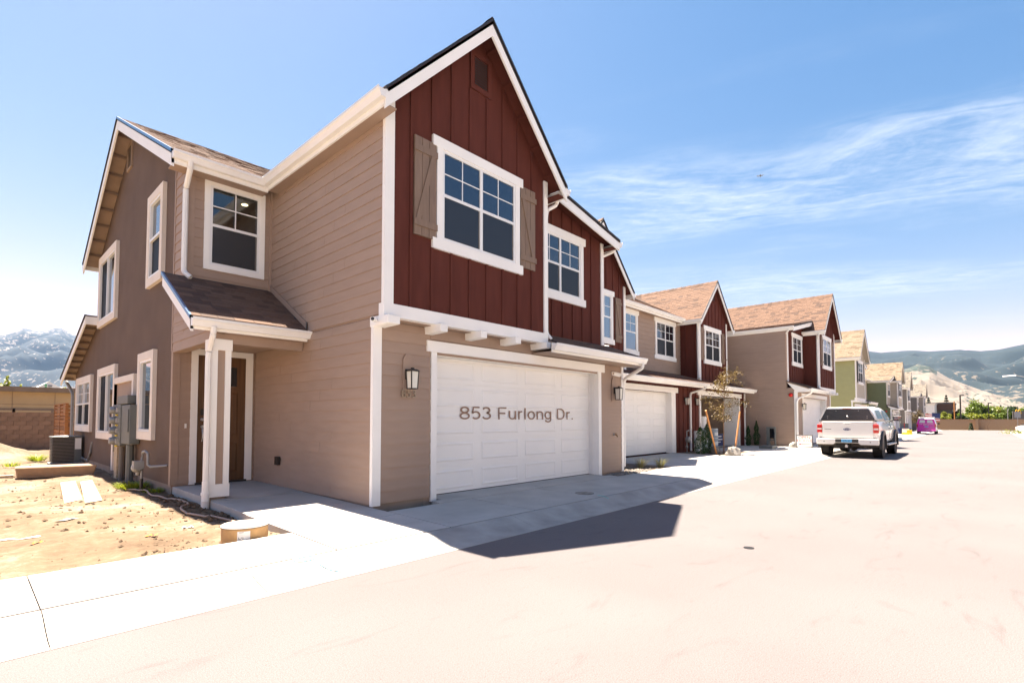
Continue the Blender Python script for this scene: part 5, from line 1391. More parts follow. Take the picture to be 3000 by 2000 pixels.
for i, (x, y, m, w_, l_, lab) in enumerate(((0.55,8.3,'paper_white',0.05,0.42,'long white plastic scrap on the dirt'),(-0.25,7.9,'litter_orange',0.07,0.16,'orange scrap at the left edge of the dirt'),(0.28,7.4,'litter_red',0.04,0.13,'red scrap on the dirt left of the white strip'),
      (0.62,7.75,'litter_orange',0.05,0.11,'orange scrap just below the long white plastic scrap'),(1.55,7.1,'litter_orange',0.05,0.12,'orange scrap on the dirt nearest the drum'),(-0.2,6.9,'ink_black',0.03,0.2,'black scrap of tubing near the sidewalk at left'),(2.05,7.6,'paper_white',0.07,0.13,'crumpled white scrap near the drum'),(0.10,11.4,'litter_red',0.05,0.2,'red tape scrap far left beside the boards'),(1.05,9.3,'stone',0.10,0.25,'flat grey chip of stone mid plot'))):
    z = dirt_z(x, y)+0.012; a = random.uniform(-0.5,0.5)
    q = MB(); n = 5
    pts = []
    for k in range(n+1):
        s = (k/n-0.5)*l_; h = 0.012*math.sin(k*2.1+i)
        pts.append(((x+s*math.cos(a)-w_/2*math.sin(a)*random.uniform(.6,1.2), y+s*math.sin(a)+w_/2*random.uniform(.6,1.2), z+h),(x+s*math.cos(a)+w_/2*math.sin(a), y+s*math.sin(a)-w_/2*random.uniform(.6,1.2), z+h*0.5)))
    for k in range(n): q.quad(pts[k][1],pts[k+1][1],pts[k+1][0],pts[k][0])
    small('litter', lab, 'litter', q, m, (x,y,z))
def blades(mb, c, n, h, r, lean=0.5, w=0.006):
    c = Vector(c)
    for i in range(n):
        a = random.uniform(0,6.283); b = c+Vector((math.cos(a),math.sin(a),0))*r*random.random()**0.7*0.5
        d = Vector((math.cos(a),math.sin(a),0))*lean*h*random.uniform(0.3,1.1); hh = h*random.uniform(0.5,1.1)
        s = Vector((-math.sin(a),math.cos(a),0))*w
        m1 = b+d*0.4+Vector((0,0,hh*0.65)); e = b+d+Vector((0,0,hh))
        n0 = len(mb.v); mb.v += [tuple(p) for p in (b-s,b+s,m1+s*0.8,m1-s*0.8,e)]; mb.f += [(n0,n0+1,n0+2,n0+3),(n0+3,n0+2,n0+4)]
for lab, c, n, h in (('yellow green weeds at the foot of the gas meter',(2.40,12.6,0.05),300,0.12),('low weeds by the gas meter pipe',(2.55,11.6,0.04),120,0.09),('yellow green weeds beside the air conditioner',(1.75,22.5,0.08),160,0.22),('weed tuft on the dirt left of the air conditioner',(1.05,20.6,0.07),70,0.14)):
    q = MB(); blades(q, c, n, h, 0.6 if n > 200 else 0.4, 1.3, 0.010); small('weeds', lab, 'weeds', q, 'weed', c)
for lab, c in (('pale ornamental grass tuft nearest the garage corner',(12.65,6.95,0.1)),('pale ornamental grass tuft right of the first tuft',(13.2,6.65,0.1))):
    q = MB(); blades(q, c, 120, 0.30, 0.14, 1.2, 0.004); small('ornamental_grass', lab, 'grass tuft', q, 'grass_pale', c, 'ornamental grass tufts')

# paint and covers on the paving
def ribbon(pts, w, z, zfun=None):
    q = MB()
    P = [Vector((a,b,0)) for a, b in pts]; L = []
    for i in range(len(P)):
        d = (P[min(i+1,len(P)-1)]-P[max(i-1,0)]).normalized(); nn = Vector((-d.y,d.x,0)); ww = w*random.uniform(0.7,1.2)
        zz_ = zfun(P[i].x,P[i].y) if zfun else z
        a, b = P[i]+nn*ww/2, P[i]-nn*ww/2
        L.append(((a.x,a.y,zfun(a.x,a.y) if zfun else z),(b.x,b.y,zfun(b.x,b.y) if zfun else z)))
    for i in range(len(P)-1): q.quad(L[i][0],L[i][1],L[i+1][1],L[i+1][0])
    return q
def kz(x, y):
    for (a, b), (c, d) in zip(KP[:5], KP[1:6]):
        if a <= y <= c: return b+(d-b)*(y-a)/(c-a)+0.004
    return 0.104 if y > 4.855 else 0.006
small('paint_mark','short teal spray line across the kerb in front of the garage','paint mark',ribbon([(7.61-0.12*i/10,5.02-0.3*i/10) for i in range(11)],0.028,0,lambda x,y: kz(x,y)+(0.002 if y < 4.855 else 0.1-0.1+0.003)),'paint_cyan',(7.55,4.9,0.09))
sq = [(2.28+0.10*math.cos(R(a)),4.80+0.05*math.sin(R(a))) for a in range(0,340,20)]
small('paint_mark','pale blue spray loop with a tail on the kerb near the drum','paint mark',ribbon(sq+[(2.36,4.74),(2.35,4.62),(2.38,4.50),(2.45,4.42)],0.03,0,lambda x,y: kz(x,y)+0.003),'paint_blue',(2.3,4.7,0.1))
def wave(x0, y0, x1, y1, h, n, k=1.0): return [(x0+(x1-x0)*i/n-(y1-y0)*h*math.sin(k*i), y0+(y1-y0)*i/n+(x1-x0)*h*math.sin(k*i)) for i in range(n+1)]
small('manhole_plug','small dark iron plug in the asphalt','iron plug',MB().lathe([(0.055,0.001),(0.055,0.006)],(5.98,1.97,0.0),k=18),'black_metal',(5.98,1.97,0.0))
small('drain_cover','round dark drain cover in the driveway slab by the kerb','drain cover',MB().lathe([(0.17,-0.004),(0.17,0.004)],(7.62,5.30,0.109),k=24),'gravel',(7.62,5.3,0.1))

# ================================================================== VEGETATION
def leaf(mb, c, s, up=0.3):
    n = Vector((random.gauss(0,1),random.gauss(0,1),random.gauss(0,1)+up)).normalized()
    a = n.cross(Vector((random.random(),random.random(),random.random()-0.5))).normalized(); b = n.cross(a)
    c = Vector(c); k = len(mb.v)
    mb.v += [tuple(c-a*s), tuple(c-b*s*0.55), tuple(c+a*s), tuple(c+b*s*0.55)]; mb.f.append((k,k+1,k+2,k+3))
def crown(mb, c, r, n, s, clumps=14, hollow=0.5):
    c = Vector(c); cs = []
    for i in range(clumps):
        d = Vector((random.gauss(0,1),random.gauss(0,1),random.gauss(0,1))).normalized()
        k = random.uniform(hollow,1.0); cs.append((Vector((c.x+d.x*r[0]*k*0.8,c.y+d.y*r[1]*k*0.8,c.z+d.z*r[2]*k*0.8)), random.uniform(0.22,0.42)))
    for i in range(n):
        q, f = random.choice(cs)
        d = Vector((random.gauss(0,1),random.gauss(0,1),random.gauss(0,1))).normalized()*random.random()**0.45
        leaf(mb, (q.x+d.x*r[0]*f, q.y+d.y*r[1]*f, q.z+d.z*r[2]*f*0.8), s*random.uniform(0.6,1.3))
def tree(label, base, h, r, m='leaf_green', n=2600, s=0.16, group='trees beyond the end wall', trunk=0.16, cz=0.6, name='broadleaf_tree'):
    t = thing(name, label, 'tree', base, group); b = Vector(base)
    q = MB().tube([b, b+Vector((0.1,0.05,h*0.3)), b+Vector((-0.1,0.1,h*0.55)), b+Vector((0.05,0,h*0.85))],[trunk,trunk*0.8,trunk*0.55,trunk*0.2],8)
    for i in range(6):
        a = random.uniform(0,6.28); z = h*random.uniform(0.3,0.6); q.tube([b+Vector((0,0,z)), b+Vector((math.cos(a)*r*0.4,math.sin(a)*r*0.4,z+h*0.14)), b+Vector((math.cos(a)*r*0.75,math.sin(a)*r*0.75,z+h*0.25))],[trunk*0.4,trunk*0.25,trunk*0.08],6)
    q.build('trunk', MT['bark'], t)
    q = MB(); crown(q, b+Vector((0,0,h*cz)), (r,r,h*(1-cz)*1.05), n, s, 22); q.build('crown', MT[m], t)
    return t
def conifer(label, base, h, r, n=2600):
    t = thing('conifer', label, 'tree', base, 'conifers behind the far buildings'); b = Vector(base)
    MB().tube([b, b+Vector((0,0,h))],[0.25,0.03],8).build('trunk', MT['bark'], t)
    q = MB()
    for i in range(n):
        f = random.random()**0.75; lay = (math.floor(f*13)+random.random()*0.35)/13.0
        a = random.choice(range(11))*0.571+lay*9+random.gauss(0,0.16); rr = r*(1-lay)*random.random()**0.5
        leaf(q, b+Vector((math.cos(a)*rr, math.sin(a)*rr, h*(0.10+0.9*lay)-rr*0.22)), 0.22)
    q.build('crown', MT['leaf_conifer'], t)
# staked young tree
tb = Vector((19.72,7.34,0.1))
t = thing('young_tree', 'young bronze-leaved tree tied to two stakes in front of the open garage', 'tree', tb)
q = MB().tube([tb, tb+Vector((0.0,0,0.8)), tb+Vector((0.03,0,1.5)), tb+Vector((0.15,0,2.3)), tb+Vector((0.40,0.02,3.2))],[0.026,0.022,0.018,0.012,0.004],8)
br = []
for i in range(26):
    z = random.uniform(1.15,2.9); a = random.uniform(0,6.28); L = (1.35-abs(z-1.9)*0.55)*random.uniform(0.55,1.0)
    b0 = tb+Vector((0.05*z*0.5,0,z)); b1 = b0+Vector((math.cos(a)*L*0.5,math.sin(a)*L*0.35,0.22*L)); b2 = b0+Vector((math.cos(a)*L,math.sin(a)*L*0.7,0.25*L+random.uniform(-0.15,0.25)))
    q.tube([b0,b1,b2],[0.009,0.006,0.002],5); br.append((b0,b1,b2))
q.build('trunk', MT['bark'], t)
q = MB()
for (b0,b1,b2) in br:
    for i in range(62):
        k = random.random()**0.7; p = b0*(1-k)**2+b1*2*k*(1-k)+b2*k*k
        leaf(q, p+Vector((random.gauss(0,0.075),random.gauss(0,0.075),random.gauss(0,0.075))), random.uniform(0.022,0.042))
for i in range(70): leaf(q, tb+Vector((0.36+random.gauss(0,0.10),random.gauss(0,0.08),3.05+random.gauss(0,0.18))), 0.035)
q.build('crown', MT['leaf_bronze'], t)
for lab, a, b in (('left orange stake leaning beside the young tree',(19.33,7.45,0.05),(18.02,7.32,1.74)),('right orange stake leaning beside the young tree',(21.05,7.42,0.05),(21.75,7.42,1.74))):
    small('tree_stake', lab, 'stake', MB().cyl(a,b,0.032,10), 'stake', a, 'tree stakes')
def arbor(label, c, h, r):
    t = thing('arborvitae', label, 'shrub', c, 'young arborvitae shrubs'); c = Vector(c)
    MB().cyl(c, c+Vector((0.02,0,h*1.18)), 0.008, 6).build('cane', MT['wood_board'], t)
    q = MB()
    for i in range(1500):
        f = random.random(); rr = r*(1-f)**0.6*(0.35+0.65*min(1,f*6))*random.random()**0.35*(1+0.25*math.sin(f*17+c.x)); a = random.uniform(0,6.28)
        leaf(q, c+Vector((math.cos(a)*rr,math.sin(a)*rr,0.04+f*h)), 0.026, 0.0)
    q.build('foliage', MT['leaf_arbor'], t)
arbor('left dark green shrub in front of the gas meters', (18.94,7.91,0.1), 1.0, 0.30); arbor('dark green shrub between the gas meters and the left stake', (19.75,8.0,0.1), 1.1, 0.25)
arbor('slim dark green shrub left of two against the brown side wall', (26.3,8.6,0.12), 0.95, 0.17); arbor('slim dark green shrub right of two against the brown side wall', (26.95,8.42,0.12), 1.2, 0.19)
def rock(label, c, r, seed=1, m='stone'):
    q = MB(); q.ell((c[0],c[1],c[2]+r[2]*0.55), r, 14, 9)
    q.v = [tuple(Vector((c[0],c[1],c[2]+r[2]*0.55))+(Vector(p)-Vector((c[0],c[1],c[2]+r[2]*0.55)))*(1+0.32*hash2(p[0]*5+seed,p[1]*5,p[2]*5+seed)+0.12*hash2(p[0]*14,p[1]*14+seed,p[2]*14))) for p in q.v]
    o = small('boulder', label, 'rock', q, m, c, 'landscape boulders', smooth=True); shade_auto(o, 25)
rock('pale grey boulder below the right stake of the young tree', (19.1,6.78,0.08), (0.27,0.27,0.24), 3); rock('dark shaded boulder behind the young tree trunk', (19.95,7.75,0.08), (0.22,0.2,0.2), 5, 'gravel'); rock('small pale boulder beside the open house sign', (26.55,6.68,0.08), (0.16,0.16,0.17), 9)

# ================================================================== GARAGE CONTENTS, SIGNS, PEDESTAL
def pail(label, c, r, h, m='bucket', lid=True):
    t = thing('bucket', label, 'bucket', c, 'buckets in the open garage')
    MB().lathe([(r*0.88,0),(r,h*0.8),(r*1.04,h*0.8),(r*1.04,h*0.84),(r,h*0.84),(r*1.01,h)],c,k=18).build('body', MT[m], t)
    MB().lathe([(r*1.06,h*0.97),(r*1.06,h*1.03)],c,k=18).build('lid', MT['paper_white'], t)
    q = MB()
    for i in range(6):
        a0, a1 = R(215+i*11), R(215+(i+1)*11)
        q.quad((c[0]+r*0.985*math.cos(a0),c[1]+r*0.985*math.sin(a0),c[2]+h*0.25),(c[0]+r*0.985*math.cos(a1),c[1]+r*0.985*math.sin(a1),c[2]+h*0.25),(c[0]+r*1.005*math.cos(a1),c[1]+r*1.005*math.sin(a1),c[2]+h*0.62),(c[0]+r*1.005*math.cos(a0),c[1]+r*1.005*math.sin(a0),c[2]+h*0.62))
    q.build('label', MT['paper_white'], t)
pail('tall blue grey bin just inside the open garage', (22.55,9.35,0.13), 0.27, 0.95); pail('white bucket standing on the tall blue grey bin', (22.6,9.35,1.12), 0.2, 0.42, 'paper_white')
pail('upper pale bucket of the stack right of the tree trunk', (24.0,9.4,0.56), 0.2, 0.42); pail('lower pale bucket of the stack right of the tree trunk', (24.0,9.4,0.13), 0.2, 0.42)
pail('brown drum behind the buckets in the open garage', (23.9,10.4,0.13), 0.28, 1.5, 'cardboard')
t = thing('notice_board', 'white notice board with red header reading AREA in the open garage', 'sign', (21.9,9.5,0.13))
MB().box(21.65,9.50,0.7,22.55,9.53,1.92).build('board', MT['paper_white'], t); bh = MB().box(21.65,9.495,1.66,22.55,9.4995,1.92).build('header', MT['ink_red'], t)
text_mb('AREA', 0.24, (22.27,9.492,1.785), (1,0,0), (0,0,1), (0,-1,0)).build('lettering', MT['paper_white'], bh)
ln = MB()
for i, (z, w_, m) in enumerate(((1.56,0.6,0),(1.49,0.55,0),(1.36,0.35,0),(1.22,0.5,0),(1.0,0.5,0),(0.88,0.4,0))): ln.box(21.72,9.493,z,21.72+w_,9.4985,z+0.03)
o = ln.build('small_print', MT['ink_red'], t); o['kind'] = 'stuff'
t = thing('blue_placard', 'blue placard with white lines on the garage floor', 'sign', (25.1,9.6,0.13))
MB().box(24.75,9.6,0.14,25.75,9.64,0.72).build('board', MT['flag_blue'], t)
o = MB().box(24.85,9.592,0.56,25.5,9.599,0.62).box(24.85,9.592,0.42,25.6,9.599,0.47).box(24.85,9.592,0.3,25.4,9.599,0.34).build('print', MT['paper_white'], t); o['kind'] = 'stuff'
small('cardboard_box','brown cardboard box deep in the open garage','box',MB().box(24.8,11.5,0.13,25.8,12.4,1.0),'cardboard',(25.2,12,0.13))
small('paint_can','white printed tube beside the left shrub at the garage edge','container',MB().cyl((20.6,8.75,0.1),(20.6,8.75,0.95),0.12,14),'paper_white',(20.6,8.75,0.1))
def open_house(label, c, sc=1.0, rz=0.0):
    t = thing('sandwich_board', label, 'sign', c, 'open house boards', rz=rz, local=True)
    for sg in (-1, 1):
        f = MB(); lean = 0.14
        P = lambda y, z: (sg*lean*(0.62-z)-sg*0.0, y, z)
        f.prism([P(-0.31,0.1),P(0.31,0.1),P(0.31,0.60),P(-0.31,0.60)],(sg*0.012,0,0)).build('panel', MT['paper_white'], t)
        for y in (-0.32,0.30): MB().prism([P(y,0.0),P(y+0.02,0.0),P(y+0.02,0.62),P(y,0.62)],(sg*0.018,0,0)).build('leg', MT['black_metal'], t)
        for z in (0.08,0.60): MB().prism([P(-0.30,z),P(0.30,z),P(0.30,z+0.02),P(-0.30,z+0.02)],(sg*0.018,0,0)).build('frame_rail', MT['black_metal'], t)
    def Q(y, z): return (-0.14*(0.62-z)-0.0135, y, z)
    upv = Vector(Q(0,1))-Vector(Q(0,0))
    for txt, z, s_2 in (('OPEN',0.50,0.165),('HOUSE',0.355,0.165)):
        m = text_mb(txt, s_2*sc, Q(0,z), (0,-1.15,0), tuple(upv), (-1,0,0)); m.build('lettering', MT['ink_red'], t)
    m = MB(); m.poly([Q(0.24,0.2),Q(0.14,0.235),Q(0.14,0.212),Q(-0.24,0.212),Q(-0.24,0.188),Q(0.14,0.188),Q(0.14,0.165)]); m.build('arrow', MT['ink_red'], t)
open_house('white OPEN HOUSE sandwich board with red arrow left of the pickup', (26.1,6.10,0.10))
open_house('far white open house sandwich board left of the pink van', (66.5,6.2,gz(66)+0.1), 1.0)
t = thing('utility_pedestal', 'grey utility pedestal against the brown side wall', 'utility box', (26.9,7.7,0.12))
MB().box(26.8,7.78,0.12,27.0,7.92,1.05).build('back_post', MT['panel_grey'], t); MB().box(26.78,7.52,0.12,26.98,7.56,1.05).build('front_post', MT['panel_grey'], t); MB().box(26.79,7.56,0.98,26.99,7.78,1.06).build('cap', MT['panel_grey'], t); MB().box(26.85,7.56,0.5,26.9,7.78,0.97).build('window', MT['glass_dark'], t); MB().box(26.79,7.56,0.4,26.99,7.78,0.46).build('shelf', MT['panel_grey'], t)
small('equipment_pad','low grey equipment pad on the driveway right of the young tree','pad',MB().box(24.3,6.95,0.1,24.9,7.5,0.26),'panel_grey',(24.6,7.2,0.1),bevel=0.02)

# ================================================================== VEHICLES
def wheel(t, c, r, w_, out, rim='steel'):
    """wheel with its axis along y; out = +1/-1 outer side"""
    q = MB().lathe([(r*0.60,-w_/2),(r*0.9,-w_/2),(r*0.985,-w_*0.38),(r,-w_*0.2),(r,w_*0.2),(r*0.985,w_*0.38),(r*0.9,w_/2),(r*0.60,w_/2)],c,'y',28)
    wh = q.build('wheel', MT['tyre_plain'], t, smooth=False)
    q = MB().lathe([(r*0.605,out*w_*0.30),(r*0.58,out*w_*0.46),(r*0.5,out*w_*0.34),(r*0.16,out*w_*0.36),(r*0.10,out*w_*0.48)],c,'y',20); q.build('rim', MT[rim], wh)
    tr = MB()
    for i in range(28):
        a = 2*math.pi*i/28
        for sy in (-0.28,0.28):
            p = Vector((c[0]+math.cos(a)*r*1.004,c[1]+sy*w_,c[2]+math.sin(a)*r*1.004)); d = Vector((-math.sin(a),0,math.cos(a)))*r*0.075; n = Vector((math.cos(a),0,math.sin(a)))*0.008
            y = Vector((0,w_*0.15,0)); tr.hexa([p-d-y,p+d-y,p+d+y,p-d+y,p-d-y+n,p+d-y+n,p+d+y+n,p-d+y+n])
    o = tr.build('tread', MT['tyre_plain'], wh); o['kind'] = 'stuff'
    return wh
def loft(mb, secs):
    """secs: list of closed rings with equal counts"""
    n = len(secs[0]); b = len(mb.v)
    for s_2 in secs: mb.v += [tuple(p) for p in s_2]
    for i in range(len(secs)-1):
        for j in range(n): mb.f.append((b+i*n+j, b+i*n+(j+1)%n, b+(i+1)*n+(j+1)%n, b+(i+1)*n+j))
    mb.f.append(tuple(b+j for j in range(n-1,-1,-1))); mb.f.append(tuple(b+(len(secs)-1)*n+j for j in range(n)))
    return mb
def ring(x, hw, z0, z1, r=0.06, top=None):
    """body section: half width hw, from z0 to z1, slightly barrelled"""
    tw_ = hw*0.97 if top is None else top
    return [(x,-hw*0.95,z0),(x,hw*0.95,z0),(x,hw,z0+0.12),(x,hw*1.0,z0+(z1-z0)*0.55),(x,tw_,z1-r),(x,tw_-r,z1),(x,-tw_+r,z1),(x,-tw_,z1-r),(x,-hw,z0+(z1-z0)*0.55),(x,-hw,z0+0.12)]
def shell(x, hb, ht, z0, z1, r=0.08):
    return [(x,-hb,z0),(x,hb,z0),(x,hb-0.005,z0+0.05),(x,(hb+ht)/2+0.012,(z0+z1)/2),(x,ht+0.02,z1-r),(x,ht-r*0.8,z1),(x,-ht+r*0.8,z1),(x,-ht-0.02,z1-r),(x,-(hb+ht)/2-0.012,(z0+z1)/2),(x,-hb+0.005,z0+0.05)]
# pickup: local x forward (away), y left, origin under the tailgate
t = thing('pickup_truck', 'white pickup truck with canopy and black fender flares parked on the street', 'truck', (22.25,3.80,gz(22)), None, 0.0, True)
PW = MT['truck_white']
hw = 0.955
b_ = MB(); loft(b_, [ring(0.05,hw*0.985,0.62,1.36),ring(0.12,hw,0.60,1.365),ring(1.75,hw,0.58,1.365),ring(1.80,hw,0.56,1.365)]); bed_o = shade_auto(b_.build('bed', PW, t), 50)
b_ = MB(); loft(b_, [ring(1.83,hw,0.56,1.33),ring(3.75,hw,0.56,1.33),ring(4.2,hw,0.58,1.28),ring(5.25,hw*0.97,0.60,1.18),ring(5.5,hw*0.9,0.62,1.08)]); shade_auto(b_.build('cab_body', PW, t), 50)
b_ = MB(); loft(b_, [shell(1.86,0.915,0.72,1.30,1.85),shell(2.3,0.915,0.72,1.30,1.885),shell(3.1,0.91,0.71,1.30,1.87),shell(3.85,0.88,0.84,1.28,1.34,0.02)]); shade_auto(b_.build('cab_roof', PW, t), 50)
# canopy over the bed
b_ = MB(); loft(b_, [shell(0.095,0.895,0.70,1.386,1.845),shell(0.30,0.905,0.71,1.386,1.885),shell(1.2,0.91,0.72,1.386,1.905),shell(1.82,0.91,0.72,1.386,1.89)]); cn = shade_auto(b_.build('canopy', PW, t), 50)
rg_ = MB().prism([(0.085,-0.85,1.40),(0.085,0.85,1.40),(0.092,0.665,1.80),(0.092,-0.665,1.80)],(-0.02,0,0)).build('rear_glass', MT['screen'], cn)
MB().box(0.04,-0.13,1.815,0.10,0.13,1.84).build('brake_light', MT['tail_red'], cn)
for y in (-0.02,): MB().lathe([(0.028,0),(0.034,-0.02),(0.02,-0.035)],(0.064,y,1.52),'x',12).build('lock_knob', MT['steel'], cn)
for (y, z) in ((-0.62,1.47),(-0.62,1.53),(0.62,1.47),(0.62,1.53),(-0.36,1.74),(0.34,1.74)): MB().lathe([(0.012,0),(0.012,-0.008)],(0.066,y,z),'x',8).build('hinge_bolt', MT['steel'], cn)
MB().box(0.03,-0.9,1.363,0.30,0.9,1.386).build('bed_seal', MT['black_metal'], t)
for sy in (-1,1):
    q = MB(); P = lambda x,z: (x, sy*(0.912-(z-1.385)*0.37), z)
    q.poly([P(0.35,1.45),P(1.60,1.45),P(1.55,1.77),P(0.50,1.75)]); q.v = [(p[0],p[1]+sy*0.012,p[2]) for p in q.v]; q.build('canopy_window', MT['glass'], cn)
    q = MB(); Pc = lambda x,z: (x, sy*(0.915-(z-1.30)*0.335+0.018), z)
    q.poly([Pc(2.02,1.40),Pc(2.72,1.40),Pc(2.72,1.76),Pc(2.12,1.76)]); q.build('rear_door_glass', MT['glass_dark'], t)
    q = MB(); q.poly([Pc(2.80,1.40),Pc(3.60,1.40),Pc(3.05,1.76),Pc(2.80,1.76)]); q.build('front_door_glass', MT['glass_dark'], t)
    mi = MB().box(3.30,sy*1.0-0.02,1.36,3.40,sy*1.30,1.56).build('mirror', MT['truck_trim'], t, bevel=0.02)
    MB().box(3.293,sy*1.05 if sy > 0 else sy*1.28,1.38,3.299,sy*1.28 if sy > 0 else sy*1.05,1.54).build('mirror_glass', MT['glass'], mi)
    MB().tube([(3.32,sy*0.9,1.34),(3.34,sy*1.05,1.42)],0.025,6).build('mirror_arm', MT['truck_trim'], mi)
    tl = MB().box(0.0,sy*0.80 if sy > 0 else sy*0.965,0.93,0.14,sy*0.965 if sy > 0 else sy*0.80,1.24).build('tail_light', MT['tail_red'], t, bevel=0.012)
    MB().box(-0.006,sy*0.81 if sy > 0 else sy*0.955,1.04,0.10,sy*0.955 if sy > 0 else sy*0.81,1.10).build('reverse_lens', MT['tail_clear'], tl)
    for xw in (0.95,4.35):
        wheel(t,(xw,sy*0.82,0.40),0.40,0.29,sy,'galv')
        fl = MB(); n = 14
        for k in range(n+1):
            a = R(-8+196*k/n); r0, r1 = 0.45, 0.58
            for (rr, yy) in ((r0,0.90),(r0,1.03),(r1,1.02),(r1,0.93)): fl.v.append((xw+rr*math.cos(a), sy*yy, 0.42+rr*math.sin(a)))
        for k in range(n):
            for j in range(4): fl.f.append((4*k+j,4*k+(j+1)%4,4*k+4+(j+1)%4,4*k+4+j))
        fl.build('fender_flare', MT['truck_trim'], t)
        q = MB().lathe([(0.46,-0.02),(0.46,0.0)],(xw,sy*0.958,0.43),'y',24); q.build('wheel_well', MT['rubber'], t)
    MB().box(1.55,sy*0.90 if sy > 0 else sy*1.08,0.44,3.75,sy*1.08 if sy > 0 else sy*0.90,0.50).build('running_board', MT['steel'], t, bevel=0.015)
    for xx_ in (2.30,3.12): MB().box(xx_,sy*0.962 if sy > 0 else sy*0.99,1.12,xx_+0.2,sy*0.99 if sy > 0 else sy*0.962,1.16).build('door_handle', MT['truck_white'], t)
    MB().box(2.76,sy*0.957-0.003,0.66,2.77,sy*0.957+0.003,1.33).build('door_gap', MT['rubber'], t)
tg = MB().box(0.008,-0.795,0.735,0.055,0.795,1.345).build('tailgate', PW, t, bevel=0.012)
MB().box(0.0,-0.12,1.18,0.010,0.12,1.28).build('tailgate_handle', MT['truck_white'], tg, bevel=0.004)
MB().box(-0.004,-0.09,1.25,0.004,0.06,1.262).build('handle_slot', MT['truck_trim'], tg)
q = MB(); q.prism([(0.008,0.115*math.cos(R(a)),1.055+0.045*math.sin(R(a))) for a in range(0,360,15)],(-0.008,0,0)); ov = q.build('oval_badge', MT['flag_blue'], tg)
text_mb('Ford', 0.075, (-0.001,0,1.055), (0,-1.3,0), (0,0,1), (-1,0,0)).build('badge_script', MT['paper_white'], ov)
MB().box(0.003,0.50,1.05,0.008,0.72,1.065).build('model_badge', MT['truck_trim'], tg)
bp_ = MB().prism([(-0.10,-0.97,0.50),(-0.10,-0.42,0.50),(-0.10,-0.36,0.56),(-0.10,0.36,0.56),(-0.10,0.42,0.50),(-0.10,0.97,0.50),(-0.10,0.97,0.71),(-0.10,0.33,0.71),(-0.10,-0.33,0.71),(-0.10,-0.97,0.71)],(0.16,0,0)).build('rear_bumper', PW, t, bevel=0.015)
MB().box(-0.108,-0.36,0.575,-0.098,0.36,0.705).build('bumper_recess', MT['truck_trim'], bp_)
MB().box(0.0,-0.9,0.705,0.06,0.9,0.735).build('step_pad', MT['truck_trim'], t)
lp_ = MB().box(-0.118,-0.165,0.585,-0.110,0.165,0.70).build('licence_plate', MT['plate_blue'], t)
text_mb('57K·47', 0.085, (-0.1195,0,0.64), (0,-1,0), (0,0,1), (-1,0,0)).build('plate_number', MT['flag_blue'], lp_)
for sy in (-1,1): MB().lathe([(0.018,0),(0.018,-0.004)],(-0.101,sy*0.72,0.60),'x',10).build('sensor', MT['rubber'], bp_)
MB().box(0.2,-0.75,0.42,5.2,0.75,0.60).build('chassis', MT['under'], t); MB().cyl((0.95,-0.75,0.36),(0.95,0.75,0.36),0.05,8).lathe([(0.05,-0.14),(0.15,0),(0.05,0.14)],(0.95,-0.05,0.36),'y',12).build('rear_axle', MT['under'], t)
MB().lathe([(0.2,-0.1),(0.34,-0.09),(0.36,0),(0.34,0.09),(0.2,0.1)],(0.45,0.15,0.44),'z',22).build('spare_wheel', MT['tyre_plain'], t)
MB().box(-0.16,-0.04,0.40,0.1,0.04,0.47).box(-0.17,-0.03,0.47,-0.10,0.03,0.50).build('hitch', MT['steel'], t); MB().cyl((-0.02,-0.55,0.42),(0.9,-0.55,0.42),0.04,8).build('tailpipe', MT['under'], t)
for (a,b) in ((-0.95,-0.45),(0.45,0.95)): MB().box(-0.04,a,0.44,0.10,b,0.50).build('valance', MT['under'], t)

# pink van
t = thing('panel_van', 'bright pink cleaning company van parked far down the street', 'van', (76.5,5.22,gz(76)), None, R(0.8), True)
b_ = MB(); loft(b_, [ring(0.0,0.86,0.32,1.78,0.12,0.72),ring(0.15,0.90,0.28,1.86,0.12,0.74),ring(2.2,0.90,0.28,1.88,0.12,0.74),ring(3.0,0.90,0.28,1.80,0.12,0.70),ring(3.55,0.88,0.30,1.15,0.08,0.80),ring(4.3,0.80,0.34,0.95,0.08,0.72)]); shade_auto(b_.build('body', MT['truck_white'], t), 50)
rp = MB(); rp.prism([(-0.012,-0.85,0.40),(-0.012,0.85,0.40),(-0.012,0.86,1.2),(-0.012,0.70,1.74),(-0.012,-0.70,1.74),(-0.012,-0.86,1.2)],(0.014,0,0)); rp_ = rp.build('rear_doors', MT['van_pink'], t)
for sy in (-1,1):
    MB().prism([(-0.018,sy*0.10,1.30),(-0.018,sy*0.62,1.30),(-0.018,sy*0.55,1.62),(-0.018,sy*0.10,1.62)],(0.005,0,0)).build('rear_window_decal', MT['flag_white'], rp_)
    MB().box(-0.02,sy*0.75 if sy > 0 else sy*0.88,0.80,0.10,sy*0.88 if sy > 0 else sy*0.75,1.15).build('tail_light', MT['tail_red'], t)
    for xw in (0.6,3.4): wheel(t,(xw,sy*0.80,0.31),0.31,0.2,sy,'galv')
    MB().box(3.0,sy*0.92 if sy > 0 else sy*1.10,1.1,3.08,sy*1.10 if sy > 0 else sy*0.92,1.3).build('mirror', MT['black_metal'], t)
MB().box(-0.0145,-0.006,0.45,-0.0135,0.006,1.72).build('door_gap', MT['ink_black'], rp_)
MB().box(-0.08,-0.86,0.30,0.02,0.86,0.46).build('rear_bumper', MT['van_pink'], t, bevel=0.02)
text_mb('THE DEEP CLEAN', 0.155, (-0.02,0,1.16), (0,-1.05,0), (0,0,1), (-1,0,0)).build('lettering', MT['flag_white'], rp_)
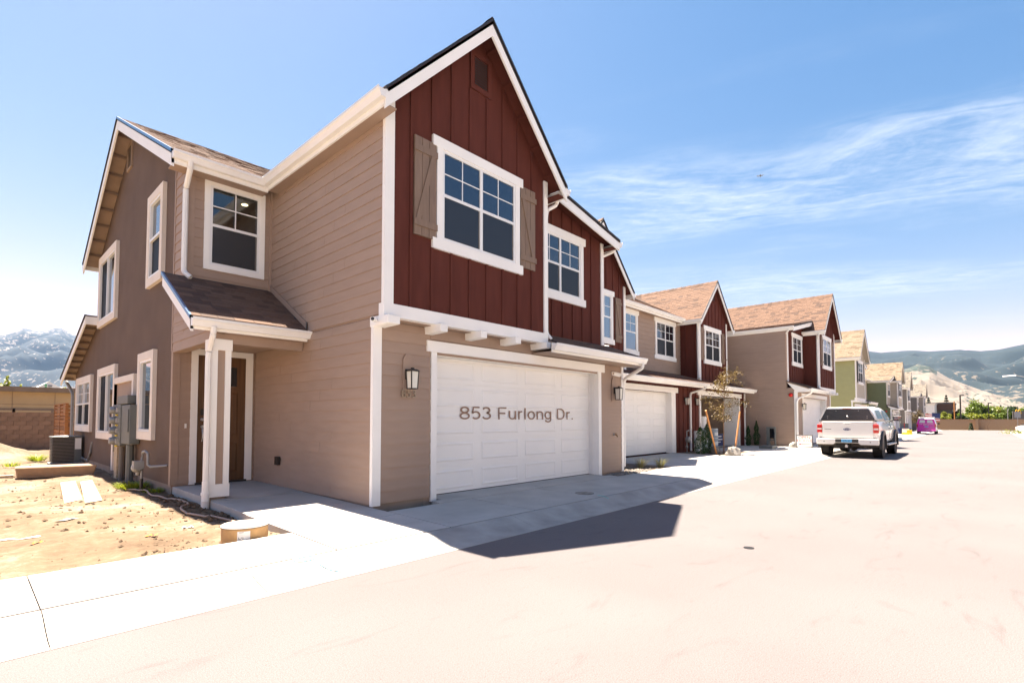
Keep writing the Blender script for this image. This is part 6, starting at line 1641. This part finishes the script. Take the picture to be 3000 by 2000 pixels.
text_mb('SERVICES', 0.11, (-0.02,0.0,1.04), (0,-1.2,0), (0,0,1), (-1,0,0)).build('lettering', MT['flag_white'], rp_)
MB().box(-0.022,-0.20,0.80,-0.014,0.14,0.92).build('licence_plate', MT['plate_blue'], rp_)
MB().box(0.1,-0.7,1.86,2.3,-0.66,1.95).box(0.1,0.66,1.86,2.3,0.70,1.95).box(0.4,-0.7,1.95,0.44,0.7,1.98).box(1.8,-0.7,1.95,1.84,0.7,1.98).build('roof_rack', MT['flag_white'], t)
# white car at the right edge
t = thing('parked_car', 'white car cut off by the right edge of the picture', 'car', (86.0,-4.0,gz(86)+0.1), None, R(200), True)
b_ = MB(); loft(b_, [ring(-2.2,0.75,0.25,0.65),ring(-2.0,0.86,0.2,0.78),ring(-0.9,0.9,0.2,0.92),ring(1.3,0.9,0.2,0.92),ring(2.0,0.86,0.22,0.88),ring(2.2,0.78,0.3,0.75)]); shade_auto(b_.build('body', MT['truck_white'], t), 50)
b_ = MB(); loft(b_, [ring(-1.0,0.8,0.88,0.92,0.02,0.78),ring(-0.2,0.8,0.88,1.36,0.06,0.6),ring(0.8,0.8,0.88,1.38,0.06,0.6),ring(1.6,0.8,0.88,0.95,0.02,0.75)]); shade_auto(b_.build('greenhouse', MT['glass_dark'], t), 50)
b_ = MB(); loft(b_, [ring(-0.25,0.62,1.33,1.375,0.02,0.6),ring(0.85,0.62,1.35,1.395,0.02,0.6)]); b_.build('roof_panel', MT['truck_white'], t)
for sy in (-1,1):
    for xw in (-1.35,1.35): wheel(t,(xw,sy*0.78,0.31),0.31,0.2,sy,'galv')
    MB().box(-2.22,sy*0.5 if sy > 0 else sy*0.8,0.58,-2.05,sy*0.8 if sy > 0 else sy*0.5,0.7).build('headlight', MT['tail_clear'], t)

# ================================================================== FAR STREET END
def gpt(u, v, x): return at(u, v, x=x)
# block wall closing the street
t = thing('block_wall', 'long tan block wall with piers closing the end of the street', 'wall', (128,0,gz(128)))
wy0, wy1, wx = 8.5, -40.0, 128.0
wlb = gz(128)
MB().box(wx,wy1,wlb,wx+0.2,wy0,wlb+1.93).build('wall', MT['block_tan'], t); MB().box(wx-0.04,wy1,wlb+1.93,wx+0.24,wy0,wlb+2.02).build('cap', MT['block_tan'], t)
for y in (1.4,-7.3,-16,-25,-34):
    pi_ = MB().box(wx-0.9,y-0.2,wlb,wx,y+0.2,wlb+1.95).build('pier', MT['block_tan'], t); MB().box(wx-0.95,y-0.25,wlb+1.95,wx+0.02,y+0.25,wlb+2.04).build('pier_cap', MT['block_tan'], pi_)
for j in range(9): MB().box(wx-0.006,wy1,wlb+0.205+j*0.2,wx,wy0,wlb+0.215+j*0.2).build('mortar_course', MT['mortar'], t)
def bldg(name, label, x, u0, u1, v0, v1, m, depth=12, extra=None):
    a = gpt(u0, v1, x); b = gpt(u1, v0, x)
    t = thing(name, label, 'building', (x, (a.y+b.y)/2, wlb)); y0, y1 = min(a.y,b.y), max(a.y,b.y)
    MB().box(x,y0,wlb,x+depth,y1,b.z).build('wall', MT[m], t)
    return t, y0, y1, b.z
tb_, y0, y1, zt = bldg('white_building','plain white building wall behind the farthest townhouse',150,2700,2737,1184,1228,'flag_white')
MB().box(149.9,y0-0.1,zt-0.02,162,y1+0.1,zt+0.25).build('parapet', MT['stucco_trim'], tb_)
tb_, y0, y1, zt = bldg('flat_roofed_building','dark grey flat-roofed building with brown fascia above the end wall',158,2737,2788,1200,1228,'bldg_grey')
MB().box(157.6,y0-0.4,zt,170,y1+0.3,zt+1.4).build('brown_band', MT['bldg_brown'], tb_); MB().box(157.4,y0-0.5,zt+1.4,170,y1+0.4,zt+1.75).build('roof_edge', MT['bldg_grey'], tb_)
tb_, y0, y1, zt = bldg('restaurant','dark restaurant building with golden arches at the right edge',168,2968,3040,1203,1240,'bldg_grey')
MB().box(167.9,y0,zt-2.2,168,(y0*0.6+y1*0.4),zt-0.2).build('brown_panel', MT['bldg_brown'], tb_)
ac = gpt(2983, 1206.5, 167); s_a = 0.55
q = MB()
for sg in (-1,1):
    q.tube([(167.8, ac.y+sg*0.42*s_a*1.0+0.42*s_a*math.cos(R(a))*1.0, ac.z-0.75*s_a+1.7*s_a*math.sin(R(a))) for a in range(0,181,12)],[0.10*s_a+0.02]*16,6)
ar = q.build('arch_sign', MT['arch_gold'], tb_); ar['kind'] = 'stuff'
def pole(label, u, v0, v1, x, r, m, head=None, name='lamp_post'):
    b, tp = gpt(u, v1, x), gpt(u, v0, x)
    t = thing(name, label, 'lamp post' if name == 'lamp_post' else 'post', (x,b.y,wlb))
    MB().cyl((x,b.y,wlb),(x,b.y,tp.z),r,8).build('pole', MT[m], t)
    if head: MB().box(x-0.3,b.y-head,tp.z-0.05,x+0.3,b.y+0.1,tp.z+0.12).build('head', MT[m], t)
pole('tall black lamp post left of the big green trees', 2815, 1158, 1228, 136, 0.13, 'black_metal', 0.6)
pole('shorter black lamp post right of the big green trees', 2897, 1181, 1228, 140, 0.10, 'black_metal', 0.5)
pole('thin silver post near the restaurant', 2953, 1198, 1228, 135, 0.07, 'galv'); pole('rusty orange utility pole behind the wall', 2797, 1175, 1228, 145, 0.10, 'stake', None, 'utility_pole')
hb = gpt(2953, 1101, 62); ha = gpt(3022, 1116, 62)
t = thing('street_light', 'curved street light arm reaching in from the right edge', 'lamp post', (62,ha.y,gz(62)))
MB().tube([(62,hb.y,hb.z),(62,(hb.y*2+ha.y)/3,hb.z+0.02),(62,(hb.y+2*ha.y)/3,hb.z-0.12),(62,ha.y,ha.z)],0.035,8).build('arm', MT['galv'], t); MB().hexa([(61.85,hb.y-0.5,hb.z-0.02),(62.15,hb.y-0.5,hb.z-0.02),(62.12,hb.y+0.35,hb.z-0.05),(61.88,hb.y+0.35,hb.z-0.05),(61.9,hb.y-0.5,hb.z+0.08),(62.1,hb.y-0.5,hb.z+0.08),(62.08,hb.y+0.35,hb.z+0.02),(61.92,hb.y+0.35,hb.z+0.02)]).build('luminaire', MT['flag_white'], t)
MB().cyl((62,ha.y,gz(62)),(62,ha.y,ha.z),0.09,10).build('pole', MT['galv'], t)
sp = gpt(2981, 1215, 126)
t = thing('street_sign', 'small grey sign on a post in front of the end wall at right', 'sign', (126,sp.y,wlb)); MB().cyl((126,sp.y,wlb),(126,sp.y,sp.z+0.6),0.04,8).build('post', MT['galv'], t); MB().box(125.9,sp.y-0.4,sp.z-0.5,125.95,sp.y+0.4,sp.z+0.6).build('plate', MT['galv'], t)
# trees behind the wall: (u, v_top, half-width px, material)
for i, (u, vt, hwp, m, x, lab) in enumerate(((2840,1170,24,'leaf_green',152,'big round green tree right of the tall lamp post'),(2872,1168,30,'leaf_green',156,'tallest of the green trees behind the end wall'),(2908,1188,18,'leaf_yellow',158,'yellow green tree behind the shorter black lamp post'),
       (2935,1192,22,'leaf_green',160,'rounded green tree left of the silver post'),(2962,1190,20,'leaf_dark',172,'dark green tree behind the silver post'),(2990,1192,20,'leaf_green',185,'green tree above the restaurant roof'),(3020,1188,22,'leaf_dark',185,'dark tree at the far right edge'),
       (2805,1196,12,'leaf_dark',160,'small dark tree between the poles'),(2855,1207,22,'leaf_yellow',140,'low yellow green bush row below the big trees'),(2895,1210,18,'leaf_yellow',141,'low bush below the shorter lamp post'),(2925,1208,18,'leaf_green',142,'low green bush left of the silver post'),
       (2768,1207,16,'leaf_yellow',136,'bright yellow green bush in front of the grey flat building'),(2820,1212,14,'leaf_dark',138,'low dark bush at the tall lamp post foot'),(2712,1207,8,'leaf_green',132,'small green shrub beside the farthest townhouse'))):
    b = gpt(u, 1228, x); tp = gpt(u, vt, x); dep = x*math.cos(YAW)+b.y*math.sin(YAW); r = hwp/1501*dep
    h = tp.z-wlb
    tree(lab, (x,b.y,wlb), h*1.04, r*1.25, m, 5200 if r > 2 else 3000, 0.26 if r > 2 else 0.2, cz=0.52)
for u, vt, x, hwp, lab in ((2722,1161,185,17,'dark conifer behind the white building'),(2774,1154,190,18,'tall dark conifer behind the grey flat building'),(2933,1186,230,9,'distant small conifer peak among the green trees')):
    b = gpt(u, 1228, x); tp = gpt(u, vt, x); dep = x*math.cos(YAW)+b.y*math.sin(YAW)
    conifer(lab, (x,b.y,wlb), tp.z-wlb, hwp/1501*dep*1.15)
sb = gpt(2845, 1255, 125)
q = MB()
for i in range(500): a = random.uniform(0,6.28); f = random.random(); leaf(q, (125+0.35*math.cos(a)*(1-f*0.5),sb.y+0.35*math.sin(a)*(1-f*0.6),wlb+f*1.3), 0.09)
small('climbing_shrub','small dark green shrub against the end wall','shrub',q,'leaf_dark',(125,sb.y,wlb))
sb = gpt(2895, 1255, 125)
small('bare_sapling','thin bare sapling against the end wall','sapling',MB().tube([(125,sb.y,wlb),(125,sb.y+0.1,wlb+0.8),(125,sb.y-0.3,wlb+1.5)],[0.05,0.04,0.01],6),'bark',(125,sb.y,wlb))
fb = at(2690,1255,x=95)
t = tree('small bronze street tree in front of the grey townhouses', (95,fb.y,gz(95)), 3.4, 0.9, 'leaf_bronze', 900, 0.07, None, 0.03, 0.62, 'young_street_tree')
fb = at(2556,1225,x=66)
q = MB()
# flag on a pole
f0 = at(2725,1222,x=88)
t = thing('flag', 'small stars and stripes flag above the pink van', 'flag', (88,f0.y,gz(88)))
MB().cyl((88,f0.y+0.6,gz(88)),(88,f0.y+0.6,f0.z+0.6),0.03,6).build('pole', MT['galv'], t)
for i in range(7):
    z = f0.z-0.55+i*0.13
    MB().hexa([(88,f0.y+0.5,z+0.15),(88.02,f0.y+0.5,z+0.15),(88.02,f0.y-1.0,z-0.05),(88,f0.y-1.0,z-0.05),(88,f0.y+0.5,z+0.275),(88.02,f0.y+0.5,z+0.275),(88.02,f0.y-1.0,z+0.075),(88,f0.y-1.0,z+0.075)]).build('stripe', MT['flag_red' if i % 2 == 0 else 'flag_white'], t)
MB().hexa([(87.98,f0.y-0.2,f0.z-0.05),(88.0,f0.y-0.2,f0.z-0.05),(88.0,f0.y-1.05,f0.z-0.16),(87.98,f0.y-1.05,f0.z-0.16),(87.98,f0.y-0.2,f0.z+0.62),(88.0,f0.y-0.2,f0.z+0.62),(88.0,f0.y-1.05,f0.z+0.5),(87.98,f0.y-1.05,f0.z+0.5)]).build('canton', MT['flag_blue'], t)
c0 = at(2650,1262,x=67)
t = thing('trash_bin', 'black bin with grey lid board beside the far open house board', 'bin', (67,c0.y,gz(67)))
MB().hexa([(66.7,c0.y-0.42,gz(67)+0.1),(67.4,c0.y-0.42,gz(67)+0.1),(67.4,c0.y+0.42,gz(67)+0.1),(66.7,c0.y+0.42,gz(67)+0.1),(66.6,c0.y-0.5,gz(67)+0.75),(67.5,c0.y-0.5,gz(67)+0.75),(67.5,c0.y+0.5,gz(67)+0.75),(66.6,c0.y+0.5,gz(67)+0.75)]).build('body', MT['flag_blue'], t)
MB().box(67.0,c0.y-0.35,gz(67)+0.75,67.05,c0.y+0.35,gz(67)+1.25).build('lid', MT['panel_grey'], t); MB().box(66.98,c0.y-0.03,gz(67)+0.5,66.995,c0.y+0.03,gz(67)+1.25).build('strap', MT['ink_red'], t)
c1 = at(2664,1262,x=66); c2 = at(2653,1264,x=65)
small('yellow_crate','yellow crate right of the black bin','crate',MB().box(66,c1.y-0.2,gz(66)+0.1,66.4,c1.y+0.2,gz(66)+0.55),'yellow',(66,c1.y,gz(66))); small('yellow_crate','flat yellow crate in front of the black bin','crate',MB().box(65,c2.y-0.3,gz(65)+0.1,65.4,c2.y+0.3,gz(65)+0.3),'yellow',(65,c2.y,gz(65)))
yc = at(2972,1262,x=80); q = MB()
for i in range(300): leaf(q, (80+random.gauss(0,0.3),yc.y+random.gauss(0,0.5),gz(80)+0.12+abs(random.gauss(0,0.25))), 0.06)
small('yellow_shrub','low yellow flowering shrub beside the white car','shrub',q,'leaf_yellow',(80,yc.y,gz(80)))

# ================================================================== LEFT BACKGROUND
t = thing('garden_wall', 'brown concrete block wall behind the dirt plot', 'wall', (0,30.6,0.1))
MB().box(-9.0,30.64,0.0,6.0,30.80,1.73).build('mortar_core', MT['mortar'], t)
bm_ = None
for j in range(9):
    z = 0.0+j*0.193
    off = 0.2 if j % 2 else 0.0
    for i in range(18):
        x = -3.2+i*0.4+off
        if x > 3.8: continue
        if bm_ is None: bm_ = MB().box(x+0.004,30.6,z+0.004,x+0.396,30.66,z+0.189).build('block', MT['cmu'], t); x_0, z_0 = x, z
        else: clone(bm_, (x-x_0,random.uniform(-0.004,0.004),z-z_0), t)
bm2 = MB().box(-9.0,30.6,0.0,-3.2,30.66,1.73).build('block_run', MT['cmu'], t)
t = thing('low_building', 'cream flat-roofed building with brown fascia behind the block wall', 'building', (0,38,0))
MB().box(-14,38,0,5.3,48,2.95).build('wall', MT['cream_stucco'], t); MB().box(-14.3,37.6,2.90,5.5,48.3,3.16).build('roof_fascia', MT['brown_trim'], t)
for x in (-1.5,0.2,1.9,3.6): MB().box(x,37.985,0.3,x+0.015,38.0,2.9).build('panel_joint', MT['brown_trim'], t)
MB().box(-10,37.985,2.22,5.3,38.0,2.235).build('panel_joint', MT['brown_trim'], t)
for (a, b) in ((-1.2,1.9),(2.05,3.45)):
    w_ = MB().box(a-0.12,37.93,1.2,b+0.12,38.0,2.0).build('window_frame', MT['brown_trim'], t); MB().box(a,37.92,1.28,b,37.932,1.9).build('blind', MT['cream_stucco'], w_)
t = thing('cedar_screen', 'orange cedar slatted privacy screen behind the house', 'screen', (2.6,24,0.1))
for j in range(14):
    z = 0.12+j*0.132; gp = 0.02 if j < 9 else 0.045
    MB().box(2.60,24.0,z,2.98,24.03,z+0.132-gp).build('slat', MT['cedar'], t); MB().box(2.575,24.03,z,2.6,27.0,z+0.132-gp).build('slat', MT['cedar'], t)
for (x, y) in ((2.56,23.97),(2.56,25.4),(2.56,27.0)): MB().box(x,y,0.05,x+0.09,y+0.09,1.98).build('post', MT['cedar'], t)
MB().box(2.55,24.05,1.97,2.66,27.1,2.0).build('cap_rail', MT['cedar'], t)
hb = at(145,1140,y=95)
t = thing('gabled_building', 'white gabled building with green square sign below the mountain', 'building', (hb.x,95,0))
zr, zb = at(145,1117,y=95).z, at(145,1136,y=95).z; xl, xr_, xm = at(108,1140,y=95).x, at(182,1140,y=95).x, at(142,1140,y=95).x
MB().prism([(xl,95,0),(xr_,95,0),(xr_,95,zb),(xm,95,zr),(xl,95,zb)],(0,12,0)).build('wall', MT['flag_white'], t); MB().box(xr_,96,0,xr_+2.2,106,zb+0.3).build('annexe', MT['flag_white'], t)
s0, s1 = at(129,1126,y=94.9), at(139,1138,y=94.9); sg_ = MB().box(s0.x,94.8,s1.z,s1.x,94.9,s0.z).build('square_sign', MT['sign_green'], t)
text_mb('H', 0.7, ((s0.x+s1.x)/2,94.79,(s0.z+s1.z)/2), (1,0,0), (0,0,1), (0,-1,0)).build('letter', MT['flag_white'], sg_)
for (a, b, c, d) in ((140,153,1128,1131),(142,151,1134,1137)):
    p, q_ = at(a,c,y=94.9), at(b,d,y=94.9); MB().box(p.x,94.85,q_.z,q_.x,94.9,p.z).build('sign_line', MT['ink_black'], t)
for u, vt, hwp, y, m, lab in ((6,1100,24,52,'leaf_yellow','sunlit green tree at the left edge above the cream building'),(54,1124,8,60,'leaf_yellow','small green tree top above the cream building'),(190,1112,12,64,'leaf_yellow','green tree top beside the rear roof')):
    b = at(u, 1228, y=y); tp = at(u, vt, y=y); dep = b.x*math.cos(YAW)+y*math.sin(YAW)
    tree(lab, (b.x,y,0), tp.z, hwp/1501*dep, m, 1400, 0.13, 'trees behind the cream building', cz=0.62)

# aircraft
ap = at(2228, 515, x=900)
t = thing('airplane', 'tiny airplane high in the sky to the right', 'airplane', ap)
d = Vector((0.25,-1,0.02)).normalized(); sdv = Vector((0.97,0.25,0.05))
MB().tube([ap-d*5.2, ap-d*4, ap+d*3, ap+d*5],[0.15,0.65,0.7,0.15],8).build('fuselage', MT['bldg_grey'], t)
MB().hexa([ap-sdv*5-d*0.9, ap+sdv*5-d*0.9, ap+sdv*5+d*0.7, ap-sdv*5+d*0.7, ap-sdv*5-d*0.9+Vector((0,0,.2)), ap+sdv*5-d*0.9+Vector((0,0,.2)), ap+sdv*5+d*0.7+Vector((0,0,.2)), ap-sdv*5+d*0.7+Vector((0,0,.2))]).build('wing', MT['bldg_grey'], t)
MB().prism([ap-d*4.9, ap-d*3.2, ap-d*4.6+Vector((0,0,1.8)), ap-d*5.3+Vector((0,0,1.8))], sdv*0.15).build('tail_fin', MT['bldg_grey'], t)

# ================================================================== MOUNTAINS
def hillmat(name, bare, wood, thr, spot=0.02, sc=0.004, rock=None):
    m = mat(name, bare, 0.95, 0.15, sc, 0.0)
    t, b = nodes_of(m)
    co = t.nodes.new('ShaderNodeTexCoord')
    def nz(s, d=6):
        n = t.nodes.new('ShaderNodeTexNoise'); n.inputs['Scale'].default_value = s; n.inputs['Detail'].default_value = d; n.inputs['Roughness'].default_value = 0.6
        t.links.new(co.outputs['Object'], n.inputs[0]); return n.outputs[0]
    at_ = t.nodes.new('ShaderNodeAttribute'); at_.attribute_name = 'wood'
    a1 = t.nodes.new('ShaderNodeMath'); a1.operation = 'MULTIPLY_ADD'; a1.inputs[1].default_value = 1.6; t.links.new(nz(sc), a1.inputs[0]); t.links.new(at_.outputs['Fac'], a1.inputs[2])
    a2 = t.nodes.new('ShaderNodeMath'); a2.operation = 'MULTIPLY_ADD'; a2.inputs[1].default_value = 2.2; t.links.new(nz(spot, 3), a2.inputs[0]); t.links.new(a1.outputs[0], a2.inputs[2])
    r = t.nodes.new('ShaderNodeMapRange'); r.inputs[1].default_value = thr; r.inputs[2].default_value = thr+0.16; t.links.new(a2.outputs[0], r.inputs[0])
    mx = t.nodes.new('ShaderNodeMixRGB'); mx.inputs[2].default_value = (*wood, 1); t.links.new(r.outputs[0], mx.inputs[0])
    vm = [n for n in t.nodes if n.type == 'VECT_MATH'][0]; t.links.new(vm.outputs[0], mx.inputs[1])
    t.links.new(mx.outputs[0], b.inputs['Base Color'])
hillmat('hill_forest', (0.13,0.11,0.085), (0.010,0.020,0.022), 1.84, 0.045, 0.004)  # conifer colour pushed from green to blue, imitating distance haze
hillmat('hill_bare', (0.150,0.128,0.105), (0.022,0.036,0.028), 2.28, 0.06, 0.008)
hillmat('hill_granite', (0.20,0.18,0.165), (0.020,0.030,0.038), 1.93, 0.045, 0.004)
def ridge(name, sky_pts, D, base, m, woodf, amp, nu=150, nv=46, seed=0.0, ground=-3.0, rough=1.0, pw=1.0):
    """sky_pts: (u, v) of the skyline; the slope falls from the crest at distance D to the plain at distance base"""
    q = MB(); wood = []
    us = [p[0] for p in sky_pts]
    for i in range(nu+1):
        u = us[0]+(us[-1]-us[0])*i/nu
        for k in range(len(sky_pts)-1):
            if sky_pts[k][0] <= u <= sky_pts[k+1][0]:
                f = (u-sky_pts[k][0])/(sky_pts[k+1][0]-sky_pts[k][0]); v = sky_pts[k][1]*(1-f)+sky_pts[k+1][1]*f
        d = ray(u, v); hl = math.hypot(d.x, d.y); dx, dy = d.x/hl, d.y/hl; zc = CAMH+D*d.z/hl
        for j in range(nv+1):
            s_2 = j/nv; dist = base+(D-base)*s_2
            x, y = dx*dist, dy*dist
            z = ground+(zc-ground)*s_2**pw
            e = math.sin(math.pi*min(1,s_2))
            nn = hash2(x/(amp*5)+seed,y/(amp*5))*0.6+hash2(x/(amp*2)+seed,y/(amp*2),2)*0.3+hash2(x/(amp*0.7),y/(amp*0.7)+seed,4)*0.14*rough
            nn = -abs(nn)*1.5+0.25
            z += nn*amp*e
            if s_2 > 0.97: z = min(z, ground+(zc-ground)*s_2**pw+amp*0.012*hash2(x/(amp*0.15),y/(amp*0.15)))
            z = max(z, ground) if s_2 < 0.05 else z
            q.v.append((x,y,z)); wood.append(woodf(u, s_2))
        if i == 0: pass
    for i in range(nu):
        for j in range(nv):
            n = i*(nv+1)+j; q.f.append((n,n+nv+1,n+nv+2,n+1))
    # back side so that the range has a body
    n0 = len(q.v)
    for i in range(nu+1):
        p = Vector(q.v[i*(nv+1)+nv]); k = 1.25
        q.v.append((p.x*k,p.y*k,ground)); wood.append(0.5)
    for i in range(nu): q.f.append((i*(nv+1)+nv,(i+1)*(nv+1)+nv,n0+i+1,n0+i))
    o = q.build(name, MT[m], smooth=True)
    a = o.data.attributes.new('wood','FLOAT','POINT')
    if len(o.data.vertices) == len(wood): a.data.foreach_set('value', wood)
    tag(o, kind='structure'); return o
ridge('forested_mountain', [(2250,1066),(2350,1050),(2480,1040),(2545,1028),(2580,1033),(2637,1028),(2675,1026),(2717,1029),(2812,1024),(2873,1028),(2924,1024),(3000,1008),(3150,985),(3400,950),(3700,955)], 4600, 2300, 'hill_forest', lambda u,s: 0.20+0.5*s, 260, 520, 90, 1.0, rough=2.2)
ridge('bare_foothill', [(2300,1160),(2500,1110),(2640,1086),(2690,1066),(2722,1073),(2732,1080),(2760,1096),(2785,1110),(2860,1137),(2920,1158),(2965,1172),(3010,1190),(3060,1205),(3120,1215)], 2150, 1150, 'hill_bare', lambda u,s: (0.75 if (s > 0.72 and u < 2745) else 0.0)+max(0,(u-2790)/420)*(0.4+0.7*s), 75, 360, 80, 4.0, rough=2.2)
ridge('granite_mountain', [(-1500,1000),(-900,985),(-400,975),(-150,985),(0,978),(26,974),(54,966),(70,961),(84,963),(112,970),(128,968),(143,965),(160,961),(173,960),(180,961),(194,968),(222,982),(260,996),(330,1005),(450,1000),(600,1020),(800,1040),(1000,1060)], 6000, 2700, 'hill_granite', lambda u,s: 0.40-0.9*max(0,s-0.70), 420, 640, 110, 7.0, pw=1.12, rough=2.6)

# ================================================================== AIR
hz = MB().box(-7900,-7900,-3.8,7900,7900,1000).build('haze', None)
m = bpy.data.materials.new('haze'); m.use_nodes = True; tt = m.node_tree; tt.nodes.clear()
mo = tt.nodes.new('ShaderNodeOutputMaterial'); pv_ = tt.nodes.new('ShaderNodeVolumePrincipled')
pv_.inputs['Color'].default_value = (0.24,0.52,1.0,1); pv_.inputs['Density'].default_value = 3.2e-5; pv_.inputs['Anisotropy'].default_value = 0.45
tt.links.new(pv_.outputs[0], mo.inputs['Volume']); hz.data.materials.append(m)
tag(hz, 'thin blue air haze over the whole valley', 'haze', kind='stuff')
